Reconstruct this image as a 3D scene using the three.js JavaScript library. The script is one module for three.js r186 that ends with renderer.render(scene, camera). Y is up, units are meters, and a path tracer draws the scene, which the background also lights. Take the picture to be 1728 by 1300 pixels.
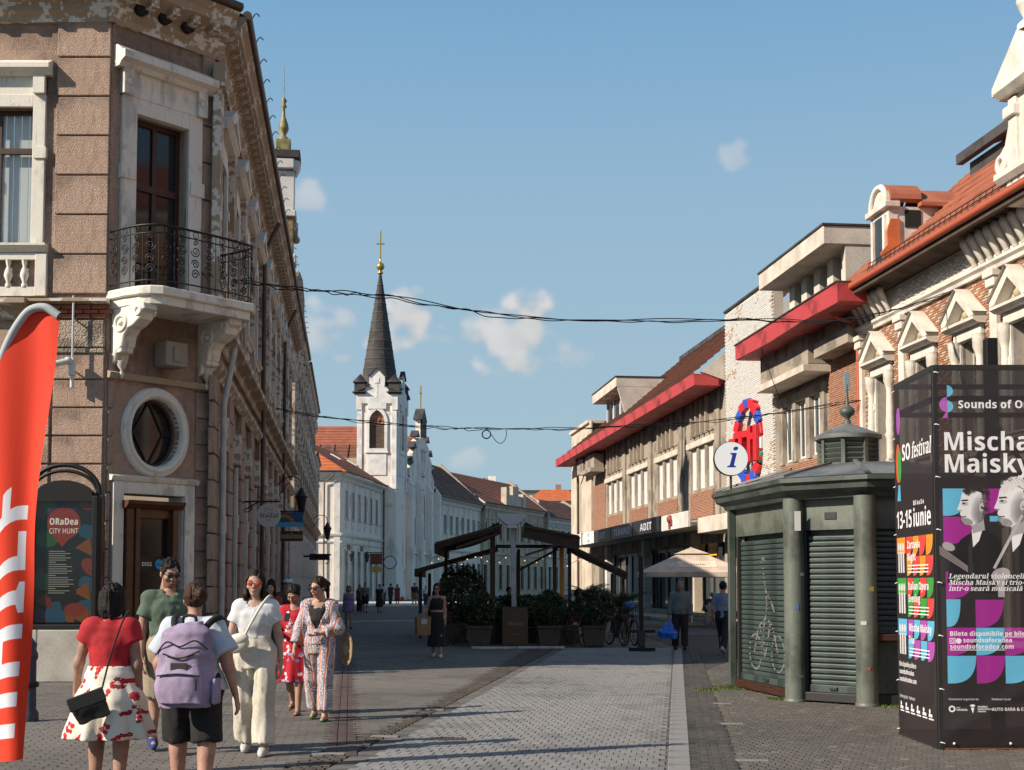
import * as THREE from 'three';
import { mergeGeometries } from 'three/addons/utils/BufferGeometryUtils.js';
import { RoundedBoxGeometry } from 'three/addons/geometries/RoundedBoxGeometry.js';

// ---------------------------------------------------------------- camera, sky, sun, exposure
const scene = new THREE.Scene();
const camera = new THREE.PerspectiveCamera(31.56, 1728 / 1300, 0.1, 3000);
camera.position.set(0, 1.6, 0);
camera.rotation.set(THREE.MathUtils.degToRad(3.46), 0, 0);
camera.setViewOffset(1728, 1300, 0, -199, 1728, 1300);   // shifted lens, as in the photograph's corrected verticals
const renderer = new THREE.WebGLRenderer({ antialias: true });
renderer.toneMapping = THREE.LinearToneMapping;
renderer.toneMappingExposure = 1.5;
renderer.shadowMap.enabled = true;
const SUN = new THREE.Vector3(-0.757, 0.53, 0.382).normalize();
const sun = new THREE.DirectionalLight(new THREE.Color(1.0, 0.89, 0.74), 5.0);
sun.position.copy(SUN.clone().multiplyScalar(150)).add(new THREE.Vector3(0, 0, -60));
sun.target.position.set(0, 0, -60); scene.add(sun.target);
sun.castShadow = true; sun.shadow.mapSize.set(4096, 4096); sun.shadow.radius = 1;
Object.assign(sun.shadow.camera, { left: -120, right: 120, top: 120, bottom: -120, near: 1, far: 400 });
scene.add(sun);

// seeded random and value noise
function rng(seed) { let s = seed >>> 0; return () => { s = (s + 0x6d2b79f5) | 0; let t = Math.imul(s ^ (s >>> 15), 1 | s); t = (t + Math.imul(t ^ (t >>> 7), 61 | t)) ^ t; return ((t ^ (t >>> 14)) >>> 0) / 4294967296; }; }
const R0 = rng(7);
const rr = (a, b, r = R0) => a + (b - a) * r();
const HT = new Float32Array(4096); { const r = rng(99); for (let i = 0; i < 4096; i++) HT[i] = r(); }
const hsh = (x, y, z) => HT[((x * 73 + y * 1031 + z * 337) ^ (y * 17 + x * 5)) & 4095];
const sm = (t) => t * t * (3 - 2 * t), lerp = (a, b, t) => a + (b - a) * t, clamp = (x, a = 0, b = 1) => Math.min(b, Math.max(a, x));
const sstep = (x, a, b) => sm(clamp((x - a) / (b - a)));
function vnoise(x, y, z = 0, per = 0) {
  const xi = Math.floor(x), yi = Math.floor(y), zi = Math.floor(z), u = sm(x - xi), v = sm(y - yi), w = sm(z - zi);
  const m = (n) => (per ? ((n % per) + per) % per : n);
  const h = (a, b, c) => hsh(m(xi + a), m(yi + b), zi + c);
  return lerp(lerp(lerp(h(0, 0, 0), h(1, 0, 0), u), lerp(h(0, 1, 0), h(1, 1, 0), u), v), lerp(lerp(h(0, 0, 1), h(1, 0, 1), u), lerp(h(0, 1, 1), h(1, 1, 1), u), v), w);
}
function fbm(x, y, z = 0, o = 4, per = 0) { let a = 0.5, s = 0, n = 0; for (let i = 0; i < o; i++) { s += a * vnoise(x, y, z + i * 7.3, per); n += a; a *= 0.5; x *= 2; y *= 2; z *= 2; per *= 2; } return s / n; }

{ // the sky: clear summer air, with small fair-weather clouds low over the roofs
  const W = 3072, H = 1536, d = new Float32Array(W * H * 4);
  // azimuth (degrees right of straight down the view), elevation, half width, half height, strength
  const clouds = [[-4.5, 11.2, 1.2, 1.5, 0.95], [-5.4, 10.2, 1.0, 1.1, 0.6], [-7.8, 10.6, 1.5, 1.5, 0.55], [0.2, 10.5, 2.5, 1.3, 0.85], [0.7, 11.5, 1.3, 1.0, 1], [0.2, 9.3, 1.9, 0.9, 0.85], [-1.9, 10.4, 2.2, 0.8, 0.55], [2.3, 9.6, 1.6, 0.8, 0.45], [9.4, 17.6, 0.9, 0.8, 0.4], [-8.7, 15.9, 1.0, 1.0, 0.55], [-2.0, 5.2, 1.2, 0.6, 0.35]];
  const r = rng(5);
  for (let i = 0; i < 70; i++) { const az = rr(-180, 180, r); if (Math.abs(az) < 22) continue; clouds.push([az, rr(6, 20, r), rr(2, 6, r), rr(0.7, 2, r), rr(0.4, 1, r)]); }
  for (let j = 0; j < H; j++) for (let i = 0; i < W; i++) {
    const el = (j + 0.5) / H * 180 - 90, az = ((i + 0.5) / W) * 360 - 90, az2 = ((((az + 180) % 360) + 360) % 360) - 180; // column -> degrees right of -z
    
    const st = [[0.27, 0.365, 0.42], [0.245, 0.352, 0.42], [0.2, 0.318, 0.425], [0.116, 0.25, 0.405], [0.042, 0.118, 0.24]], se = [0, 7, 16, 25, 90];
    let q0 = 0; while (q0 < 3 && el > se[q0 + 1]) q0++;
    let c = st[q0].map((h, q) => lerp(h, st[q0 + 1][q], clamp((el - se[q0]) / (se[q0 + 1] - se[q0]))));
    if (el < 0) c = [0.13, 0.125, 0.12];
    let a = 0, lit = 0;
    if (el > 1 && el < 26) {
      for (const [ca, ce, w, h, s] of clouds) {
        let dx = az2 - ca; if (Math.abs(dx) > w * 2) continue;
        dx /= w; const dy = (el - ce) / h; if (Math.abs(dy) > 2) continue;
        const n = fbm(az2 * 1.3 + 40, el * 1.7 + 9, 3, 6) - 0.5, g = 1 - (dx * dx + dy * dy * (dy < 0 ? 1.3 : 1)) + n * 2.4;
        const b = sstep(g, 0.2, 1.0) * s; if (b > a) { a = b; lit = clamp(0.55 + 0.3 * dy + 0.2 * -dx + n * 1.1); }
      }
      a *= sstep(el, 1, 6) * 0.85;
    }
    const o = (j * W + i) * 4;
    for (let q = 0; q < 3; q++) d[o + q] = lerp(c[q], [0.51, 0.48, 0.46][q] * (0.76 + 0.3 * lit), a);
    d[o + 3] = 1;
  }
  const tex = new THREE.DataTexture(d, W, H, THREE.RGBAFormat, THREE.FloatType);
  tex.mapping = THREE.EquirectangularReflectionMapping; tex.magFilter = tex.minFilter = THREE.LinearFilter; tex.needsUpdate = true;
  scene.background = tex; scene.environment = tex;
}

// ---------------------------------------------------------------- textures
function dtex(n, fn, srgb = false) { // fn(u,v,x,y) -> number or [r,g,b], 0..1
  const d = new Uint8Array(n * n * 4);
  for (let y = 0; y < n; y++) for (let x = 0; x < n; x++) { const v = fn(x / n, y / n, x, y), o = (y * n + x) * 4; for (let q = 0; q < 3; q++) d[o + q] = clamp(typeof v === 'number' ? v : v[q]) * 255; d[o + 3] = 255; }
  const t = new THREE.DataTexture(d, n, n); t.wrapS = t.wrapT = THREE.RepeatWrapping; t.magFilter = t.minFilter = THREE.LinearFilter; if (srgb) t.colorSpace = THREE.SRGBColorSpace; t.needsUpdate = true; return t;
}
const rep = (t, sx, sy = sx) => { const c = t.clone(); c.repeat.set(sx, sy); c.needsUpdate = true; return c; };
const T = {
  grain: dtex(256, (u, v) => fbm(u * 64, v * 64, 1, 3, 64)),
  rough: dtex(512, (u, v) => { const n = fbm(u * 60, v * 60, 2, 3, 60); return sstep(n, 0.3, 0.7); }),
  vary: dtex(512, (u, v) => { const a = fbm(u * 6, v * 6, 4, 6, 6), b = fbm(u * 90, v * 90, 5, 2, 90); const s = clamp(0.86 + (a - 0.5) * 0.55 + (b - 0.5) * 0.22); return [s, s * (0.985 + (a - 0.5) * 0.05), s * (0.97 + (a - 0.5) * 0.1)]; }),
  dirty: dtex(512, (u, v) => { const a = fbm(u * 5, v * 5, 8, 6, 5), b = fbm(u * 40, v * 12, 9, 4, 0), c = fbm(u * 100, v * 100, 5, 2, 100); const s = clamp(0.9 - sstep(a, 0.5, 0.72) * 0.38 - sstep(b, 0.55, 0.8) * 0.14 + (c - 0.5) * 0.2); return [s, s * 0.975, s * 0.94]; }),
  worn: dtex(512, (u, v) => { const a = fbm(u * 8, v * 4, 12, 6, 0), b = fbm(u * 60, v * 6, 9, 4, 0), c = fbm(u * 100, v * 100, 5, 2, 100); const s = clamp(0.97 - sstep(a, 0.54, 0.7) * 0.3 - sstep(b, 0.6, 0.82) * 0.2 + (c - 0.5) * 0.16); return [s, s * 0.98, s * 0.945]; }),
  peel: dtex(512, (u, v) => { const a = fbm(u * 7, v * 7, 15, 6, 7), b = fbm(u * 30, v * 30, 16, 4, 30), c = fbm(u * 110, v * 110, 5, 2, 110), p = sstep(a * 0.75 + b * 0.25, 0.39, 0.43), g = 0.9 + (c - 0.5) * 0.3; return [lerp(0.76, 0.42, p) * g, lerp(0.71, 0.315, p) * g, lerp(0.63, 0.215, p) * g]; }),
  wood: dtex(256, (u, v) => { const n = fbm(u * 3, v * 48, 3, 4, 0), m = fbm(u * 8, v * 160, 6, 2, 0); const s = clamp(0.6 + (n - 0.5) * 0.7 + (m - 0.5) * 0.35); return [s, s * 0.96, s * 0.9]; }),
  cloth: dtex(128, (u, v) => 0.5 + 0.25 * Math.sin(u * 128 * Math.PI / 2) * Math.sin(v * 128 * Math.PI / 2) + (vnoise(u * 64, v * 64, 1, 64) - 0.5) * 0.4),
};
function canvasTex(w, h, draw) {
  const c = document.createElement('canvas'); c.width = w; c.height = h; const g = c.getContext('2d'); draw(g, w, h);
  const t = new THREE.CanvasTexture(c); t.colorSpace = THREE.SRGBColorSpace; t.magFilter = THREE.LinearFilter; return t;
}

// ---------------------------------------------------------------- materials (linear colours)
const C = (r, g, b) => new THREE.Color().setRGB(r, g, b);
function mat(r, g, b, roughness = 0.85, o = {}) {
  const { map, ms = 0.4, bump, bs = 0.25, bh = 0.004, physical, ...rest } = o;
  const m = new (physical ? THREE.MeshPhysicalMaterial : THREE.MeshStandardMaterial)({ color: C(r * 0.86, g * 0.86, b * 0.86), roughness, ...rest });
  if (map) m.map = map.isReady ? map : rep(map, ms);
  if (bump) { m.bumpMap = rep(bump, bs); m.bumpScale = bh; }
  return m;
}
const M = {
  stucco: mat(0.60, 0.425, 0.335, 0.95, { map: T.dirty, ms: 0.21, bump: T.rough, bs: 1.6, bh: 0.016 }),
  stuccoSmooth: mat(0.36, 0.265, 0.21, 0.9, { map: T.vary, ms: 0.5, bump: T.grain, bs: 2, bh: 0.003 }),
  trim: mat(0.80, 0.76, 0.69, 0.8, { map: T.worn, ms: 0.4, bump: T.grain, bs: 2, bh: 0.003 }),
  trimDim: mat(1, 1, 1, 0.88, { map: T.peel, ms: 0.5, bump: T.grain, bs: 2, bh: 0.004 }),
  stuccoR: mat(0.62, 0.445, 0.355, 0.95, { map: T.dirty, ms: 0.27, bump: T.rough, bs: 1.6, bh: 0.016 }),
  iron: mat(0.012, 0.011, 0.011, 0.5, { metalness: 0.4 }),
  metalDark: mat(0.035, 0.033, 0.032, 0.45, { metalness: 0.3 }),
  pipe: mat(0.10, 0.07, 0.05, 0.5, { metalness: 0.3, map: T.vary, ms: 0.8 }),
  glass: mat(0.018, 0.021, 0.024, 0.06, {}),
  glassBlue: mat(0.05, 0.065, 0.075, 0.08, {}),
  pane: new THREE.MeshPhysicalMaterial({ color: C(1, 1, 1), transmission: 1, roughness: 0.02, thickness: 0, ior: 1.45 }),
  dark: mat(0.01, 0.01, 0.01, 0.9),
  brownWood: mat(0.075, 0.026, 0.014, 0.5, { map: T.wood, ms: 1.2 }),
  doorWood: mat(0.16, 0.062, 0.026, 0.45, { map: T.wood, ms: 1.2 }),
  white: mat(0.76, 0.75, 0.72, 0.55, {}),
  whiteWall: mat(0.86, 0.765, 0.69, 0.9, { map: T.worn, ms: 0.13, bump: T.grain, bs: 1, bh: 0.003 }),
  whiteTrim: mat(0.76, 0.74, 0.70, 0.85, { map: T.vary, ms: 0.3 }),
  churchWall: mat(0.94, 0.85, 0.78, 0.9, { map: T.worn, ms: 0.1 }),
  churchTrim: mat(0.95, 0.92, 0.89, 0.85, { map: T.vary, ms: 0.3 }),
  slate: mat(0.075, 0.066, 0.064, 0.7, { map: T.dirty, ms: 0.3 }),
  tileRed: mat(0.38, 0.115, 0.06, 0.85, { map: T.vary, ms: 0.3 }),
  tileRed2: mat(0.42, 0.135, 0.07, 0.85, { map: T.vary, ms: 0.35 }), tileRed3: mat(0.34, 0.11, 0.065, 0.85, { map: T.dirty, ms: 0.3 }),
  tileOrange: mat(0.62, 0.155, 0.045, 0.85, { map: T.vary, ms: 0.3 }),
  tileBrown: mat(0.22, 0.085, 0.055, 0.9, { map: T.dirty, ms: 0.2 }),
  cream: mat(0.66, 0.56, 0.45, 0.88, { map: T.vary, ms: 0.2, bump: T.grain, bs: 1, bh: 0.003 }),
  ochre: mat(0.52, 0.43, 0.33, 0.9, { map: T.vary, ms: 0.2 }),
  concrete: mat(0.40, 0.345, 0.285, 0.92, { map: T.dirty, ms: 0.3, bump: T.grain, bs: 1.2, bh: 0.004 }),
  concreteLight: mat(0.70, 0.63, 0.545, 0.9, { map: T.vary, ms: 0.25, bump: T.grain, bs: 1, bh: 0.003 }),
  redFascia: mat(0.52, 0.055, 0.06, 0.65, { map: T.dirty, ms: 0.35, bump: T.grain, bs: 0.6, bh: 0.01 }),
  gilt: mat(0.55, 0.37, 0.09, 0.35, { metalness: 0.7 }),
  giltOld: mat(0.33, 0.29, 0.11, 0.6, { metalness: 0.0, map: T.dirty, ms: 1 }),
  orangePipe: mat(0.45, 0.09, 0.04, 0.5),
};

// ---------------------------------------------------------------- geometry helpers
const names = new Map();
function numbered(n) { const k = names.get(n) || 0; names.set(n, k + 1); return k ? n + '_' + String(k).padStart(3, '0') : n; }
function prep(g) { // plain position / normal / uv, no index
  if (g.index) g = g.toNonIndexed();
  for (const k of Object.keys(g.attributes)) if (!['position', 'normal', 'uv'].includes(k)) g.deleteAttribute(k);
  if (!g.attributes.uv) g.setAttribute('uv', new THREE.BufferAttribute(new Float32Array(g.attributes.position.count * 2), 2));
  g.morphAttributes = {}; g.clearGroups(); return g;
}
function uvm(g) { // uv in metres from the face's dominant axis
  g = prep(g); const p = g.attributes.position, uv = new Float32Array(p.count * 2), a = new THREE.Vector3(), b = new THREE.Vector3(), c = new THREE.Vector3();
  for (let i = 0; i < p.count; i += 3) {
    a.fromBufferAttribute(p, i); b.fromBufferAttribute(p, i + 1); c.fromBufferAttribute(p, i + 2);
    const n = b.clone().sub(a).cross(c.clone().sub(a)), x = Math.abs(n.x), y = Math.abs(n.y), z = Math.abs(n.z);
    [a, b, c].forEach((v, q) => { const o = (i + q) * 2; if (y >= x && y >= z) { uv[o] = v.x; uv[o + 1] = v.z; } else if (x >= z) { uv[o] = v.z; uv[o + 1] = v.y; } else { uv[o] = v.x; uv[o + 1] = v.y; } });
  }
  g.setAttribute('uv', new THREE.BufferAttribute(uv, 2)); return g;
}
const merge = (l) => { l = l.flat(9).filter(Boolean).map(prep); return l.length === 1 ? l[0] : mergeGeometries(l); };
const bx = (x0, x1, y0, y1, z0, z1) => new THREE.BoxGeometry(Math.abs(x1 - x0), Math.abs(y1 - y0), Math.abs(z1 - z0)).translate((x0 + x1) / 2, (y0 + y1) / 2, (z0 + z1) / 2);
const rb = (x0, x1, y0, y1, z0, z1, r = 0.01) => new RoundedBoxGeometry(x1 - x0, y1 - y0, z1 - z0, 1, Math.min(r, (x1 - x0) / 2.1, (y1 - y0) / 2.1, (z1 - z0) / 2.1)).translate((x0 + x1) / 2, (y0 + y1) / 2, (z0 + z1) / 2);
const V = (x, y, z) => new THREE.Vector3(x, y, z);
function rod(a, b, r0, r1 = r0, seg = 8) {
  const A = V(...a), B = V(...b), d = B.clone().sub(A), g = new THREE.CylinderGeometry(r1, r0, d.length(), seg);
  g.applyQuaternion(new THREE.Quaternion().setFromUnitVectors(V(0, 1, 0), d.clone().normalize())); const m = A.add(B).multiplyScalar(0.5); return g.translate(m.x, m.y, m.z);
}
function bar(a, b, w, h) { // square bar between points, h vertical
  const A = V(...a), B = V(...b), d = B.clone().sub(A), g = new THREE.BoxGeometry(w, h, d.length());
  const m = new THREE.Matrix4().lookAt(B, A, V(0, 1, 0)); g.applyMatrix4(m); A.add(B).multiplyScalar(0.5); return g.translate(A.x, A.y, A.z);
}
const tube = (pts, r, n = pts.length * 3, seg = 6, closed = false) => new THREE.TubeGeometry(new THREE.CatmullRomCurve3(pts.map((p) => V(...p)), closed), n, r, seg, closed);
const lathe = (prof, seg = 16) => new THREE.LatheGeometry(prof.map(([r, y]) => new THREE.Vector2(Math.max(r, 0.0001), y)), seg);
const poly = (pts, depth, bevel = 0) => new THREE.ExtrudeGeometry(new THREE.Shape(pts.map(([x, y]) => new THREE.Vector2(x, y))), { depth, bevelEnabled: bevel > 0, bevelThickness: bevel, bevelSize: bevel, bevelSegments: 1, steps: 1, curveSegments: 8 });
const sph = (x, y, z, r, s = 10) => new THREE.SphereGeometry(r, s, Math.max(6, s * 0.7 | 0)).translate(x, y, z);
// profile (list of [out, y]) swept along x from x0 to x1: cornices and string courses
function mould(prof, x0, x1) { return poly(prof, x1 - x0).rotateY(-Math.PI / 2).translate(x1, 0, 0); }
// wall of width W, height H with openings (rect [x0,x1,y0,y1] or {hole: [[x,y]..]}), front face at z = 0, thickness t behind
function wall(W, H, openings = [], t = 0.35, outline) {
  const s = new THREE.Shape((outline || [[0, 0], [W, 0], [W, H], [0, H]]).map(([x, y]) => new THREE.Vector2(x, y)));
  for (const o of openings) s.holes.push(new THREE.Path((o.hole || [[o[0], o[2]], [o[0], o[3]], [o[1], o[3]], [o[1], o[2]]]).map(([x, y]) => new THREE.Vector2(x, y))));
  return new THREE.ExtrudeGeometry(s, { depth: t, bevelEnabled: false }).translate(0, 0, -t);
}
function obj(name, geos, m, parent = scene) {
  const g = uvm(merge([geos])); const o = new THREE.Mesh(g, m); o.name = parent === scene ? numbered(name) : name; o.castShadow = o.receiveShadow = true; parent.add(o); return o;
}
function raw(name, g, m, parent = scene) { const o = new THREE.Mesh(g, m); o.name = parent === scene ? numbered(name) : name; o.castShadow = o.receiveShadow = true; parent.add(o); return o; }
function tag(o, label, category, group) { o.userData = { label, category }; if (group) o.userData.group = group; return o; }
function thing(name, label, category, [x, y, z] = [0, 0, 0], turn = 0, group) { const o = new THREE.Group(); o.name = numbered(name); scene.add(o); o.position.set(x, y, z); o.rotation.y = turn; return tag(o, label, category, group); }
function struct(name, geos, m) { const o = obj(name, geos, m); o.userData = { kind: 'structure' }; return o; }
function stuff(o) { o.userData.kind = 'stuff'; return o; }
function text(str, w, h, { fg = '#fff', bg = '#000', font = 'sans-serif', size = 0.7, bold = true, italic = false } = {}) {
  return canvasTex(w, h, (g) => { g.fillStyle = bg; g.fillRect(0, 0, w, h); g.fillStyle = fg; g.textAlign = 'center'; g.textBaseline = 'middle'; const L = str.split('\n'); L.forEach((s, i) => { g.font = `${italic ? 'italic ' : ''}${bold ? 'bold ' : ''}${h * size / L.length}px ${font}`; g.fillText(s, w / 2, h * (i + 0.5) / L.length + h * 0.02, w * 0.94); }); });
}
const panelMat = (t, rough = 0.5) => new THREE.MeshStandardMaterial({ map: t, color: C(0.84, 0.84, 0.84), roughness: rough });
// flat panel centred at x,y facing +z with uv 0..1
const quad = (x0, x1, y0, y1, z) => new THREE.PlaneGeometry(x1 - x0, y1 - y0).translate((x0 + x1) / 2, (y0 + y1) / 2, z);
const inst = (name, geo, m, mats, colors, parent = scene) => {
  const o = new THREE.InstancedMesh(geo, m, mats.length); mats.forEach((a, i) => o.setMatrixAt(i, a)); if (colors) colors.forEach((c, i) => o.setColorAt(i, c));
  o.name = parent === scene ? numbered(name) : name; o.castShadow = o.receiveShadow = true; parent.add(o); return o;
};
const MX = (x, y, z, ry = 0, sx = 1, sy = 1, sz = 1, rx = 0, rz = 0) => new THREE.Matrix4().compose(V(x, y, z), new THREE.Quaternion().setFromEuler(new THREE.Euler(rx, ry, rz, 'YXZ')), V(sx, sy, sz));
// ---------------------------------------------------------------- ground and paving
struct('ground', new THREE.PlaneGeometry(1600, 1600, 1, 1).rotateX(-Math.PI / 2).translate(0, -0.03, -300), mat(0.14, 0.13, 0.12, 0.95, { map: T.dirty, ms: 0.15, bump: T.grain, bs: 0.8, bh: 0.006 }));
const pavMat = (r, g, b, o) => mat(r, g, b, 0.82, { map: T.dirty, ms: 0.9, bump: T.grain, bs: 4, bh: 0.002, ...o });
function paverGeo(w, d, h = 0.06, c = 0.006) { // a block with chamfered top edge, top at y = 0
  const g = new THREE.BufferGeometry(), x = w / 2, z = d / 2, p = [], q = (a, b, cc, dd) => p.push(...a, ...b, ...cc, ...a, ...cc, ...dd);
  const T0 = [[-x + c, 0, z - c], [x - c, 0, z - c], [x - c, 0, -z + c], [-x + c, 0, -z + c]], T1 = [[-x, -c, z], [x, -c, z], [x, -c, -z], [-x, -c, -z]], T2 = T1.map(([a, , b]) => [a, -h, b]);
  q(...T0); for (let i = 0; i < 4; i++) { const j = (i + 1) % 4; q(T1[i], T1[j], T0[j], T0[i]); q(T2[i], T2[j], T1[j], T1[i]); }
  g.setAttribute('position', new THREE.BufferAttribute(new Float32Array(p), 3)); g.computeVertexNormals(); return uvm(g);
}
// lays blocks on a grid turned by `turn` about (ox, oz); keep(x, z) decides, tone varies
function pave(name, kindMat, w, d, gapx, gapz, ox, oz, turn, nx, nz, keep, tone, stagger = 0.5, near = 0, holder = null) {
  const geo = paverGeo(w - gapx, d - gapz, 0.06, Math.min(w, d) * 0.04), list = [], c = Math.cos(turn), s = Math.sin(turn), r = rng(name.length * 31 + nx);
  for (let j = nz[0]; j < nz[1]; j++) for (let i = nx[0]; i < nx[1]; i++) {
    const lx = (i + ((j & 1) ? stagger : 0)) * w, lz = -j * d, x = ox + lx * c + lz * s, z = oz - lx * s + lz * c;
    if (!keep(x, z)) continue;
    list.push({ x, z, y: (r() - 0.5) * 0.005, rx: (r() - 0.5) * 0.016, rz: (r() - 0.5) * 0.016, t: tone(x, z, r) });
  }
  list.sort((a, b) => b.z - a.z);
  const holderObj = holder || struct(name + '_bed', new THREE.PlaneGeometry(0.3, 0.3).rotateX(-Math.PI / 2).translate(list[0].x, -0.026, list[0].z), M.dark);
  const tones = [0.72, 0.83, 0.93, 1.02, 1.12].map((k) => { const m = kindMat.clone(); m.color.multiplyScalar(k); return m; });
  const vis = list.filter((p) => p.z < -11.2);
  const single = new Set(vis.slice(0, near));
  for (const p of single) { const m = raw('paver', geo, tones[clamp(Math.floor((p.t - 0.68) / 0.1), 0, 4)], holderObj); m.position.set(p.x, p.y, p.z); m.rotation.set(p.rx, turn, p.rz, 'YXZ'); }
  const rest = list.filter((p) => !single.has(p));
  stuff(inst('far_pavers', geo, kindMat, rest.map((p) => MX(p.x, p.y, p.z, turn, 1, 1, 1, p.rx, p.rz)), rest.map((p) => C(p.t, p.t * 0.995, p.t * 0.985)), holderObj));
  return holderObj;
}
const SL = 0.121, stripL = (z) => -1.63 + SL * (-z - 12.0), stripR = (z) => stripL(z) + 3.2;      // edges of the light strip
const bandL = (z) => (z > -16 ? -2.03 + 0.182 * (-z - 12.25) : -1.33 + 0.094 * (-z - 16.1)), bandR = (z) => stripR(z) + 0.42;
const TS = -Math.atan(SL);
const inStrip = (x, z) => x > stripL(z) && x < stripR(z) && z > -35.2 && z < -8;
const tn = (amp, sc) => (x, z, r) => 1 + (r() - 0.5) * amp + (fbm(x * sc + 50, z * sc + 90, 2, 3) - 0.5) * 0.5 - sstep(fbm(x * 1.9 + 20, z * 1.9 + 300, 7, 4), 0.56, 0.7) * 0.22 - (r() < 0.02 ? 0.22 : 0);
const beds = {};
const bed = (name, pts, m, y = -0.018) => { const s = new THREE.Shape(pts.map(([x, z]) => new THREE.Vector2(x, -z))); return struct(name, new THREE.ShapeGeometry(s).rotateX(-Math.PI / 2).translate(0, y, 0), m); };
const jointMat = mat(0.06, 0.055, 0.05, 0.95, { map: T.dirty, ms: 1 });
const stripBed = bed('light_pavement', [[stripL(-8), -8], [stripR(-8), -8], [stripR(-35.2), -35.2], [stripL(-35.2), -35.2]], mat(0.15, 0.14, 0.13, 0.95, { map: T.dirty, ms: 1 }), -0.009);
pave('light_pavers', pavMat(0.255, 0.248, 0.246), 0.11, 0.2, 0.0045, 0.0025, stripL(-8) + 0.25, -8, TS, [0, 27], [0, 140], (x, z) => x > stripL(z) + 0.03 && x < stripR(z) - 0.24 && z > -35.1, tn(0.16, 0.35), 0.5, 300, stripBed);
{ // kerb slabs along the right edge of the light strip
  const m = pavMat(0.265, 0.258, 0.255); for (let z = -8.5; z > -35; z -= 0.5) { const k = raw('edge_slab', paverGeo(0.2, 0.49, 0.08, 0.006), m, stripBed); k.position.set(stripR(z) - 0.11, 0.001, z); k.rotation.y = TS; }
}
const leftBed = bed('square_pavement', [[-30, -6], [stripL(-6) + 0.02, -6], [stripL(-35.2), -35.2], [3, -60], [-8, -60], [-30, -40]], jointMat);
const leftMat = pavMat(0.165, 0.150, 0.137);
const redS = (x, z) => { const c = -0.065 - 0.1183 * -z; return x > c - 0.15 && x < c + 0.15 && z < -13; };
const inLeft = (x, z) => x < bandL(z) && x > -11.5 && z > -44 && z < -9.5 && !redS(x, z) && x > -1.0 - 0.4 * -z;
pave('square_pavers', leftMat, 0.2, 0.1, 0.006, 0.006, -3, -9.5, 0.118, [-60, 60], [0, 380], inLeft, tn(0.2, 0.4), 0.5, 260, leftBed);
pave('dark_red_pavers', pavMat(0.095, 0.06, 0.055), 0.1, 0.1, 0.006, 0.006, -1.4, -9.5, 0.118, [-30, 40], [0, 340], (x, z) => redS(x, z) && z > -44, tn(0.2, 0.5), 0, 0, leftBed);
pave('gutter_setts', pavMat(0.088, 0.07, 0.054), 0.11, 0.1, 0.016, 0.014, -2, -9.5, TS, [-30, 60], [0, 260], (x, z) => x > bandL(z) + 0.05 && x < stripL(z) - 0.04, tn(0.5, 1.2), 0.5, 120, leftBed);
const rightBed = bed('kiosk_pavement', [[stripR(-6) - 0.02, -6], [14, -6], [18, -30], [18, -60], [4, -60], [stripR(-35.2), -35.2]], jointMat);
pave('gutter_setts_dark', pavMat(0.075, 0.068, 0.062), 0.11, 0.1, 0.014, 0.012, 1.6, -9.5, TS, [-4, 40], [0, 260], (x, z) => x > stripR(z) + 0.03 && x < bandR(z), tn(0.45, 1.2), 0.3, 60, rightBed);
pave('kiosk_setts', pavMat(0.108, 0.098, 0.087), 0.1, 0.1, 0.009, 0.009, 1.8, -9.5, -0.3, [-30, 130], [0, 330], (x, z) => x > bandR(z) + 0.03 && x < 9.2 && z > -36 && z < -10 && x < 1 + 0.42 * -z, (x, z, r) => (r() < 0.05 ? 1.5 : 1) + (r() - 0.5) * 0.36 + (fbm(x * 0.6, z * 0.6, 2, 3) - 0.5) * 0.5, 0.5, 120, rightBed);
tag(obj('drain_cover', [rb(-0.78, -0.48, 0.002, 0.012, -14.35, -14.2, 0.004), ...[...Array(6)].map((_, i) => rb(-0.76 + i * 0.045, -0.74 + i * 0.045, 0.012, 0.018, -14.34, -14.21, 0.002))], mat(0.08, 0.05, 0.04, 0.7)), 'small rusty drain cover set in the light paving', 'drain');
for (const [x, z, w] of [[-1.35, -14.6, 0.3], [-1.75, -13.1, 0.34], [2.2, -12.6, 0.3], [2.55, -15.9, 0.26], [2.85, -18.6, 0.24], [-1.0, -17.7, 0.25]]) { const k = raw('pale_slab', paverGeo(w, 0.12, 0.06, 0.006), pavMat(0.22, 0.215, 0.21), leftBed); k.position.set(x, 0.006, z); k.rotation.y = TS; }
// far street and the pale pavement beyond the terrace
const farMat = mat(0.13, 0.125, 0.12, 0.9, { map: T.dirty, ms: 0.5, bump: T.grain, bs: 2, bh: 0.006 });
struct('street', new THREE.PlaneGeometry(60, 200).rotateX(-Math.PI / 2).translate(-2, -0.008, -144), farMat);
struct('pale_pavement', bx(-15.5, -3, -0.01, 0.1, -127, -101), mat(0.55, 0.52, 0.48, 0.9, { map: T.vary, ms: 0.3 }));
// moss tufts at the foot of the kiosk
{ const g = new THREE.ConeGeometry(0.006, 0.05, 3), r = rng(3), l = []; for (const [cx, cz, w, n] of [[3.5, -21.3, 0.5, 420], [3.75, -19.2, 0.22, 260], [5.0, -18.05, 0.2, 90], [2.95, -20.9, 0.25, 120]]) for (let i = 0; i < n; i++) l.push(MX(cx + (r() - 0.5) * w * 1.5, 0.015, cz + (r() - 0.5) * w, r() * 6, 1 + r(), 0.5 + r(), 1 + r(), (r() - 0.5), (r() - 0.5)));
  const o = stuff(inst('moss', g, mat(0.12, 0.17, 0.025, 0.9), l)); o.userData.label = 'bright green moss tufts growing at the foot of the kiosk'; o.userData.category = 'moss'; }
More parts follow.
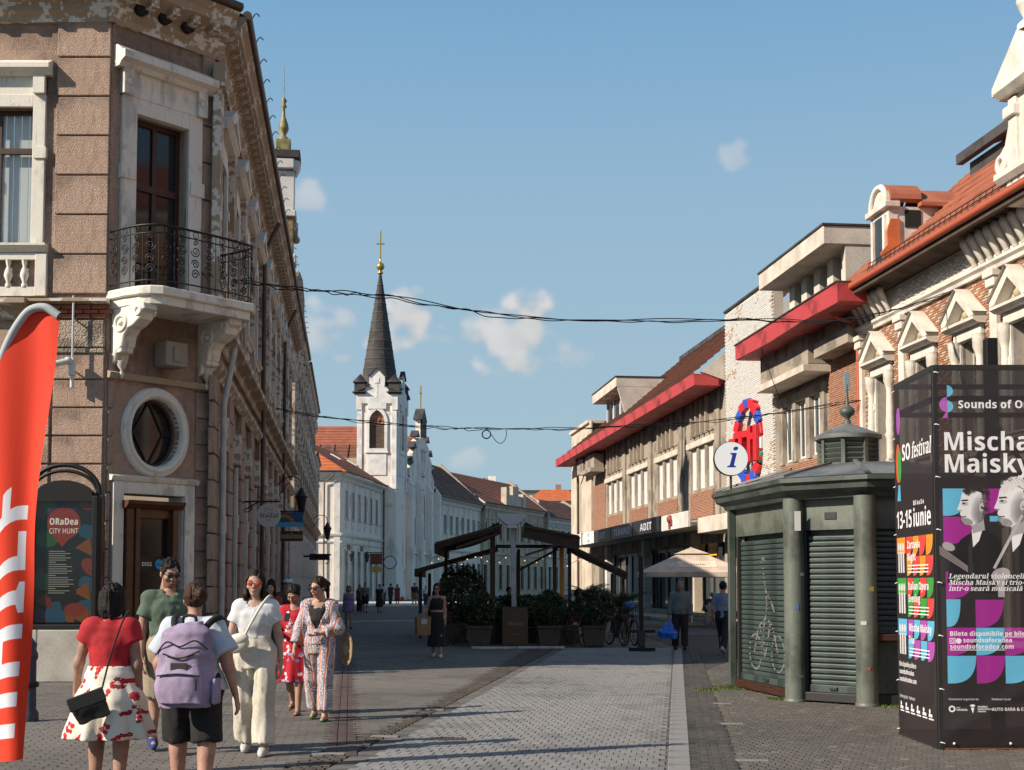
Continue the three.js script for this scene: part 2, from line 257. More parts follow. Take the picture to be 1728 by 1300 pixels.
// ---------------------------------------------------------------- a facade frame: x along the wall, y up, z out of it
function face(parent, ox, oz, turn) {
  const f = { parent, turn, ox, oz };
  f.set = (m, x = 0, y = 0, z = 0) => { const c = Math.cos(turn), s = Math.sin(turn); m.position.set(ox + x * c + z * s, y, oz - x * s + z * c); m.rotation.y = turn; return m; };
  f.add = (name, geos, m, x = 0, y = 0, z = 0) => f.set(obj(name, geos, m, parent), x, y, z);
  f.raw = (name, g, m, x = 0, y = 0, z = 0) => f.set(raw(name, g, m, parent), x, y, z);
  return f;
}
const cache = new Map();
const cached = (k, fn) => { if (!cache.has(k)) cache.set(k, uvm(merge([fn()]))); return cache.get(k); };
// a window part (its frame) with pane, surround, hood and sill as sub-parts; x = centre, y = sill height
function win(f, x, y, w, h, o = {}) {
  const { frame = M.brownWood, glass = M.glass, trim = M.trim, hood = 'flat', depth = 0.2, sur = 0.16, mull = 1, trans = 0.72, fw = 0.07, sill = true, surround = true } = o;
  const k = [w, h, hood, depth, sur, mull, trans, fw].join();
  const W = f.raw('window', cached('wf' + k, () => { const l = [bx(-w / 2, -w / 2 + fw, 0, h, -depth - 0.05, -depth), bx(w / 2 - fw, w / 2, 0, h, -depth - 0.05, -depth), bx(-w / 2 + fw, w / 2 - fw, 0, fw, -depth - 0.05, -depth), bx(-w / 2 + fw, w / 2 - fw, h - fw, h, -depth - 0.05, -depth)];
    for (let i = 1; i <= mull; i++) { const c = -w / 2 + w * i / (mull + 1); l.push(bx(c - fw * 0.5, c + fw * 0.5, fw, h - fw, -depth - 0.045, -depth + 0.015)); }
    if (trans) l.push(bx(-w / 2 + fw, w / 2 - fw, h * trans - fw * 0.7, h * trans + fw * 0.7, -depth - 0.047, -depth + 0.02)); return l; }), frame, x, y);
  raw('pane', cached('wp' + k, () => bx(-w / 2 + 0.02, w / 2 - 0.02, 0.02, h - 0.02, -depth - 0.045, -depth - 0.03)), glass, W);
  if (surround) raw('surround', cached('ws' + k, () => [rb(-w / 2 - sur, -w / 2, -0.02, h + sur, -0.1, 0.07), rb(w / 2, w / 2 + sur, -0.02, h + sur, -0.1, 0.07), rb(-w / 2, w / 2, h, h + sur, -0.1, 0.068),
    bx(-w / 2 - sur - 0.03, -w / 2 - 0.03, h * 0.62, h * 0.7, 0, 0.1), bx(w / 2 + 0.03, w / 2 + sur + 0.03, h * 0.62, h * 0.7, 0, 0.1)]), trim, W);
  if (sill) raw('sill', cached('wl' + k, () => [mould([[-0.1, -0.16], [0.1, -0.16], [0.14, -0.1], [0.2, -0.06], [0.2, -0.02], [-0.1, -0.0]], -w / 2 - sur - 0.08, w / 2 + sur + 0.08)]), trim, W);
  const hw = w / 2 + sur + 0.1, hy = h + sur;
  if (hood === 'flat') raw('hood', cached('wh' + k, () => [bx(-hw + 0.1, hw - 0.1, hy, hy + 0.32, -0.05, 0.05), bx(-hw + 0.1, -hw + 0.3, hy + 0.0, hy + 0.32, 0, 0.16), bx(hw - 0.3, hw - 0.1, hy + 0.0, hy + 0.32, 0, 0.16),
    mould([[0, hy + 0.32], [0.14, hy + 0.32], [0.18, hy + 0.38], [0.26, hy + 0.42], [0.26, hy + 0.5], [0.2, hy + 0.53], [0.05, hy + 0.62], [0, hy + 0.62]], -hw, hw)]), trim, W);
  if (hood === 'tri') raw('hood', cached('wt' + k, () => { const a = hw + 0.06, r = 0.52; return [bx(-hw + 0.12, hw - 0.12, hy, hy + 0.26, -0.05, 0.06), mould([[0, hy + 0.26], [0.2, hy + 0.26], [0.28, hy + 0.34], [0.28, hy + 0.4], [0, hy + 0.4]], -a, a),
    poly([[-a, hy + 0.4], [-a, hy + 0.5], [0, hy + r + 0.42], [a, hy + 0.5], [a, hy + 0.4], [a - 0.22, hy + 0.4], [0, hy + r + 0.2], [-a + 0.22, hy + 0.4]], 0.3), poly([[-a + 0.1, hy + 0.4], [0, hy + r + 0.3], [a - 0.1, hy + 0.4]], 0.1), sph(0, hy + 0.52, 0.1, 0.09, 8)]; }), trim, W);
  return W;
}
// cornice with modillions, along x0..x1 at height y, projecting out
function cornice(f, x0, x1, y, out, o = {}) {
  const { m = M.trimDim, step = 0.55, gutter = true, h = 0.85 } = o;
  f.add('cornice', mould([[0, y], [0.06, y], [0.08, y + 0.12], [0.14, y + 0.18], [0.14, y + h * 0.38], [0.2, y + h * 0.44], [out * 0.82, y + h * 0.62], [out * 0.84, y + h * 0.78], [out, y + h * 0.92], [out, y + h], [0, y + h]], x0, x1), m);
  const g = cached('mod' + out + h, () => poly([[0, 0], [0.1, 0], [0.16, 0.1], [out * 0.7, 0.14], [out * 0.72, 0.3], [0, 0.3]], 0.16).rotateY(-Math.PI / 2).translate(0.08, 0, 0));
  for (let x = x0 + step / 2; x < x1; x += step) f.raw('modillion', g, m, x, y + h * 0.62 - 0.3, 0.01);
  if (gutter) f.add('gutter', rod([x0, y + h + 0.03, out + 0.02], [x1, y + h + 0.03, out + 0.02], 0.09, 0.09, 8), M.pipe);
}

// ---------------------------------------------------------------- left corner building
const P1 = [-7.05, -23.5], P2 = [-5.62, -25.2], LD = [-0.1182, -0.993];
const thetaC = Math.atan2(1.7, 1.43), thetaL = Math.PI / 2 + Math.atan(0.119), LC = Math.hypot(1.43, 1.7);
{
  const b = thing('corner_building', 'brown stucco corner building with white window trim, iron balcony and round window', 'building', [P1[0], 0, P1[1]]);
  const F = face(b, 0, 0, 0), K = face(b, 0, 0, thetaC), S = face(b, P2[0] - P1[0], P2[1] - P1[1], thetaL);
  // front wall (x from -10 to 0)
  F.add('wall', wall(10, 12.2, [[7.35, 8.65, 7.55, 9.98], [4.2, 5.5, 7.55, 9.98], [1.05, 2.35, 7.55, 9.98], [1.0, 2.4, 0, 3.2], [4.1, 5.6, 0, 3.2]], 0.4).translate(-10, 0, 0), M.stucco);
  for (const x of [-2, -5.15, -8.3]) {
    const w = win(F, x, 7.55, 1.3, 2.43, { hood: 'flat', glass: x === -2 ? M.pane : M.glass, sur: 0.22, depth: 0.16, trans: 0.7 });
    if (x === -2) raw('blind', cached('blind', () => { const l = []; for (let i = 0; i < 9; i++) l.push(rb(-0.62 + i * 0.137, -0.62 + i * 0.137 + 0.13, 0.03, 2.4, -0.3, -0.285, 0.006)); return l; }), mat(0.52, 0.56, 0.54, 0.8), w);
    F.add('window_apron', [rb(x - 0.95, x - 0.75, 6.62, 7.38, 0, 0.1), rb(x + 0.75, x + 0.95, 6.62, 7.38, 0, 0.1), bx(x - 0.75, x + 0.75, 6.62, 6.78, 0, 0.09), bx(x - 0.75, x + 0.75, 7.26, 7.38, 0, 0.09)], M.trim);
    const bal = cached('baluster', () => lathe([[0.05, 0], [0.05, 0.05], [0.03, 0.08], [0.075, 0.2], [0.06, 0.28], [0.028, 0.36], [0.045, 0.42], [0.05, 0.48]], 10));
    for (let i = 0; i < 5; i++) F.raw('baluster', bal, M.trim, x - 0.56 + i * 0.28, 6.78, 0.06);
  }
  // quoin blocks of the upper storey, each proud of the wall with a raised border
  const qh = 0.703;
  for (let i = 0; i < 7; i++) {
    const y = 6.66 + i * qh;
    F.raw('quoin_block', cached('qb', () => rb(-0.47, 0.47, 0.012, qh - 0.012, 0, 0.05, 0.02)), i & 1 ? M.stucco : M.stuccoR, -0.48, y, 0);
    K.raw('quoin_block', cached('qb2', () => rb(0, 0.28, 0.012, qh - 0.012, 0, 0.05, 0.02)), M.stucco, LC - 0.3, y, 0);
  }
  // rusticated blocks below, in two columns
  const rh = 0.49;
  for (let i = 0; i < 11; i++) {
    const y = 0.75 + i * rh;
    if (y + rh > 6.0) continue;
    for (const [x0, x1] of [[-0.92, -0.02], [-1.42, -0.95]]) F.raw('rusticated_block', cached('rq' + x0, () => rb(x0 + 0.01, x1 - 0.01, 0.012, rh - 0.012, 0, 0.055, 0.02)), (i + (x0 < -1)) & 1 ? M.stuccoR : M.stucco, 0, y, 0);
    for (const [x0, x1] of [[-2.9, -1.45], [-4, -2.95], [-5.6, -4.05], [-7, -5.65], [-8.5, -7.05]]) if (!(x0 < -3.9 && x0 > -6 && y < 3.2)) F.raw('rusticated_block', cached('rq' + x0, () => rb(x0 + 0.01, x1 - 0.01, 0.012, rh - 0.012, 0, 0.055, 0.02)), M.stucco, 0, y, 0);
    const onK = y < 3.2 ? [[0, 0.1], [LC - 0.36, LC - 0.03]] : y > 5.3 ? [[0.02, 0.7], [0.72, 1.45], [1.47, LC - 0.03]] : [[0.02, 0.14], [LC - 0.34, LC - 0.03]];
    for (const [x0, x1] of onK) K.raw('rusticated_block', cached('rk' + x0 + x1, () => rb(x0 + 0.006, x1 - 0.006, 0.012, rh - 0.012, 0, 0.04, 0.015)), M.stucco, 0, y, 0);
  }
  F.add('plinth', rb(-10, 0.02, 0, 0.72, 0, 0.09, 0.02), M.trimDim);
  F.add('broken_plaster', [rb(-0.93, -0.03, 5.72, 6.2, 0, 0.07, 0.03), rb(-1.5, -0.95, 5.68, 6.2, 0, 0.04, 0.03), rb(-1.5, -0.03, 5.62, 5.7, 0, 0.09, 0.02)], mat(0.47, 0.385, 0.31, 0.95, { map: T.dirty, ms: 0.7, bump: T.rough, bs: 0.8, bh: 0.02 }));
  { const m1 = mat(0.40, 0.13, 0.07, 0.9, { map: T.vary, ms: 1 }), g = rb(0, 0.24, 0, 0.065, 0, 0.06, 0.008), gg = uvm(g); for (let r = 0; r < 3; r++) for (let i = 0; i < 4; i++) F.raw('brick', gg, m1, -1.05 + i * 0.26 + (r & 1) * 0.13, 6.24 + r * 0.078, 0); }
  F.add('string_course', [mould([[0, 6.2], [0.05, 6.2], [0.12, 6.36], [0.3, 6.46], [0.3, 6.55], [0, 6.6]], -10, -1.35), mould([[0, 6.48], [0.24, 6.5], [0.24, 6.55], [0, 6.58]], -1.35, 0.05)], M.trimDim);
  // chamfer wall with door, round window and balcony door
  const ring = (r, n = 40, cx = 1.02, cy = 4.32, k = 1) => [...Array(n)].map((_, i) => [cx + 0.87 * r * Math.cos(i / n * 6.28319), cy + r * k * Math.sin(i / n * 6.28319)]);
  K.add('wall', wall(LC, 12.2, [[0.34, 1.62, 0, 3.2], { hole: ring(0.6) }, [0.5, 1.62, 6.75, 10.02]], 0.4), M.stucco);
  { const prof = [[0.6, -0.1], [0.6, 0.02], [0.64, 0.1], [0.7, 0.12], [0.72, 0.07], [0.76, 0.1], [0.8, 0.06], [0.82, 0.0]]; const g = lathe(prof, 48).rotateX(Math.PI / 2);
    const w = K.add('window', g, M.trim, 1.02, 4.32, 0); w.scale.x = 0.87;
    raw('pane', uvm(new THREE.CylinderGeometry(0.62, 0.62, 0.02, 32).rotateX(Math.PI / 2).translate(0, 0, -0.24)), M.glass, w);
    raw('glazing_bars', uvm(merge([rod([0, 0.58, -0.21], [0.36, 0, -0.21], 0.022), rod([0.36, 0, -0.21], [0, -0.58, -0.21], 0.022), rod([0, -0.58, -0.21], [-0.36, 0, -0.21], 0.022), rod([-0.36, 0, -0.21], [0, 0.58, -0.21], 0.022), rod([-0.58, 0, -0.21], [-0.36, 0, -0.21], 0.022), rod([0.36, 0, -0.21], [0.58, 0, -0.21], 0.022)])), M.brownWood, w);
    const vc = new THREE.TorusGeometry(0.59, 0.04, 6, 32).translate(0, 0, -0.2); raw('frame', uvm(vc), M.brownWood, w); }
  K.add('door_surround', [rb(0.12, 0.34, 0, 3.42, 0, 0.1, 0.015), rb(1.62, 1.84, 0, 3.42, 0, 0.1, 0.015), rb(0.34, 1.62, 3.2, 3.42, -0.05, 0.1, 0.015), mould([[0, 3.42], [0.12, 3.42], [0.16, 3.5], [0, 3.54]], 0.06, 1.9), rb(0.22, 0.34, 0, 3.2, -0.3, 0.04, 0.01), rb(1.6, 1.72, 0, 3.2, -0.38, 0.04, 0.01)], M.trim);
  { const d = K.add('shop_entrance', [rb(0.36, 0.52, 0, 2.95, -0.5, 0.16, 0.02), rb(0.52, 0.62, 0, 2.95, -0.2, 0.2, 0.02), rb(1.3, 1.42, 0, 2.95, -0.2, 0.2, 0.02), mould([[-0.2, 2.95], [0.2, 2.95], [0.28, 3.02], [0.3, 3.08], [-0.2, 3.08]], 0.3, 1.5), rb(0.62, 1.3, 0, 0.5, -0.1, 0.08, 0.02), rb(0.62, 1.3, 2.78, 2.95, -0.1, 0.1, 0.01)], M.doorWood);
    raw('pane', uvm(bx(0.62, 1.3, 0.5, 2.78, -0.02, 0.02)), mat(0.012, 0.012, 0.013, 0.12), d);
    raw('shop_sign', merge([quad(0.72, 1.26, 1.85, 2.1, 0.03)]), panelMat(canvasTex(256, 118, (g) => { g.fillStyle = '#0c0c0d'; g.fillRect(0, 0, 256, 118); g.fillStyle = '#e8e8e8'; g.font = 'bold 46px sans-serif'; g.fillText('DIGI', 20, 76); g.fillStyle = '#2aa3dd'; g.beginPath(); g.arc(196, 60, 42, 0, 7); g.fill(); g.fillStyle = '#0b4a77'; g.font = 'bold 30px sans-serif'; g.fillText('spot', 166, 70); })), d); }
  const bd = win(K, 1.06, 6.78, 1.12, 3.22, { hood: 'none', depth: 0.22, trans: 0.62, sur: 0.3, sill: false, fw: 0.09 });
  raw('hood', uvm(merge([bx(-0.9, 0.9, 3.5, 3.95, 0, 0.08), bx(-0.9, -0.7, 3.5, 3.95, 0, 0.16), bx(0.7, 0.9, 3.5, 3.95, 0, 0.16), lathe([[0.02, 0], [0.07, 0.01], [0.05, 0.03], [0.09, 0.04]], 12).rotateX(Math.PI / 2).translate(-0.8, 3.75, 0.14), lathe([[0.02, 0], [0.07, 0.01], [0.05, 0.03], [0.09, 0.04]], 12).rotateX(Math.PI / 2).translate(0.8, 3.75, 0.14),
    mould([[0, 3.95], [0.16, 3.95], [0.22, 4.02], [0.34, 4.07], [0.34, 4.2], [0.26, 4.22], [0.1, 4.34], [0, 4.34]], -1.02, 1.02)])), M.trim, bd);
  // balcony: slab, two scrolled brackets, wrought-iron railing
  const slabPts = [[0.0, -0.02], [0.02, 0.45], [0.08, 0.8], [0.18, 1.0], [0.34, 1.12], [2.3, 1.12], [2.42, 0.98], [2.42, 0]];
  const slab = K.add('balcony_slab', [poly(slabPts, 0.12, 0.02).rotateX(Math.PI / 2).translate(0, 6.7, 0), poly(slabPts.map(([x, z]) => [lerp(1.2, x, 0.96), z * 0.95]), 0.14, 0.01).rotateX(Math.PI / 2).translate(0, 6.56, 0)].map((g) => g), M.trim);
  const bracket = (x) => { const p = [[0, 0], [0.98, 0], [1.0, -0.1], [0.9, -0.16], [0.86, -0.3], [0.66, -0.42], [0.5, -0.46], [0.36, -0.62], [0.3, -0.85], [0.12, -0.95], [0.08, -1.15], [0, -1.2]];
    const m = K.add('balcony_bracket', [poly(p, 0.3, 0.02).rotateY(-Math.PI / 2).translate(0.15, 0, 0), new THREE.TorusGeometry(0.17, 0.045, 8, 20).rotateY(Math.PI / 2).translate(0.17, -0.34, 0.3), sph(0.17, -0.34, 0.3, 0.07), new THREE.TorusGeometry(0.09, 0.035, 8, 16).rotateY(Math.PI / 2).translate(0.17, -0.14, 0.84), new THREE.TorusGeometry(0.17, 0.045, 8, 20).rotateY(Math.PI / 2).translate(-0.17, -0.34, 0.3), sph(-0.17, -0.34, 0.3, 0.07), new THREE.TorusGeometry(0.09, 0.035, 8, 16).rotateY(Math.PI / 2).translate(-0.17, -0.14, 0.84), rb(-0.16, 0.16, -1.0, -0.8, 0, 0.3, 0.05), lathe([[0.001, -1.55], [0.04, -1.5], [0.05, -1.42], [0.02, -1.36], [0.09, -1.26], [0.11, -1.15]], 10).translate(0, 0, 0.12)], M.trim, x, 6.4, 0.02); m.scale.set(0.85, 0.78, 0.92); return m; };
  bracket(0.22); bracket(2.05);
  { const pts = slabPts.slice(0, 8).map(([x, z]) => [lerp(1.2, x, 0.97), z * 0.96]); const top = 7.78, bot = 6.82;
    const railPts = (y) => pts.map(([x, z]) => [x, y, z]);
    const rl = K.add('balcony_railing', [tube(railPts(top), 0.022, 60), tube(railPts(top - 0.14), 0.012, 60), tube(railPts(bot), 0.014, 60)], M.iron);
    const crv = new THREE.CatmullRomCurve3(pts.map(([x, z]) => V(x, 0, z))), scr = []; const N = 15;
    for (let i = 0; i <= N; i++) { const p = crv.getPointAt(i / N); scr.push(rod([p.x, bot - 0.1, p.z], [p.x, top, p.z], 0.009, 0.009, 5));
      if (i < N) { const q = crv.getPointAt((i + 0.5) / N), t = crv.getTangentAt((i + 0.5) / N);
        const sp = (cy, r, dir, turns, up) => { const a = []; for (let k = 0; k <= 18; k++) { const th = k / 18 * turns * 6.283, rad = r * (1 - k / 22); a.push([q.x + t.x * Math.cos(th) * rad * dir, cy + Math.sin(th) * rad * up, q.z + t.z * Math.cos(th) * rad * dir]); } return tube(a, 0.011, 26, 4); };
        scr.push(sp(7.02, 0.085, 1, 1.6, 1), sp(7.2, 0.08, -1, 1.6, 1), sp(7.42, 0.095, i & 1 ? 1 : -1, 1.7, -1), sp(7.57, 0.05, 1, 1.2, 1), new THREE.TorusGeometry(0.055, 0.008, 4, 14).rotateY(Math.atan2(-t.z, t.x)).translate(q.x, 7.71, q.z)); } }
    raw('scrollwork', uvm(merge(scr)), M.iron, rl); }
  K.add('wall_box', [rb(0.95, 1.42, 5.5, 5.95, 0.02, 0.4, 0.03), rb(1.1, 1.25, 5.58, 5.86, 0.4, 0.43, 0.01)], mat(0.3, 0.26, 0.21, 0.7));
  K.add('ledge', mould([[0, 5.2], [0.1, 5.2], [0.13, 5.3], [0, 5.34]], 0, LC), M.trimDim);
  // street wall, seen along its length
  const SLen = 34.6, bays = 11, bw = SLen / bays, op = [];
  for (let i = 0; i < bays; i++) { const c = (i + 0.5) * bw; op.push([c - 0.6, c + 0.6, 7.55, 9.95], [c - 0.85, c + 0.85, i % 3 ? 0.6 : 0, 4.3]); }
  S.add('wall', wall(SLen, 12.2, op, 0.4), M.stucco);
  for (let i = 0; i < bays; i++) {
    const c = (i + 0.5) * bw;
    win(S, c, 7.55, 1.2, 2.4, { hood: 'tri', trim: M.trim, sur: 0.2 });
    win(S, c, i % 3 ? 0.6 : 0.02, 1.7, i % 3 ? 3.7 : 4.26, { hood: 'none', trim: M.trim, depth: 0.25, mull: 2, sill: i % 3 > 0, sur: 0.14 });
    S.add('pilaster', [rb(c - bw / 2 - 0.26, c - bw / 2 + 0.26, 6.7, 11.3, 0, 0.16, 0.02), rb(c - bw / 2 - 0.32, c - bw / 2 + 0.32, 10.9, 11.35, 0, 0.24, 0.03), rb(c - bw / 2 - 0.32, c - bw / 2 + 0.32, 6.66, 7.0, 0, 0.24, 0.03)], M.trimDim);
    for (let k = 0; k < 11; k++) S.raw('rusticated_block', cached('rs' + (k & 1), () => rb(-0.5 + (k & 1) * 0.08, 0.5 - (k & 1) * 0.08, 0.012, rh - 0.012, 0, 0.12, 0.02)), k & 1 ? M.stucco : M.stucco, c - bw / 2 + 0.2, 0.1 + k * rh, 0);
    S.add('keystone', rb(c - 0.18, c + 0.18, 4.2, 4.9, 0, 0.22, 0.03), M.trimDim);
    S.add('window_apron', [rb(c - 0.85, c + 0.85, 6.75, 7.35, 0, 0.08, 0.02), rb(c - 0.7, c - 0.5, 6.8, 7.3, 0.08, 0.16, 0.02), rb(c + 0.5, c + 0.7, 6.8, 7.3, 0.08, 0.16, 0.02)], M.trimDim);
  }
  S.add('string_course', [mould([[0, 6.2], [0.08, 6.2], [0.12, 6.34], [0.34, 6.44], [0.36, 6.55], [0.28, 6.6], [0, 6.66]], -0.05, SLen), mould([[0, 5.5], [0.1, 5.5], [0.22, 5.64], [0.22, 5.72], [0, 5.78]], 0, SLen)], M.trimDim);
  S.add('plinth', rb(0, SLen, 0, 0.55, 0, 0.16, 0.02), M.trimDim);
  S.add('drainpipe', [rod([0.35, 0, 0.22], [0.35, 5.0, 0.22], 0.06), rod([0.35, 5.0, 0.22], [0.5, 6.1, 0.4], 0.06)], mat(0.5, 0.5, 0.49, 0.5, { map: T.vary, ms: 1 }));
  for (const x of [12, 24]) S.add('drainpipe', [rod([x, 0.2, 0.22], [x, 10.8, 0.22], 0.06), rod([x, 10.8, 0.22], [x, 11.6, 0.6], 0.06)], M.pipe);
  cornice(F, -10, 0.06, 11.5, 0.62, { m: M.trimDim }); cornice(K, -0.1, LC + 0.1, 11.5, 0.62, { m: M.trimDim, step: 0.45 }); cornice(S, -0.05, SLen, 11.5, 0.58, { m: M.trimDim, step: 0.5 });
  for (const x of [0.45, 0.95, 1.45]) K.add('eaves_hole', new THREE.CylinderGeometry(0.13, 0.13, 0.1, 14).rotateX(Math.PI / 2).translate(x, 11.86, 0.2), M.dark);
  // hipped roof behind the gutters
  { const q = (l) => { const g = new THREE.BufferGeometry(), p = []; for (const [a, bb, c, d] of l) p.push(...a, ...bb, ...c, ...a, ...c, ...d); g.setAttribute('position', new THREE.BufferAttribute(new Float32Array(p), 3)); g.computeVertexNormals(); return g; };
    const e = 12.4, t = 15.2, fx = P2[0] - P1[0], fz = P2[1] - P1[1], ex = fx + LD[0] * SLen, ez = fz + LD[1] * SLen;
    obj('roof', q([[[-10, e, 0.6], [0.1, e, 0.6], [-4.5, t, -5.5], [-10, t, -5.5]], [[0.1, e, 0.6], [fx + 0.6, e, fz - 0.1], [-4.4, t, -6], [-4.5, t, -5.5]], [[fx + 0.6, e, fz - 0.1], [ex + 0.6, e, ez], [ex - 5.2, t, ez], [-4.4, t, -6]]]), M.tileBrown, b); }
  { const sp = []; for (let x = 0.4; x < SLen; x += 1.15) sp.push(tube([[x, 12.4, 0.62], [x, 12.55, 0.68], [x, 12.62, 0.74], [x, 12.56, 0.8]], 0.012, 8, 4)); S.add('snow_hooks', sp, M.iron); }
  { const bh = []; for (let i = 0; i < 9; i++) bh.push(tube([[3 + i * 3.4, 8.8, 0.02], [3 + i * 3.4, 8.82, 0.2], [3 + i * 3.4, 8.72, 0.26], [3 + i * 3.4, 8.66, 0.2]], 0.014, 8, 4)); S.add('wall_hooks', bh, M.iron); }
}
// ---------------------------------------------------------------- further buildings on the left side of the street
const onL = (d) => [-2.65 - 0.119 * d, -d];
function streetHouse(label, d0, d1, H, o = {}) {
  const [x0, z0] = onL(d0), len = (d1 - d0) / 0.993, b = thing('street_house', label, 'building', [x0, 0, z0], thetaL, 'houses along the shaded left side of the street');
  const S = face(b, 0, 0, 0), { m = M.stucco, trim = M.trimDim, bays = 5, rows = [[0.8, 3.4], [6.8, 2.4]], cor = H - 1, out = 0.3, outline, hood = 'flat' } = o, bw = len / bays, op = [];
  for (let i = 0; i < bays; i++) for (const [y, h] of rows) op.push([(i + 0.5) * bw - 0.6, (i + 0.5) * bw + 0.6, y, y + h]);
  S.add('wall', wall(len, H, op, 0.4, outline), m);
  for (let i = 0; i < bays; i++) { rows.forEach(([y, h], k) => win(S, (i + 0.5) * bw, y, 1.2, h, { hood: k ? hood : 'none', trim: M.trim, sur: 0.2 })); S.add('pilaster', [rb(i * bw - 0.25, i * bw + 0.25, 5, cor, 0, 0.2, 0.03), rb(i * bw - 0.32, i * bw + 0.32, cor - 0.5, cor, 0, 0.3, 0.03)], trim); }
  S.add('string_course', mould([[0, 5.4], [0.12, 5.4], [0.35, 5.6], [0.35, 5.75], [0, 5.85]], 0, len), trim);
  cornice(S, 0, len, cor, out, { m: trim, step: 0.7 });
  S.add('end_wall', bx(0.01, 0.35, 0, H - 0.02, -9, -0.4), M.ochre); S.add('end_wall', bx(len - 0.36, len - 0.01, 0, H - 0.02, -9, -0.4), M.ochre);
  return [b, S, len];
}
{
  const [b, S, len] = streetHouse('tall dark house with curved parapet and a white pinnacle on its near corner', 60, 76, 14.6, { rows: [[0.8, 3.4], [6.6, 2.3], [10.3, 2]], bays: 5, cor: 13.4, outline: [[0, 0], [16.1, 0], [16.1, 17.6], [13, 18.1], [9, 17.6], [4, 16.2], [0.5, 15.2], [0, 14.8]] });
  // pinnacle
  const P = (geos, m, n) => { const o = obj(n, geos, m, b); return o; };
  P([rb(-0.15, 0.75, 13, 16.2, -0.9, 0.05, 0.03), rb(-0.25, 0.85, 15.9, 16.3, -1, 0.15, 0.04)], M.whiteTrim, 'pinnacle_shaft');
  P([rb(-0.12, 0.72, 16.3, 18.0, -0.86, 0.02, 0.03)], mat(0.36, 0.25, 0.12, 0.9, { map: T.dirty, ms: 0.9 }), 'weathered_block');
  P([rb(-0.22, 0.86, 18.0, 18.3, -1.0, 0.14, 0.05), rb(-0.1, 0.74, 18.3, 20.1, -0.9, 0.05, 0.03), mould([[0, 20.1], [0.12, 20.1], [0.22, 20.3], [0.3, 20.5], [0, 20.6]], -0.2, 0.95), rb(-0.3, 0.95, 20.15, 20.62, -1.1, 0.05, 0.05)], M.whiteTrim, 'pinnacle_block');
  P([rb(-0.34, 1.0, 20.62, 21.0, -1.15, 0.3, 0.05)], M.slate, 'pinnacle_cap');
  P([rb(0, 0.66, 21, 21.6, -0.8, -0.14, 0.04), lathe([[0.24, 0], [0.24, 0.1], [0.1, 0.2], [0.24, 0.5], [0.2, 0.75], [0.08, 1.1], [0.06, 1.45], [0.15, 1.55], [0.07, 1.68], [0.15, 1.82], [0.02, 2.0], [0.015, 3.3], [0.001, 3.5]], 14).translate(0.33, 21.6, -0.47)], M.giltOld, 'finial');
  P([sph(0.85, 17.2, 0.12, 0.18), rb(0.72, 1.0, 17.3, 18.0, -0.4, 0.2, 0.06)], M.trimDim, 'side_scroll');
}
streetHouse('three storey house with deep bracketed cornice beyond the pinnacle house', 76, 98, 14.2, { rows: [[0.8, 3.4], [6.4, 2.4], [10, 2]], bays: 6, cor: 13.2, out: 0.35, hood: 'tri' });
streetHouse('low last house of the shaded row, next to the white house', 98, 108, 11.2, { rows: [[0.8, 3.2], [6.4, 2.3]], bays: 3, cor: 10.2, out: 0.25 });
// ---------------------------------------------------------------- the far end of the street: white house, church, houses round the bend
const quadsGeo = (l) => { const g = new THREE.BufferGeometry(), p = []; for (const f of l) { p.push(...f[0], ...f[1], ...f[2]); if (f[3]) p.push(...f[0], ...f[2], ...f[3]); } g.setAttribute('position', new THREE.BufferAttribute(new Float32Array(p), 3)); g.computeVertexNormals(); return g; };
const turnOf = (k) => Math.PI / 2 - Math.atan(k);
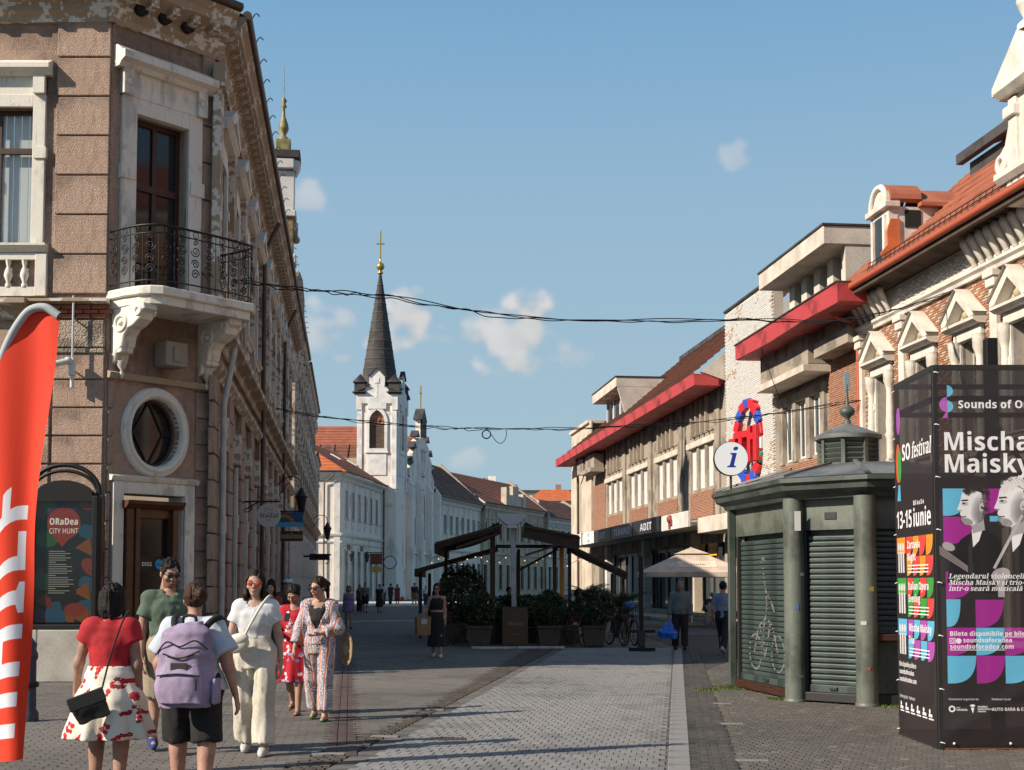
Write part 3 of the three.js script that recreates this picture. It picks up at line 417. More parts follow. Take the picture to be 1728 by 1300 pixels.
// tiled slope between two eave points and two ridge points: one strip per course, each a real step
function courses(a, b, c, d, n) { // a,b eave; d,c ridge (a->d, b->c)
  const L = (p, q, t) => p.map((v, i) => lerp(v, q[i], t)), out = [];
  const A = V(...a), nrm = V(...b).sub(A).cross(V(...d).sub(A)).normalize(), th = 0.05, up = (p, k) => [p[0] + nrm.x * k, p[1] + nrm.y * k, p[2] + nrm.z * k];
  for (let i = 0; i < n; i++) { const p0 = up(L(a, d, i / n), th), p1 = up(L(b, c, i / n), th), q0 = L(a, d, (i + 1) / n), q1 = L(b, c, (i + 1) / n); out.push([p0, p1, q1, q0], [L(a, d, i / n), L(b, c, i / n), p1, p0]); }
  return quadsGeo(out);
}
{ // white corner house
  const k = 0.11, b = thing('white_house', 'white two storey corner house with orange hipped roof in front of the church', 'building', [-16.1, 0, -128]);
  const F = face(b, 0, 0, 0), S = face(b, 0, 0, turnOf(k)), op = [], opF = [];
  for (let i = 0; i < 6; i++) { op.push([2.2 + i * 2.75 - 0.5, 2.2 + i * 2.75 + 0.5, 8.0, 10.6], [2.2 + i * 2.75 - 0.62, 2.2 + i * 2.75 + 0.62, 0.3, 4.9]); }
  S.add('wall', wall(19.1, 12.2, op, 0.4), M.whiteWall);
  for (let i = 0; i < 6; i++) { win(S, 2.2 + i * 2.75, 8.0, 1.0, 2.6, { hood: 'none', trim: M.whiteTrim, sur: 0.12, frame: M.metalDark }); win(S, 2.2 + i * 2.75, 0.3, 1.24, 4.6, { hood: 'none', trim: M.whiteTrim, sur: 0.14, frame: M.metalDark, mull: 1 }); S.add('relief', rb(2.2 + i * 2.75 - 0.5, 2.2 + i * 2.75 + 0.5, 7.0, 7.6, 0, 0.08, 0.03), M.whiteTrim); }
  F.add('wall', wall(12, 12.2, [[7.6, 8.5, 8, 10.6], [4.8, 5.7, 8, 10.6]], 0.4).translate(-12, 0, 0), M.whiteWall);
  win(F, -3.95, 8, 0.9, 2.6, { hood: 'none', trim: M.whiteTrim, frame: M.metalDark }); win(F, -6.75, 8, 0.9, 2.6, { hood: 'none', trim: M.whiteTrim, frame: M.metalDark });
  for (const [f, x0, x1] of [[F, -12, 0.1], [S, -0.1, 19.1]]) { f.add('string_course', [mould([[0, 6.2], [0.2, 6.25], [0.25, 6.45], [0, 6.55]], x0, x1), mould([[0, 5.6], [0.1, 5.6], [0.12, 5.75], [0, 5.8]], x0, x1)], M.whiteTrim); f.add('cornice', mould([[0, 11.5], [0.12, 11.5], [0.18, 11.8], [0.5, 12.0], [0.55, 12.2], [0, 12.3]], x0, x1), M.whiteTrim); f.add('gutter', rod([x0, 12.3, 0.6], [x1, 12.3, 0.6], 0.1), M.pipe); }
  for (const x of [-0.35, -2.6]) F.add('pilaster', rb(x - 0.3, x + 0.3, 0.2, 11.5, 0, 0.12, 0.02), M.whiteTrim);
  F.add('drainpipe', [rod([-1.55, 0, 0.2], [-1.55, 11.2, 0.2], 0.07), rod([-1.55, 11.2, 0.2], [-0.6, 12, 0.5], 0.07)], M.pipe);
  S.add('drainpipe', rod([18.7, 0, 0.25], [18.7, 12, 0.25], 0.09), M.pipe);
  const e = 12.25, ex = Math.sin(Math.atan(k)) * 19.3, ez = -Math.cos(Math.atan(k)) * 19.3;
  obj('roof', courses([-12, e, 0.6], [0.6, e, 0.6], [-5.5, 16.2, -6.5], [-12, 16.2, -6.5], 11), M.tileOrange, b);
  obj('roof', courses([0.6, e, 0.6], [ex + 0.6, e, ez], [ex - 5.5, 16.2, ez], [-5.5, 16.2, -6.5], 11), M.tileRed, b);  // same roof as the front slope; its shade is put into the redder tile colour
  for (const t of [0.35, 0.72]) obj('skylight', rb(-0.5, 0.5, 0, 0.12, -0.6, 0.6, 0.03).rotateX(0.5).rotateY(turnOf(k)).translate(0.6 - 2.6 + ex * t, e + 1.95, 0.6 + ez * t), M.white, b);
  for (const [x, n] of [[3.2, 'shop_board'], [9, 'shop_board']]) S.add(n, rb(x - 0.6, x + 0.6, 5.0, 5.5, 0.02, 0.08, 0.01), M.doorWood);
}
{ // church
  const b = thing('church', 'white church with slate spire, gilt cross and stepped gable front', 'building', [-12.5, 0, -147]);
  const k = 0.11, w = 4.3, dpt = 5.6, H = 21.6, F = face(b, -w, 0, 0), S = face(b, 0, 0, turnOf(k)), lt = M.churchTrim;
  const gothic = (cx, y0, y1, hw) => { const p = [[cx - hw, y0], [cx + hw, y0], [cx + hw, y1 - hw * 1.5]]; for (let i = 1; i <= 6; i++) { const a = i / 6 * Math.PI / 2.6; p.push([cx - hw + 2 * hw * Math.cos(a), y1 - hw * 1.5 + 1.72 * hw * Math.sin(a)]); } for (let i = 5; i >= 0; i--) { const a = i / 6 * Math.PI / 2.6; p.push([cx + hw - 2 * hw * Math.cos(a), y1 - hw * 1.5 + 1.72 * hw * Math.sin(a)]); } return p; };
  const belfry = (f, W, cx) => {
    const hole = gothic(cx, 16.4, 20.6, 0.82), out = gothic(cx, 16.1, 21.1, 1.14);
    f.add('wall', wall(W, H, [{ hole: [...hole].reverse() }], 0.5), M.churchWall);
    const s = new THREE.Shape(out.map(([x, y]) => new THREE.Vector2(x, y))); s.holes.push(new THREE.Path([...hole].reverse().map(([x, y]) => new THREE.Vector2(x, y))));
    const wn = f.add('window', new THREE.ExtrudeGeometry(s, { depth: 0.16, bevelEnabled: false }), lt);
    const lv = []; for (let i = 0; i < 13; i++) lv.push(rb(cx - 0.8, cx + 0.8, 16.42 + i * 0.2, 16.42 + i * 0.2 + 0.17, -0.3, -0.2, 0.01)); raw('louvre', uvm(merge(lv)), mat(0.19, 0.14, 0.105, 0.9, { map: T.wood, ms: 0.6 }), wn);
    raw('tracery', uvm(merge([poly(gothic(cx, 19.0, 20.6, 0.8), 0.06).translate(0, 0, -0.34), new THREE.TorusGeometry(0.28, 0.06, 5, 14).translate(cx - 0.38, 19.35, -0.2), new THREE.TorusGeometry(0.28, 0.06, 5, 14).translate(cx + 0.38, 19.35, -0.2), new THREE.TorusGeometry(0.28, 0.06, 5, 14).translate(cx, 19.95, -0.2)])), mat(0.42, 0.2, 0.13, 0.9), wn);
    f.add('panel', [rb(cx - 1.05, cx + 1.05, 13.5, 15.9, 0, 0.08, 0.02), rb(cx - 1.25, cx + 1.25, 15.9, 16.1, 0, 0.2, 0.02), rb(0, 0.55, 12, H, 0.0, 0.12, 0.02), rb(W - 0.55, W, 12, H, 0.0, 0.12, 0.02)], lt);
    // stepped gable over each face
    const c = W / 2; f.add('gable', poly([[-0.1, 20.6], [0.5, 20.6], [0.5, 21.3], [c - 1.0, 21.3], [c - 1.0, 20.7], [c + 1.0, 20.7], [c + 1.0, 21.3], [W - 0.5, 21.3], [W - 0.5, 20.6], [W + 0.1, 20.6], [W + 0.1, 22.6], [c + 0.85, 23.2], [c + 0.85, 24.2], [c, 25.1], [c - 0.85, 24.2], [c - 0.85, 23.2], [-0.1, 22.6]], 0.2).translate(0, 0, 0), lt);
    f.add('gable_slot', [rb(c - 0.09, c + 0.09, 22.0, 23.4, 0.2, 0.23, 0.01), rb(c - 0.25, c + 0.25, 23.5, 24.1, 0.2, 0.26, 0.02)], lt);
    f.add('coping', [bar([c - 0.95, 24.25, 0.1], [c, 25.2, 0.1], 0.5, 0.1), bar([c, 25.2, 0.1], [c + 0.95, 24.25, 0.1], 0.5, 0.1), bar([-0.2, 22.6, 0.1], [c - 0.8, 23.2, 0.1], 0.6, 0.1), bar([c + 0.8, 23.2, 0.1], [W + 0.2, 22.6, 0.1], 0.6, 0.1)], M.slate);
  };
  belfry(F, w, w / 2); belfry(S, dpt, dpt / 2);
  F.add('back_wall', [bx(0, 0.4, 0, H, -dpt, -0.5), bx(0.4, w, 0, H, -dpt, -dpt + 0.4)], M.churchWall);
  F.add('offset', poly([[-1.6, 0], [0, 0], [0, 13.4], [-0.1, 13.4], [-1.6, 11]], 1.2).translate(0, 0, -1.5), M.churchWall);
  const cxr = -w / 2, czr = -dpt / 2;
  for (const [x, z] of [[-w + 0.3, -0.3], [-0.3, -0.3], [0.2, -dpt + 0.3], [-w + 0.3, -dpt + 0.3]]) obj('corner_roof', [new THREE.ConeGeometry(1.1, 1.0, 4).rotateY(Math.PI / 4).translate(x, 24.1, z), bx(x - 0.6, x + 0.6, 22.3, 23.6, z - 0.6, z + 0.6), new THREE.ConeGeometry(1.2, 0.5, 4).rotateY(Math.PI / 4).translate(x, 22.75, z)], M.slate, b);
  obj('spire', [new THREE.CylinderGeometry(0.12, 2.15, 12.6, 8).rotateY(Math.PI / 8).translate(cxr, 30.0, czr), rod([cxr, 22, czr], [cxr, 24, czr], 2.2, 2.15, 8)], mat(0.085, 0.075, 0.072, 0.75, { map: T.dirty, ms: 0.25, bump: T.rough, bs: 0.4, bh: 0.03 }), b);
  obj('slate_bands', [...Array(11)].map((_, i) => { const y = 24.4 + i * 1.05, r = lerp(2.15, 0.12, (y - 23.7) / 12.6) + 0.03; return new THREE.CylinderGeometry(r - 0.02, r + 0.03, 0.12, 8, 1, true).rotateY(Math.PI / 8).translate(cxr, y, czr); }), M.slate, b).userData.kind = 'stuff';
  obj('gilt_ball', lathe([[0.3, 0], [0.34, 0.1], [0.18, 0.25], [0.22, 0.4], [0.42, 0.6], [0.46, 0.85], [0.36, 1.1], [0.12, 1.3], [0.08, 1.7]], 14).translate(cxr, 36.2, czr), M.gilt, b);
  obj('cross', [rb(cxr - 0.08, cxr + 0.08, 37.8, 41, czr - 0.08, czr + 0.08, 0.02), rb(cxr - 0.45, cxr + 0.45, 39.5, 39.66, czr - 0.07, czr + 0.07, 0.02)], M.gilt, b);
  // stepped west front, along the street
  const G = face(b, Math.sin(Math.atan(k)) * 6, -Math.cos(Math.atan(k)) * 6, turnOf(k));
  const half = [[20, 0], [20, 12.6], [18.4, 13.4], [18.4, 14.8], [16.6, 15.6], [16.6, 16.8], [14.6, 17.6], [14.6, 18.4], [12.4, 19], [11.5, 19], [11.5, 21.4], [10, 22.3]];
  const outl = [...half.map(([x, y]) => [x, y]), ...half.slice(0, -1).reverse().map(([x, y]) => [20 - x, y])];
  const holes = [{ hole: [...gothic(10, 7, 12.6, 1.0)].reverse() }, { hole: [...gothic(4.2, 6, 9.5, 0.7)].reverse() }, { hole: [...gothic(15.8, 6, 9.5, 0.7)].reverse() }, { hole: [...gothic(10, 0, 4.6, 1.1)].reverse() }];
  G.add('front_wall', wall(20, 22, holes, 0.6, outl), M.churchWall);
  for (const [c, y0, y1, hw] of [[10, 7, 12.6, 1], [4.2, 6, 9.5, 0.7], [15.8, 6, 9.5, 0.7]]) { const o = G.add('window', poly(gothic(c, y0, y1, hw), 0.05).translate(0, 0, -0.45), M.glass); const s = new THREE.Shape(gothic(c, y0 - 0.2, y1 + 0.4, hw + 0.28).map((p) => new THREE.Vector2(...p))); s.holes.push(new THREE.Path([...gothic(c, y0, y1, hw)].reverse().map((p) => new THREE.Vector2(...p)))); raw('surround', uvm(new THREE.ExtrudeGeometry(s, { depth: 0.2, bevelEnabled: false })), lt, o); }
  G.add('door', poly(gothic(10, 0, 4.6, 1.1), 0.08).translate(0, 0, -0.45), M.doorWood);
  for (const x of [0.6, 6.6, 13.4, 19.4]) G.add('buttress', [rb(x - 0.6, x + 0.6, 0, 12.8, 0, 0.7, 0.05), poly([[0, 0], [0.8, 0], [0, 1.2]], 1.2).rotateY(-Math.PI / 2).translate(x + 0.6, 12.8, 0)], M.churchWall);
  for (const [x, y] of [[19.2, 13], [17.5, 15.3], [15.6, 17.2], [0.8, 13], [2.5, 15.3], [4.4, 17.2], [6.6, 18.7], [13.4, 18.7]]) G.add('step_cap', poly([[-1, 0], [0, 0.75], [1, 0]], 0.9).translate(x, y + 0.35, -0.75), M.slate);
  G.add('peak_cap', [poly([[-1.9, 0], [0, 1.5], [1.9, 0]], 1.1).translate(10, 21.3, -0.85), rb(8.6, 11.4, 19.4, 21.4, -0.5, 0.25, 0.05)], M.slate);
  G.add('niche', [rb(9.1, 10.9, 14.6, 15.2, 0, 0.35, 0.05), rb(9.3, 9.6, 15.2, 17.6, 0, 0.3, 0.03), rb(10.4, 10.7, 15.2, 17.6, 0, 0.3, 0.03), rb(9.1, 10.9, 17.6, 17.9, 0, 0.4, 0.05), mould([[0, 5.2], [0.2, 5.3], [0, 5.5]], 0, 20)], lt);
  G.add('gable_cross', [rb(9.93, 10.07, 22.6, 25.6, -0.3, -0.16, 0.02), rb(9.6, 10.4, 24.6, 24.76, -0.3, -0.16, 0.02)], M.gilt);
  G.add('nave', bx(1, 19, 0, 12.4, -22, -0.6), M.churchWall);
  const rg = quadsGeo([[[0.4, 12.4, -22], [10, 19.5, -22], [10, 19.5, -0.5], [0.4, 12.4, -0.5]], [[10, 19.5, -22], [19.6, 12.4, -22], [19.6, 12.4, -0.5], [10, 19.5, -0.5]]]); G.add('roof', rg, M.tileBrown);
}
{ // tall roof seen between the street and the tower
  const b = thing('red_roofed_hall', 'long hall with big red tiled roof behind the white corner house', 'building', [-30, 0, -158]);
  obj('wall', bx(0, 13.2, 0, 16.4, -12, 0), M.ochre, b); obj('lower_roof', courses([-0.6, 14.6, 0.9], [13.8, 14.6, 0.9], [13.8, 18.2, -2.4], [-0.6, 18.2, -2.4], 8), M.tileBrown, b); obj('roof', courses([-0.6, 18.1, -2.5], [13.8, 18.1, -2.5], [13.8, 20.8, -6], [-0.6, 20.8, -6], 7), M.tileRed, b);
  for (let i = 0; i < 8; i++) obj('seam', bar([0.5 + i * 1.7, 14.75, 0.95], [0.5 + i * 1.7, 18.3, -2.35], 0.1, 0.1), M.tileBrown, b);
}
function farHouse(label, X, d, k, len, H, ridge, o = {}) {
  const b = thing('far_house', label, 'building', [X, 0, -d], turnOf(k), 'houses round the far bend of the street'), S = face(b, 0, 0, 0);
  const { m = M.whiteWall, roof = M.tileBrown, bays = 8, y1 = 8.4, h1 = 2.3, y0 = 1, h0 = 3.6, trim = M.whiteTrim } = o, bw = len / bays, op = [];
  for (let i = 0; i < bays; i++) op.push([(i + 0.5) * bw - 0.55, (i + 0.5) * bw + 0.55, y1, y1 + h1], [(i + 0.5) * bw - 0.7, (i + 0.5) * bw + 0.7, y0, y0 + h0]);
  S.add('wall', wall(len, H, op, 0.4), m);
  for (let i = 0; i < bays; i++) { win(S, (i + 0.5) * bw, y1, 1.1, h1, { hood: o.hood || 'none', trim, sur: 0.14, frame: M.metalDark }); win(S, (i + 0.5) * bw, y0, 1.4, h0, { hood: 'none', trim, sur: 0.14, frame: M.metalDark }); if (o.pil) S.add('pilaster', rb(i * bw - 0.25, i * bw + 0.25, 6.4, H - 0.9, 0, 0.15, 0.02), trim); }
  S.add('string_course', mould([[0, 6], [0.2, 6.05], [0.25, 6.25], [0, 6.35]], 0, len), trim);
  S.add('cornice', mould([[0, H - 0.8], [0.12, H - 0.8], [0.2, H - 0.4], [0.55, H - 0.15], [0.6, H], [0, H + 0.05]], 0, len), trim);
  S.add('gutter', rod([0, H + 0.08, 0.66], [len, H + 0.08, 0.66], 0.11), M.pipe); S.add('drainpipe', [rod([len - 0.3, 0, 0.25], [len - 0.3, H - 0.8, 0.25], 0.1), rod([len - 0.3, H - 0.8, 0.25], [len - 0.9, H, 0.6], 0.1)], M.pipe);
  S.add('roof', courses([-0.1, H, 0.7], [len + 0.1, H, 0.7], [len + 0.1, ridge, -6], [-0.1, ridge, -6], 16), roof);
  S.add('party_wall', [poly([[0.8, H], [-6, ridge + 0.5], [-12, H], [-12, 0], [0, 0]], 0.4).rotateY(-Math.PI / 2).translate(len, 0, 0)], o.party || M.ochre);
  return [b, S];
}
farHouse('white far house with brown tiled roof just beyond the church', -9.7, 173, 0.244, 22.3, 12.9, 18.6, { bays: 8 });
{ const [b, S] = farHouse('beige far house with red roof and white dormers round the bend', -4.4, 194.7, 0.363, 28.5, 13.4, 18.2, { m: M.ochre, roof: M.tileRed, pil: true, hood: 'flat', bays: 9, trim: M.cream });
  S.add('attic_gable', [rb(9.5, 16.5, 13.4, 15.2, 0, 0.5, 0.05), rb(8.6, 10, 13.4, 16.2, -0.2, 0.7, 0.05), rb(16, 17.4, 13.4, 15.6, -0.2, 0.7, 0.05), rb(12, 14.5, 15.2, 16.6, -0.1, 0.5, 0.05)], M.cream); }
farHouse('last far house with ornate windows at the end of the street', 5.6, 221.5, 0.42, 24, 12.6, 16.4, { m: M.cream, roof: M.tileBrown, pil: true, hood: 'tri', bays: 8, trim: M.whiteTrim });
{ const d = 212, q = (x, y) => [(x - 864) / 2300 * d, 1.6 + (988 - y) / 2300 * d]; const b = thing('fire_wall', 'bare white fire wall rising above the red roofs', 'wall', [0, 0, -d - 12]);
  obj('masonry', poly([[805, 1040], [805, 813], [822, 805], [849, 806], [912, 837], [914, 1040]].map(([x, y]) => q(x, y)), 0.5), M.churchWall, b); obj('chimney', rb(...[q(822, 0)[0], q(836, 0)[0]], q(0, 812)[1], q(0, 794)[1], -0.2, 1, 0.05), M.churchWall, b); }
{ const b = thing('distant_block', 'distant cream block with bright orange hipped roof', 'building', [1, 0, -290]);
  obj('wall', bx(2.5, 14, 0, 19.6, -12, 0), M.cream, b); obj('upper_wall', bx(-4, 14, 0, 22.6, -32, -18), M.whiteWall, b); obj('grey_roof', bx(-4.5, 14.5, 22.6, 23.1, -33, -17.5), M.slate, b);
  obj('roof', [courses([2, 19.6, 0.6], [14.4, 19.6, 0.6], [11, 22.4, -6], [5.5, 22.4, -6], 8), quadsGeo([[[2, 19.6, 0.6], [5.5, 22.4, -6], [2, 19.6, -12.6]]])], M.tileOrange, b);
  for (const x of [-1, 9]) obj('chimney', rb(x, x + 1.3, 22.8, 24.8, -24, -23, 0.05), mat(0.4, 0.2, 0.14, 0.9), b); }
{ // a tree crown showing over the roofs
  const t = thing('far_tree', 'round green tree crown showing above the far roofs', 'tree', [-5.3, 0, -262]); const r = rng(12), l = [];
  const tr = obj('trunk', [rod([0, 0, 0], [0.2, 16, 0], 0.4, 0.25), rod([0.2, 14, 0], [1.8, 19, 0.3], 0.2, 0.08), rod([0.1, 13, 0], [-1.6, 18, -0.3], 0.2, 0.08)], M.brownWood, t);
  for (let i = 0; i < 1500; i++) { const a = r() * 6.283, e = Math.acos(2 * r() - 1), q = Math.cbrt(0.25 + 0.75 * r()); const x = q * 3.4 * Math.sin(e) * Math.cos(a), y = q * 3 * Math.cos(e), z = q * 3.4 * Math.sin(e) * Math.sin(a); if (fbm(x * 0.6 + 9, y * 0.6, z * 0.6, 2) < 0.42) continue; l.push(new THREE.PlaneGeometry(0.5, 0.4).rotateX(r() * 6).rotateY(r() * 6).translate(x, 19.2 + y, z)); }
  obj('crown', l, mat(0.07, 0.10, 0.03, 0.8, { side: THREE.DoubleSide }), t); }
// ---------------------------------------------------------------- right side of the street; local x runs towards the camera
const thetaR = -(Math.PI / 2 - Math.atan(0.115)), onR = (d) => [17 - 0.115 * d, -d], sR = (d0, d) => (d0 - d) / 0.9934;
const brickGeo = uvm(rb(-0.118, 0.118, -0.031, 0.031, -0.03, 0.03, 0.006));
function bricks(S, name, x0, x1, y0, y1, z, m, holes = [], tone = (i, j, r) => 0.85 + r() * 0.3, bw = 0.25, bh = 0.076) {
  const l = [], c = [], r = rng(x0 * 100 + y0 * 17 + 3), nx = Math.ceil((x1 - x0) / bw), ny = Math.floor((y1 - y0) / bh);
  for (let j = 0; j < ny; j++) for (let i = 0; i <= nx; i++) { const x = x0 + (i + (j & 1 ? 0.5 : 0)) * bw, y = y0 + (j + 0.5) * bh; if (x < x0 + 0.1 || x > x1 - 0.1 || holes.some(([a, b, cc, d]) => x > a - 0.1 && x < b + 0.1 && y > cc && y < d)) continue; const t = tone(i, j, r); l.push(MX(x, y, z + (r() - 0.5) * 0.012)); c.push(Array.isArray(t) ? C(...t) : C(t, t, t)); }
  const o = inst(name, brickGeo, m, l, c, S.parent); S.set(o); o.userData.kind = 'stuff'; return o;
}
const brickMat = mat(0.48, 0.25, 0.165, 0.9, { map: T.vary, ms: 1.5 }), mortar = mat(0.50, 0.44, 0.37, 0.95, { map: T.vary, ms: 1 });
{ // ornate brick and stucco house nearest on the right
  const D0 = 45.4, b = thing('ornate_house', 'ornate brick house with cream stucco pediments and red tiled roof', 'building', [onR(D0)[0], 0, onR(D0)[1]], thetaR), S = face(b, 0, 0, 0), s = (d) => sR(D0, d), len = s(24);
  const cs = [43.6, 40.35, 37.35, 34.4, 31.4, 28.4].map(s), op = cs.map((c) => [c - 0.55, c + 0.55, 5.55, 8.35]).concat(cs.map((c) => [c - 0.9, c + 0.9, 0.4, 3.8]));
  S.add('wall', wall(len, 11.0, op, 0.4), mortar);
  const tr = M.cream, wt = mat(0.80, 0.745, 0.665, 0.85, { map: T.vary, ms: 0.4, bump: T.grain, bs: 2, bh: 0.004 });
  bricks(S, 'brickwork', 0.3, len, 5.0, 10.05, 0.02, mat(1, 1, 1, 0.9, { map: T.vary, ms: 1.5 }), cs.map((c) => [c - 0.85, c + 0.85, 4.6, 9.0]), (i, j, r) => ((i + Math.floor(j / 2)) % 3 === 0 ? [0.62, 0.48, 0.34] : [0.46 * (0.85 + r() * 0.3), 0.21, 0.125]).map((v) => v * (0.9 + r() * 0.2)));
  for (const c of cs) {
    const w = win(S, c, 5.55, 1.1, 2.8, { hood: 'none', trim: wt, sur: 0.14, frame: mat(0.5, 0.45, 0.38, 0.6), glass: M.glassBlue, depth: 0.3, trans: 0.66 });
    raw('pediment', cached('pedR1', () => { const a = 1.0, y = 3.12; return [mould([[0, y], [0.3, y + 0.02], [0.42, y + 0.1], [0.42, y + 0.18], [0, y + 0.2]], -a, a), poly([[-a, y + 0.2], [-a, y + 0.32], [0, y + 1.05], [a, y + 0.32], [a, y + 0.2], [a - 0.25, y + 0.2], [0, y + 0.8], [-a + 0.25, y + 0.2]], 0.42), quadsGeo([[[-a - 0.06, y + 0.3, 0.5], [0, y + 1.12, 0.5], [0, y + 1.12, 0], [-a - 0.06, y + 0.3, 0]], [[0, y + 1.12, 0.5], [a + 0.06, y + 0.3, 0.5], [a + 0.06, y + 0.3, 0], [0, y + 1.12, 0]]]), poly([[-a + 0.2, y + 0.2], [0, y + 0.82], [a - 0.2, y + 0.2]], 0.1), rb(-0.85, 0.85, 2.82, 3.14, 0, 0.14, 0.03)]; }), wt, w);
    raw('relief', cached('relR1', () => [sph(0, 3.5, 0.12, 0.13), sph(-0.22, 3.42, 0.1, 0.08), sph(0.22, 3.42, 0.1, 0.08)]), mat(0.45, 0.36, 0.22, 0.9), w);
    for (const q of [-1, 1]) raw('column', cached('colR1', () => lathe([[0.15, -0.55], [0.17, -0.5], [0.12, -0.42], [0.13, -0.1], [0.16, -0.02], [0.13, 0.04], [0.12, 0.7], [0.17, 0.8], [0.12, 0.9], [0.14, 1.2], [0.12, 1.4], [0.1, 2.2], [0.14, 2.35], [0.19, 2.5], [0.2, 2.75], [0.22, 2.85]], 12)), wt, w).position.set(q * 0.76, 0, 0.12);
    raw('balcony_sill', cached('silR1', () => [rb(-1.0, 1.0, -0.5, -0.36, 0, 0.35, 0.04), rb(-0.9, 0.9, -0.86, -0.5, 0, 0.14, 0.03), mould([[0, -0.95], [0.2, -0.9], [0.24, -0.84], [0, -0.84]], -1, 1)]), tr, w);
    win(S, c, 0.4, 1.8, 3.4, { hood: 'none', trim: tr, sur: 0.2, glass: M.glass });
  }
  for (const d of [45.3, 41.85, 35.75, 29.9]) { const x = s(d); S.add('pilaster', [rb(x - 0.2, x + 0.2, 4.9, 9.7, 0, 0.16, 0.02), rb(x - 0.26, x + 0.26, 9.5, 9.75, 0, 0.24, 0.03), rb(x - 0.3, x + 0.3, 9.75, 9.95, 0, 0.3, 0.03), rb(x - 0.27, x + 0.27, 4.8, 5.6, 0, 0.24, 0.03)], wt); }
  S.add('architrave', [mould([[0, 9.95], [0.16, 9.95], [0.18, 10.05], [0.26, 10.12], [0.26, 10.2], [0, 10.25]], 0, len), rb(0, len, 10.25, 11.0, 0, 0.06, 0.01), mould([[0, 4.5], [0.2, 4.5], [0.34, 4.7], [0.34, 4.8], [0, 4.88]], 0, len)], wt);
  { const g = cached('brkR1', () => [rod([0, 0, 0.12], [0, 0.62, 0.42], 0.07, 0.13, 10), sph(0, 0.0, 0.12, 0.08, 8), sph(0, 0.64, 0.42, 0.13, 8)]);
    for (const [a, e] of [[0.35, 3.1], [8.7, 12.4], [16, 20]]) for (let x = a; x < e; x += 0.46) S.raw('cornice_bracket', g, wt, x, 10.3, 0.02); }
  { const r = rng(44), l = []; for (let i = 0; i < 420; i++) l.push(sph(3.1 + r() * 5.5, 10.32 + r() * 0.55, 0.055, 0.018 + r() * 0.03, 6)); const o = S.add('frieze_relief', l, wt); o.userData.kind = 'stuff'; }
  S.add('soffit', [quadsGeo([[[-0.2, 11.02, 0], [len, 11.02, 0], [len, 11.2, 1.0], [-0.2, 11.2, 1.0]]]), rb(-0.2, len, 10.98, 11.18, 0.85, 0.98, 0.02)], mat(0.13, 0.085, 0.06, 0.9, { map: T.dirty, ms: 0.4 }));
  S.add('gutter', [rod([1.0, 11.22, 1.05], [len, 11.22, 1.05], 0.1, 0.1, 10)], M.orangePipe);
  S.add('downpipe', [tube([[-0.15, 11.15, 1.05], [-0.15, 10.7, 0.95], [-0.1, 10.45, 0.4], [0.0, 10.2, 0.16]], 0.07, 20, 8), rod([0.0, 10.2, 0.16], [0.0, 4.5, 0.16], 0.07)], M.orangePipe);
  // roof in tile courses, each course its own strip
  { const y0 = 11.25, y1 = 16.6, z0 = 1.1, z1 = -5, N = 26; for (let i = 0; i < N; i++) { const t0 = i / N, t1 = (i + 1) / N, yA = lerp(y0, y1, t0), yB = lerp(y0, y1, t1), zA = lerp(z0, z1, t0), zB = lerp(z0, z1, t1);
      S.add('tile_course', quadsGeo([[[-0.2, yA + 0.07, zA + 0.03], [len, yA + 0.07, zA + 0.03], [len, yB + 0.01, zB], [-0.2, yB + 0.01, zB]], [[-0.2, yA, zA + 0.03], [len, yA, zA + 0.03], [len, yA + 0.07, zA + 0.03], [-0.2, yA + 0.07, zA + 0.03]]]), [M.tileRed, M.tileRed2, M.tileRed3][(i * 7) % 3]); }
    S.add('gable_end', [poly([[1.0, 11.1], [-5, 16.5], [-11, 11.1], [-11, 0], [0, 0], [0, 11]], 0.3).rotateY(-Math.PI / 2).translate(0.3, 0, 0)], M.ochre);
    const fl = []; for (let x = 3; x < len; x += 0.35) fl.push(rod([x, 11.45, 0.95], [x, 11.68, 0.9], 0.012, 0.012, 4)); fl.push(rod([3, 11.68, 0.9], [len, 11.68, 0.9], 0.015), rod([3, 11.55, 0.93], [len, 11.55, 0.93], 0.015)); S.add('snow_guard', fl, M.iron);
    S.add('ridge_shed', [quadsGeo([[[1.0, 15.9, -3], [9, 15.9, -3], [9, 17.4, -7], [1.0, 17.4, -7]]]), rb(1, 9, 15.6, 15.95, -3.2, -2.95, 0.03), bx(1.3, 8.7, 14.5, 15.6, -4.5, -3.3)], M.slate); }
  // round-headed dormer
  { const x = s(42.6); const arc = [...Array(13)].map((_, i) => [0.72 * Math.cos(i / 12 * Math.PI), 13.55 + 0.62 * Math.sin(i / 12 * Math.PI)]);
    const d = S.add('dormer', [poly([[-0.72, 11.3], [0.72, 11.3], ...arc], 0.3).translate(x, 0, 0.15), rb(x - 0.55, x - 0.4, 11.6, 13.2, 0.45, 0.55, 0.02), rb(x + 0.4, x + 0.55, 11.6, 13.2, 0.45, 0.55, 0.02), rb(x - 0.9, x + 0.9, 11.3, 11.6, 0.1, 0.65, 0.04), rb(x - 0.85, x + 0.85, 13.35, 13.55, 0.1, 0.62, 0.04), new THREE.TorusGeometry(0.62, 0.1, 6, 18, Math.PI).translate(x, 13.55, 0.48), bx(x - 0.7, x + 0.7, 11.6, 13.4, -4, 0.15)], wt);
    raw('dormer_window', uvm(merge([bx(x - 0.36, x + 0.36, 11.65, 13.2, 0.4, 0.47)])), M.glass, d);
    raw('side_window', uvm(bx(x + 0.7, x + 0.73, 12.75, 13.3, -0.6, -0.08)), M.dark, d);
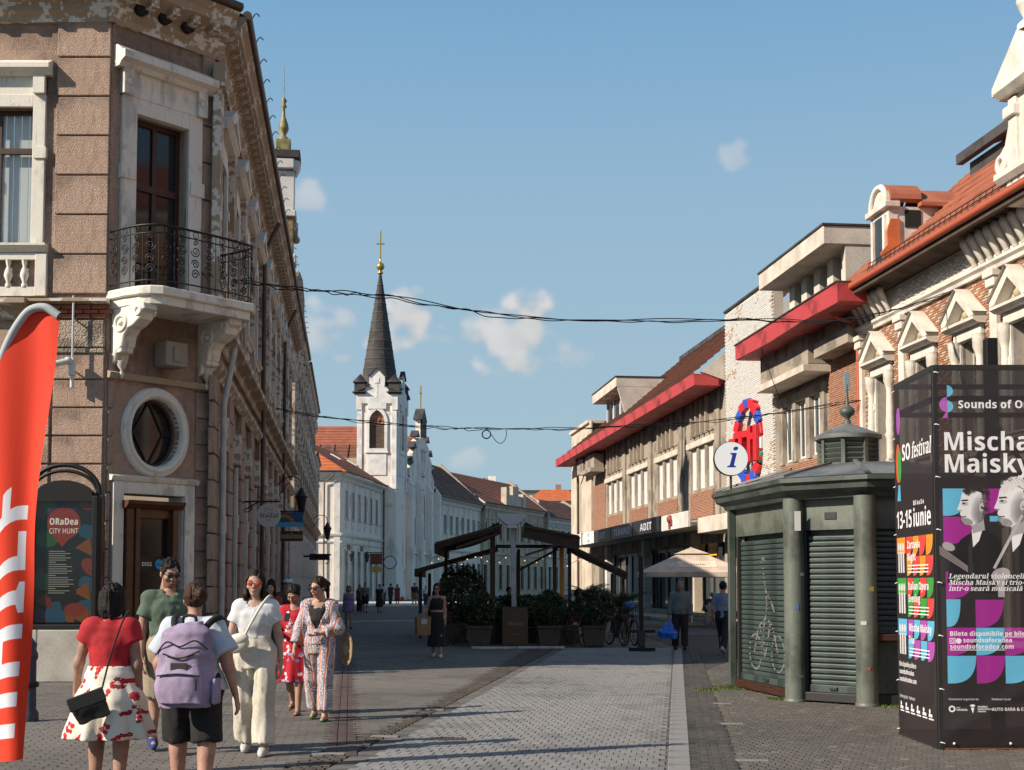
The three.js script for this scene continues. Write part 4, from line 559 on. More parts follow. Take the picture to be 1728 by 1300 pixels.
    raw('dormer_roof', uvm(merge([poly([...arc.map(([a, y]) => [a * 1.12, y + 0.08]), ...arc.map(([a, y]) => [a * 0.98, y - 0.02]).reverse()], 1.0).translate(x, 0, -0.6), quadsGeo([[[x - 0.8, 13.6, -0.6], [x, 14.15, -0.6], [x, 14.15, -4.5], [x - 0.8, 13.6, -4.5]], [[x, 14.15, -0.6], [x + 0.95, 13.5, -0.6], [x + 0.95, 13.5, -4.5], [x, 14.15, -4.5]]]), rb(x + 0.7, x + 0.98, 13.38, 13.52, -4.4, -0.5, 0.02)])), M.tileRed2, d);
    raw('scroll', uvm(poly([[0, 0], [0.5, 0], [0.62, 0.2], [0.4, 0.5], [0.42, 0.9], [0.3, 1.3], [0, 1.3]], 0.12).rotateY(-Math.PI / 2).translate(x + 0.76, 11.7, 0.1)), M.tileOrange, d); }
  // tall attic gable at the right edge
  { const x = s(32.4); S.add('attic_gable', [rb(x - 1.0, x + 1.0, 11.3, 12.0, 0, 0.9, 0.05), mould([[0, 11.9], [0.9, 11.9], [1.05, 12.05], [1.05, 12.2], [0, 12.25]], x - 1.35, x + 1.35), rb(x - 0.7, x + 0.7, 12.2, 14.2, 0.2, 0.75, 0.03), rb(x - 0.95, x - 0.55, 12.2, 14.0, 0.4, 0.85, 0.04), rb(x + 0.55, x + 0.95, 12.2, 14.0, 0.4, 0.85, 0.04), rb(x - 1.05, x - 0.5, 13.5, 13.8, 0.4, 0.95, 0.05), mould([[0, 14.0], [0.95, 14.05], [1.1, 14.2], [0, 14.25]], x - 1.2, x + 1.2), poly([[-1.35, 14.2], [1.35, 14.2], [1.35, 14.4], [0, 15.4], [-1.35, 14.4]], 0.8).translate(x, 0, 0.25), poly([[-1.6, 12.2], [-0.9, 12.2], [-0.9, 14], [-1.05, 13.4], [-1.25, 12.95], [-1.7, 12.7]], 0.35, 0.03).translate(x, 0, 0.4), new THREE.TorusGeometry(0.2, 0.08, 6, 16).translate(x - 1.4, 12.5, 0.8), lathe([[0.3, 0], [0.3, 0.15], [0.14, 0.3], [0.28, 0.6], [0.32, 0.75], [0.2, 0.9]], 12).translate(x, 15.4, 0.7)], wt, 0, -0.35, 0); }
}
const R2 = 62.2;
{ // modernist block with the white brick wall and red fascia
  const b = thing('concrete_block', 'concrete block with white brick wall and sagging red fascia above triple windows', 'building', [onR(R2)[0], 0, onR(R2)[1]], thetaR), S = face(b, 0, 0, 0), s = (d) => sR(R2, d), xw = s(55), len = s(45.45);
  S.add('white_wall', wall(xw, 14.1, [[0.3, xw - 0.3, 0.2, 3.7]], 0.4), M.concreteLight);
  bricks(S, 'white_bricks', 0.0, xw, 4.8, 14.05, 0.02, mat(0.86, 0.85, 0.82, 0.75, { map: T.vary, ms: 1.2 }), [], (i, j, r) => { const n = fbm(i * 0.25, j * 0.11, 3, 3); return r() < sstep(n, 0.58, 0.78) * 0.55 ? [0.78, 0.55, 0.42] : 0.94 + r() * 0.1; });
  S.add('wall_coping', rb(-0.05, xw, 14.1, 14.2, -0.5, 0.1, 0.02), M.slate);
  S.add('wall', wall(len - xw, 11, [[0.25, 5.15, 6.5, 8.75], [0.3, len - xw - 0.3, 0.2, 3.6]], 0.5).translate(xw, 0, -0.3), M.concrete);
  for (let i = 0; i < 3; i++) { const x = xw + 1.05 + i * 1.63; win(S, x, 6.5, 1.2, 2.25, { surround: false, sill: false, hood: 'none', frame: M.white, depth: 0.36, trans: 0, mull: 1, fw: 0.09, glass: M.glassBlue }); }
  for (let i = 0; i < 4; i++) { const x = xw + 0.22 + i * 1.63; S.add('mullion', rb(x - 0.2, x + 0.2, 6.4, 8.8, -0.4, -0.16, 0.02), M.concrete); }
  S.add('lintel', [rb(xw, xw + 5.4, 8.75, 9.1, -0.3, -0.12, 0.02)], M.concrete);
  S.add('upper_beam', [rb(xw + 0.1, xw + 5.9, 9.35, 9.62, -0.3, 0.8, 0.03)], M.concreteLight); S.add('upper_panel', [rb(xw + 0.1, xw + 5.9, 9.62, 10.8, -0.3, 0.62, 0.03)], M.concrete);
  S.add('side_beam', [rb(xw + 6.2, len, 9.75, 10.3, -0.3, 0.5, 0.03), rb(xw + 6.2, len, 10.3, 11.4, -0.3, 0.35, 0.03)], M.concrete);
  bricks(S, 'brickwork', xw + 5.6, len, 4.9, 9.7, -0.26, brickMat); bricks(S, 'brick_apron', xw + 0.1, xw + 5.2, 5.0, 6.4, -0.2, brickMat);
  const fa = S.add('red_fascia', [poly([[s(55.4), 11.36], [s(43.6), 11.36], [s(43.6), 10.7], [s(47), 10.76], [s(51), 10.7], [s(55.4), 10.78]], 0.06).translate(0, 0, 1.45), rb(s(55.4), s(43.7), 10.76, 10.84, 0.3, 1.44, 0.02)], M.redFascia);
  raw('fascia_cap', uvm(rb(s(55.5), s(43.6), 11.365, 11.42, 0.2, 1.55, 0.01)), M.slate, fa);
  raw('fascia_end', uvm(rb(s(43.7), s(43.6), 10.75, 11.35, 0.5, 1.44, 0.01)), M.redFascia, fa);
  S.add('hood_soffit', rb(s(55.3), s(45.5), 10.85, 11.3, 0.01, 1.42, 0.02), M.redFascia);
  // set-back attic storey with a slab roof
  const ax0 = s(54.4), ax1 = s(47.2);
  S.add('attic_slab', rb(ax0, ax1 + 0.4, 13.45, 14.1, -6, 0.8, 0.03), M.concreteLight); S.add('slab_edge', rb(ax0 - 0.05, ax1 + 0.45, 14.1, 14.18, -6.05, 0.85, 0.01), M.slate);
  S.add('attic_wall', bx(ax0 + 1, ax1, 11.3, 13.45, -6, -0.6), M.concreteLight);
  for (let i = 0; i < 5; i++) { const x = ax0 + 1.1 + i * 1.45; S.add('attic_pier', rb(x - 0.3, x + 0.3, 11.3, 13.45, -0.8, -0.2, 0.03), M.concreteLight); if (i < 4) { const w = S.add('attic_window', [rb(x + 0.32, x + 0.4, 11.4, 13.4, -0.6, -0.5, 0.01), rb(x + 1.1, x + 1.18, 11.4, 13.4, -0.6, -0.5, 0.01), rb(x + 0.4, x + 1.1, 13.3, 13.4, -0.6, -0.5, 0.01)], M.brownWood); raw('pane', uvm(bx(x + 0.38, x + 1.12, 11.4, 13.35, -0.58, -0.54)), M.glassBlue, w); } }
  S.add('attic_side_wall', poly([[0.0, 13.45], [-6, 13.45], [-6, 11], [0.0, 11]], 0.3).rotateY(-Math.PI / 2).translate(ax1 + 0.35, 0, 0), M.concreteLight);
  S.add('shop_canopy', [rb(0, len, 3.95, 4.65, -0.2, 1.4, 0.04)], M.concreteLight);
  for (let i = 0; i < 4; i++) { const x = 0.6 + i * 3.9; const w = S.add('shop_front', [rb(x, x + 0.1, 0.1, 3.6, -0.4, -0.3, 0.01), rb(x + 3.4, x + 3.5, 0.1, 3.6, -0.4, -0.3, 0.01), rb(x + 1.7, x + 1.8, 0.1, 3.6, -0.4, -0.3, 0.01)], M.metalDark); raw('pane', uvm(bx(x, x + 3.5, 0.1, 3.6, -0.42, -0.38)), M.glassBlue, w); }
  S.add('hung_cable', tube([[xw + 2.6, 11.2, 1.5], [xw + 2.62, 9.5, 0.9], [xw + 2.7, 8, 0.4], [xw + 2.7, 6.6, 0.3]], 0.015, 20, 4), M.iron);
  S.add('red_step', rb(-0.3, 0.1, 5, 14.1, -6, -0.4, 0.02), M.concreteLight);
}
{ // ring-shaped letter sign on the white brick wall
  const t = thing('ring_sign', 'red and blue ring shaped sign with large letters on the white brick wall', 'sign', [onR(57.6)[0] - 0.3, 7.7, onR(57.6)[1]], thetaR + 0.22);
  const cols = [mat(0.62, 0.02, 0.03, 0.4), mat(0.03, 0.09, 0.5, 0.4), mat(0.02, 0.35, 0.22, 0.4), mat(0.8, 0.8, 0.78, 0.5)], seq = [0, 1, 0, 1, 0, 0, 1, 0, 1, 1, 0, 1, 0, 2, 3, 0, 1, 0];
  obj('ring', new THREE.TorusGeometry(1.5, 0.05, 6, 40).scale(0.72, 1.15, 1), M.iron, t);
  seq.forEach((c, i) => { const a = i / seq.length * 6.283 + 1.3, g = rb(-0.2, 0.2, -0.24, 0.24, -0.1, 0.14, 0.03).rotateZ(a).translate(Math.cos(a) * 1.02, Math.sin(a) * 1.62, 0); obj('letter_block', g, cols[c], t); });
  obj('letter', [rb(-1.3, -0.75, -0.05, 0.2, -0.1, 0.3, 0.02), rb(-0.85, 0.3, 0.15, 0.45, -0.1, 0.3, 0.02), rb(-0.45, -0.15, -0.9, 0.2, -0.1, 0.3, 0.02)], cols[0], t);
  obj('letter', [rb(0.35, 0.62, -0.9, 0.6, -0.1, 0.32, 0.02), rb(0.85, 1.12, -0.9, 0.6, -0.1, 0.32, 0.02), rb(0.55, 0.95, 0.0, 0.28, -0.1, 0.32, 0.02)], cols[0], t);
  obj('frame', [rod([-0.6, -1.2, -0.2], [1.3, 0.9, -0.2], 0.03), rod([1.3, -1, -0.2], [1.3, 0.9, -0.2], 0.03), rod([0, 0.9, -0.25], [0.4, 1.4, -0.2], 0.03)], M.iron, t);
}
const blindWhite = mat(0.70, 0.70, 0.68, 0.35);
{ // long house with the second red fascia, shops below
  const R3 = 106.2, b = thing('fascia_house', 'long shop house with straight red fascia, brick aprons and slim white windows', 'building', [onR(R3)[0], 0, onR(R3)[1]], thetaR), S = face(b, 0, 0, 0), s = (d) => sR(R3, d), len = s(62.3);
  const groups = [[91.8, 86.3], [84.3, 78.8], [76.5, 71.5], [69, 64.2]].map(([a, c]) => [s(a), s(c)]), op = groups.map(([a, c]) => [a, c, 6.35, 8.45]);
  S.add('wall', wall(len, 11.4, [...op, [s(95), len - 0.4, 0.3, 3.6]], 0.5), M.concrete);
  S.add('end_bay', [rb(0, s(97.5), 0, 13.5, 0, 0.12, 0.02), rb(-0.1, s(98), 13.3, 13.55, -3, 0.3, 0.03), rb(-0.4, 0.02, 0, 10.5, -8, 0.1, 0.02)], M.cream);
  S.add('drainpipe', [rod([s(101.8), 0, 0.35], [s(101.8), 9.3, 0.35], 0.1), rod([s(101.8), 9.3, 0.35], [s(99), 10.7, 0.9], 0.1)], M.pipe);
  bricks(S, 'brick_pier', s(97.3), s(92.3), 4.6, 8.7, 0.0, brickMat, [], (i, j, r) => 0.9 + r() * 0.3);
  for (const [a, c] of groups) {
    const n = 3, w = (c - a) / n;
    for (let i = 0; i < n; i++) { win(S, a + (i + 0.5) * w + 0.01, 6.35, w - 0.36, 2.1, { surround: false, sill: false, hood: 'none', frame: M.white, depth: 0.08, trans: 0, mull: 0, fw: 0.1, glass: blindWhite }); S.add('mullion', rb(a + i * w - 0.18, a + i * w + 0.2, 6.2, 8.6, -0.2, 0.05, 0.02), M.concrete); }
    S.add('mullion', rb(c - 0.2, c + 0.2, 6.2, 8.6, -0.2, 0.05, 0.02), M.concrete);
    S.add('lintel', rb(a - 0.3, c + 0.3, 8.45, 8.75, -0.1, 0.16, 0.02), M.concreteLight); S.add('pier', rb(c + 0.25, c + 1.0, 4.6, 10.8, 0, 0.12, 0.03), M.concrete);
    bricks(S, 'brick_apron', a, c, 4.9, 6.25, 0.04, brickMat);
    S.add('upper_recess', rb(a, c, 9.0, 10.6, 0.0, 0.05, 0.01), M.concrete); for (let i = 1; i < 5; i++) S.add('fin', rb(a + (c - a) * i / 5 - 0.1, a + (c - a) * i / 5 + 0.1, 9.0, 10.7, 0.05, 0.25, 0.02), M.concrete);
  }
  S.add('balcony_panel', [rb(s(99.5), s(97), 9.6, 10.6, 0.1, 0.8, 0.03), rb(s(96), s(92.5), 9.6, 10.6, 0.1, 0.8, 0.03), rb(s(96.2), s(92.3), 9.3, 9.6, 0.1, 1.1, 0.03)], M.concrete);
  const fa = S.add('red_fascia', [rb(s(105.5), len - 0.1, 10.76, 11.34, 1.4, 1.5, 0.02), rb(s(105.5), len - 0.1, 10.76, 10.86, 0.2, 1.4, 0.02)], M.redFascia); raw('fascia_end', uvm(rb(len - 0.12, len - 0.04, 10.78, 11.32, 0.3, 1.48, 0.02)), M.redFascia, fa);
  S.add('fascia_soffit', rb(s(105), len - 0.2, 10.9, 11.25, 0.01, 1.38, 0.02), M.redFascia);
  S.add('roof', courses([s(100), 11.35, 1.45], [len - 0.1, 11.35, 1.45], [len - 0.1, 17.2, -5.5], [s(93), 17.2, -5.5], 22), M.tileBrown);
  S.add('ridge', rb(s(93), len, 17.1, 17.4, -5.8, -5.3, 0.03), M.slate);
  { const x0 = s(92.4), x1 = s(84); S.add('attic_dormer', [rb(x0, x1, 13.9, 14.5, -4.5, 0.9, 0.03), rb(x0 + 0.6, x1 - 0.2, 11.6, 13.9, -4, 0.0, 0.02)], M.concreteLight); S.add('attic_wall', poly([[0.8, 13.9], [-4.5, 13.9], [-4.5, 11.4], [0.1, 11.4]], 0.2).rotateY(-Math.PI / 2).translate(x1, 0, 0), M.concreteLight); S.add('dormer_coping', rb(x0 - 0.05, x1 + 0.05, 14.5, 14.58, -4.5, 0.95, 0.01), M.slate);
    for (let i = 0; i < 3; i++) { const w = S.add('attic_window', rb(x0 + 1.1 + i * 2.3, x0 + 1.2 + i * 2.3, 11.8, 13.8, 0.0, 0.12, 0.01), M.white); raw('pane', uvm(bx(x0 + 1.2 + i * 2.3, x0 + 2.6 + i * 2.3, 12, 13.7, 0.0, 0.05)), M.glass, w); } }
  S.add('side_wall', poly([[1.2, 11.4], [-5.5, 17.1], [-12, 11.4], [-12, 0], [0, 0], [0, 11]], 0.3).rotateY(-Math.PI / 2).translate(len + 0.02, 0, -0.06), M.concreteLight);
  // canopy with shop boards
  S.add('shop_canopy', rb(s(98), len - 0.3, 4.3, 4.5, 0, 1.75, 0.03), M.concreteLight); S.add('canopy_fascia', [rb(s(98), s(89.5), 4.3, 5.0, 1.7, 1.8, 0.02), rb(s(67.6), len, 4.25, 5.0, 1.7, 1.85, 0.03)], M.whiteTrim);
  const board = (d0, d1, str, bg, fg, o = {}) => { const g = quad(s(d0), s(d1), 4.28, 5.05, 1.86); const p = S.raw('shop_board', g, panelMat(text(str, 256, 72, { fg, bg, ...o })), 0, 0, 0); raw('board_back', uvm(bx(s(d0), s(d1), 4.28, 5.05, 1.7, 1.85)), M.metalDark, p); };
  board(96.2, 91.4, 'NOTAR\nBODEA', '#e9e9e6', '#1f4fa0', { size: 0.75 }); board(90.6, 86.6, 'OCT\nOM', '#e4e4e2', '#1f4fa0', { size: 0.7 }); board(86.4, 81, 'ADT', '#2b2b33', '#c9c9cf'); board(80.8, 74.6, 'TERANO', '#4a4658', '#dcd9e2'); board(74.4, 68, 'ADIT', '#24242b', '#cfcfd4');
  S.add('ox_emblem', [sph(s(65.5), 4.75, 1.86, 0.22, 8), rb(s(65.5) - 0.35, s(65.5) + 0.3, 4.45, 4.7, 1.84, 1.92, 0.02), rb(s(65.5) - 0.3, s(65.5) - 0.1, 4.3, 4.5, 1.84, 1.92, 0.02)], mat(0.25, 0.05, 0.04, 0.7));
  for (let i = 0; i < 8; i++) { const x = s(94.5) + i * 3.9; const w = S.add('shop_front', [rb(x, x + 0.12, 0.3, 3.6, -0.35, -0.2, 0.01), rb(x + 1.8, x + 1.9, 0.3, 3.6, -0.35, -0.22, 0.01), rb(x, x + 3.7, 3.4, 3.6, -0.35, -0.22, 0.01)], i % 3 ? M.metalDark : M.brownWood); raw('pane', uvm(bx(x, x + 3.75, 0.3, 3.6, -0.32, -0.28)), i % 2 ? M.glassBlue : M.glass, w); if (i % 3 === 1) S.add('shop_pier', rb(x - 0.4, x + 0.3, 0, 4.2, -0.1, 0.35, 0.03), i > 4 ? M.cream : M.whiteTrim); }
  S.add('step', [rb(s(96), len, 0, 0.16, 0, 3.2, 0.02), rb(s(96), len, 0.16, 0.32, 0, 1.4, 0.02)], M.concrete);
  for (const [d, t] of [[64.6, 'a'], [66.8, 'b']]) S.raw('yellow_notice', quad(s(d) - 0.75, s(d) + 0.75, 3.0, 3.6, 0.06), panelMat(text('WU ROM', 128, 52, { fg: '#222', bg: '#f1b51c' })));
}
{ // orange plastered house continuing the row towards the camera; the balcony door opposite mirrors it
  const D0 = 23.6, b = thing('orange_house', 'orange plastered house opposite the corner building, outside the right edge', 'building', [onR(D0)[0], 0, onR(D0)[1]], thetaR), S = face(b, 0, 0, 0), len = 36, bays = 10, op = [];
  for (let i = 0; i < bays; i++) op.push([1.2 + i * 3.5, 2.4 + i * 3.5, 5.6, 8.2], [1.2 + i * 3.5, 2.4 + i * 3.5, 9.8, 12], [0.9 + i * 3.5, 2.7 + i * 3.5, 0.4, 3.8]);
  S.add('wall', wall(len, 14, op, 0.4), mat(0.50, 0.25, 0.10, 0.9, { map: T.vary, ms: 0.2 }));
  for (let i = 0; i < bays; i++) { win(S, 1.8 + i * 3.5, 5.6, 1.2, 2.6, { hood: 'flat' }); win(S, 1.8 + i * 3.5, 9.8, 1.2, 2.2, { hood: 'none' }); win(S, 1.8 + i * 3.5, 0.4, 1.8, 3.4, { hood: 'none' }); }
  S.add('string_course', mould([[0, 4.6], [0.2, 4.65], [0.25, 4.85], [0, 4.95]], 0, len), M.cream); cornice(S, 0, len, 13.2, 0.5, { m: M.cream, step: 1 });
  S.add('roof', courses([0, 14.05, 0.6], [len, 14.05, 0.6], [len, 17.5, -6], [0, 17.5, -6], 10), M.tileRed);
}
// ---------------------------------------------------------------- things near the camera
{ // octagonal kiosk
  const O = [5.0, -20.2], P = [[3.47, -21.58], [3.92, -18.95], [4.72, -18.21], [5.75, -18.21], [6.4, -18.95], [6.15, -21.6], [5.4, -22.3], [4.25, -22.3]].map(([x, z]) => [x - O[0], z - O[1]]);
  const k = thing('kiosk', 'dark green octagonal kiosk with closed roller shutters and louvred cupola', 'kiosk', [O[0], 0, O[1]]);
  const green = mat(0.078, 0.098, 0.083, 0.5, { map: T.dirty, ms: 0.5 }), greenL = mat(0.145, 0.165, 0.14, 0.48, { map: T.dirty, ms: 0.6 }), roofM = mat(0.22, 0.225, 0.225, 0.55, { map: T.dirty, ms: 0.4, metalness: 0.2 }), shut = mat(0.058, 0.085, 0.08, 0.42, { map: T.dirty, ms: 1.0 });
  const slatGeo = new Map();
  P.forEach((a, i) => {
    const c = P[(i + 1) % 8], dx = c[0] - a[0], dz = c[1] - a[1], len = Math.hypot(dx, dz), turn = Math.atan2(-dz, dx), f = face(k, a[0], a[1], turn);
    f.add('panel', [bx(0.02, len - 0.02, 2.36, 2.82, -0.14, -0.06), bx(0.02, len - 0.02, 0, 2.4, -0.25, -0.2)], greenL);
    f.add('sill', rb(0.12, len - 0.12, 0.02, 0.14, -0.2, 0.0, 0.01), i === 0 ? M.brownWood : M.metalDark);
    f.add('jamb', rb(0.1, 0.16, 0.1, 2.36, -0.2, -0.05, 0.01), M.metalDark); f.add('jamb', rb(len - 0.16, len - 0.1, 0.1, 2.36, -0.2, -0.05, 0.01), M.metalDark);
    const half = i === 2 ? 0.95 : 0.14, n = Math.floor((2.34 - half) / 0.076), key = len.toFixed(2);
    if (!slatGeo.has(key)) slatGeo.set(key, uvm(rb(0.16, len - 0.16, 0, 0.07, -0.16, -0.1, 0.022)));
    if (i < 4) { const sh = f.add('shutter', rb(0.16, len - 0.16, half, half + 0.1, -0.17, -0.085, 0.01), shut); for (let j = 1; j < n; j++) { const s = raw('slat', slatGeo.get(key), shut, sh); s.position.y = half + 0.02 + j * 0.076; } raw('shutter_lock', uvm(rb(len / 2 - 0.06, len / 2 + 0.06, half + 0.03, half + 0.08, -0.09, -0.06, 0.01)), M.metalDark, sh); }
    if (i === 2) { f.add('counter', rb(0.12, len - 0.12, 0.86, 0.95, -0.2, 0.06, 0.01), M.brownWood); f.add('apron', rb(0.14, len - 0.14, 0.14, 0.86, -0.2, -0.1, 0.02), greenL); }
    if (i === 1) f.add('plate', rb(len / 2 - 0.09, len / 2 + 0.09, 2.5, 2.6, -0.06, -0.045, 0.005), M.metalDark);
    if (i === 0) { const g = raw('graffiti', cached('graf', () => { const l = [], rs = rng(77), tr = (pts, r = 0.012) => { const c = new THREE.CatmullRomCurve3(pts.map((p) => V(...p))), n = Math.ceil(c.getLength() / 0.03); for (let i = 0; i < n; i++) { if (rs() < 0.38) continue; const p = c.getPointAt(i / n), w = 0.012 + rs() * 0.02 + r; l.push(rb(p.x - w, p.x + w, p.y - 0.006 - rs() * 0.014, p.y + 0.008, z - 0.012, z - 0.006 + rs() * 0.001, 0.001)); } }; const z = -0.092;
      tr([[1.1, 1.95, z], [1.16, 2.02, z], [1.24, 1.94, z], [1.18, 1.84, z], [1.1, 1.92, z]], 0.007); tr([[0.75, 0.6, z], [1.0, 1.0, z], [1.45, 1.05, z], [1.75, 0.6, z]], 0.004); tr([[1.2, 0.55, z], [1.15, 0.9, z], [1.3, 1.3, z], [1.18, 1.8, z]], 0.006); tr([[1.3, 1.5, z], [1.5, 1.35, z], [1.62, 1.2, z]], 0.004); tr([[1.0, 1.0, z], [1.2, 0.58, z], [1.45, 1.05, z]], 0.004);
      for (const [cx, r] of [[0.8, 0.26], [1.75, 0.26]]) { const p = []; for (let q = 0; q <= 24; q++) p.push([cx + r * Math.cos(q / 24 * 6.283), 0.6 + r * Math.sin(q / 24 * 6.283), z]); tr(p, 0.005); } return l; }), mat(0.15, 0.145, 0.14, 0.85), k); f.set(g); }
  });
  const colGeo = uvm(lathe([[0.16, 0], [0.16, 0.03], [0.145, 0.05], [0.145, 2.8]], 20));
  P.forEach(([x, z], i) => { if (i === 0 || i > 4) obj('corner_post', rb(x - 0.05, x + 0.07, 0, 2.82, z - 0.06, z + 0.06, 0.02), green, k); else { const c = raw('column', colGeo, greenL, k); c.position.set(x, 0, z); } });
  const ring = (s, y) => P.map(([x, z]) => { const l = Math.hypot(x, z); return [x * (1 + s / l), y, z * (1 + s / l)]; });
  const band = (s0, y0, s1, y1) => { const A = ring(s0, y0), B = ring(s1, y1), q = []; for (let i = 0; i < 8; i++) { const j = (i + 1) % 8; q.push([A[i], A[j], B[j], B[i]]); } return quadsGeo(q); };
  const cap = (s, y) => { const A = ring(s, y), q = []; for (let i = 0; i < 8; i++) q.push([[0, y, 0], A[i], A[(i + 1) % 8]]); return quadsGeo(q); };
  obj('cornice', [band(0.1, 2.78, 0.14, 2.84), band(0.14, 2.84, 0.28, 2.9), band(0.28, 2.9, 0.3, 2.97), band(0.3, 2.97, 0.36, 3.0), band(0.36, 3.0, 0.36, 3.06), band(0.36, 3.06, 0.2, 3.08), cap(0.1, 2.78)], green, k);
  obj('roof', [band(0.3, 3.075, -1.15, 3.36), cap(-1.15, 3.36)], roofM, k);
  for (let i = 0; i < 8; i++) { const a = ring(0.3, 3.1)[i], c = ring(-1.1, 3.38)[i]; obj('roof_seam', bar(a, c, 0.05, 0.03), roofM, k); }
  const oct = (r0, r1, y0, y1) => new THREE.CylinderGeometry(r1, r0, y1 - y0, 8).rotateY(Math.PI / 8).translate(0, (y0 + y1) / 2, 0);
  obj('cupola', [oct(0.34, 0.34, 3.3, 3.78), oct(0.42, 0.42, 3.3, 3.4)], green, k); obj('cupola_roof', [oct(0.5, 0.5, 3.76, 3.82), oct(0.5, 0.42, 3.82, 3.86), oct(0.42, 0.06, 3.86, 4.0)], roofM, k);
  for (let i = 0; i < 8; i++) { const a = (i + 0.5) / 8 * 6.283, a2 = (i + 1) / 8 * 6.283; obj('cupola_post', rb(-0.03, 0.03, 3.34, 3.78, -0.03, 0.03, 0.006).translate(0.42, 0, 0).rotateY(a), greenL, k); for (let j = 0; j < 5; j++) obj('louvre', rb(-0.012, 0.012, -0.045, 0.045, -0.14, 0.14, 0.005).rotateZ(-0.6).translate(0.375, 3.43 + j * 0.075, 0).rotateY(a2), i % 2 ? greenL : green, k); }
  obj('finial', lathe([[0.07, 0], [0.05, 0.06], [0.03, 0.1], [0.1, 0.16], [0.12, 0.2], [0.1, 0.25], [0.03, 0.3], [0.015, 0.5], [0.012, 0.62]], 12).translate(0, 3.98, 0), green, k); obj('weather_vane', rb(-0.04, 0.04, 4.5, 4.78, -0.01, 0.01, 0.004), mat(0.2, 0.27, 0.31, 0.5), k);
  for (const [i, a, y, w, h, c] of [[1, 0.9, 1.75, 0.07, 0.05, [0.5, 0.5, 0.48]], [1, 0.2, 1.3, 0.05, 0.07, [0.1, 0.2, 0.4]], [2, 0.5, 1.55, 0.06, 0.06, [0.55, 0.45, 0.1]], [2, -0.3, 1.1, 0.08, 0.05, [0.5, 0.48, 0.46]], [2, 0.1, 0.5, 0.05, 0.04, [0.4, 0.08, 0.06]], [1, 0.6, 0.35, 0.06, 0.03, [0.3, 0.3, 0.3]]]) { const s = obj('sticker', rb(-w / 2, w / 2, -h / 2, h / 2, 0.144, 0.1475, 0.001), mat(...c, 0.6, { map: T.dirty, ms: 3 }), k); s.position.set(P[i][0], y, P[i][1]); s.rotation.y = a - 0.2; }
  obj('notice', bx(3.95 - O[0] - 0.05, 3.95 - O[0] + 0.03, 2.35, 2.62, -18.78 - O[1], -18.76 - O[1]), mat(0.6, 0.58, 0.56, 0.6), k);
}
{ // round information sign
  const t = thing('information_sign', 'round white sign with a blue letter i on the kiosk roof', 'sign', [3.45, 3.05, -21.42], 0.0);
  obj('pole', rod([0, 0, 0], [0, 0.3, 0], 0.02), M.metalDark, t); obj('drum', new THREE.CylinderGeometry(0.27, 0.27, 0.12, 40).rotateX(Math.PI / 2).translate(0, 0.54, 0), M.metalDark, t);
  raw('face', new THREE.CircleGeometry(0.262, 40).translate(0, 0.54, 0.064), panelMat(canvasTex(128, 128, (g) => { g.fillStyle = '#e9ecee'; g.fillRect(0, 0, 128, 128); g.fillStyle = '#1b2a8c'; g.font = 'italic bold 104px serif'; g.textAlign = 'center'; g.fillText('i', 64, 98); })), t);
}
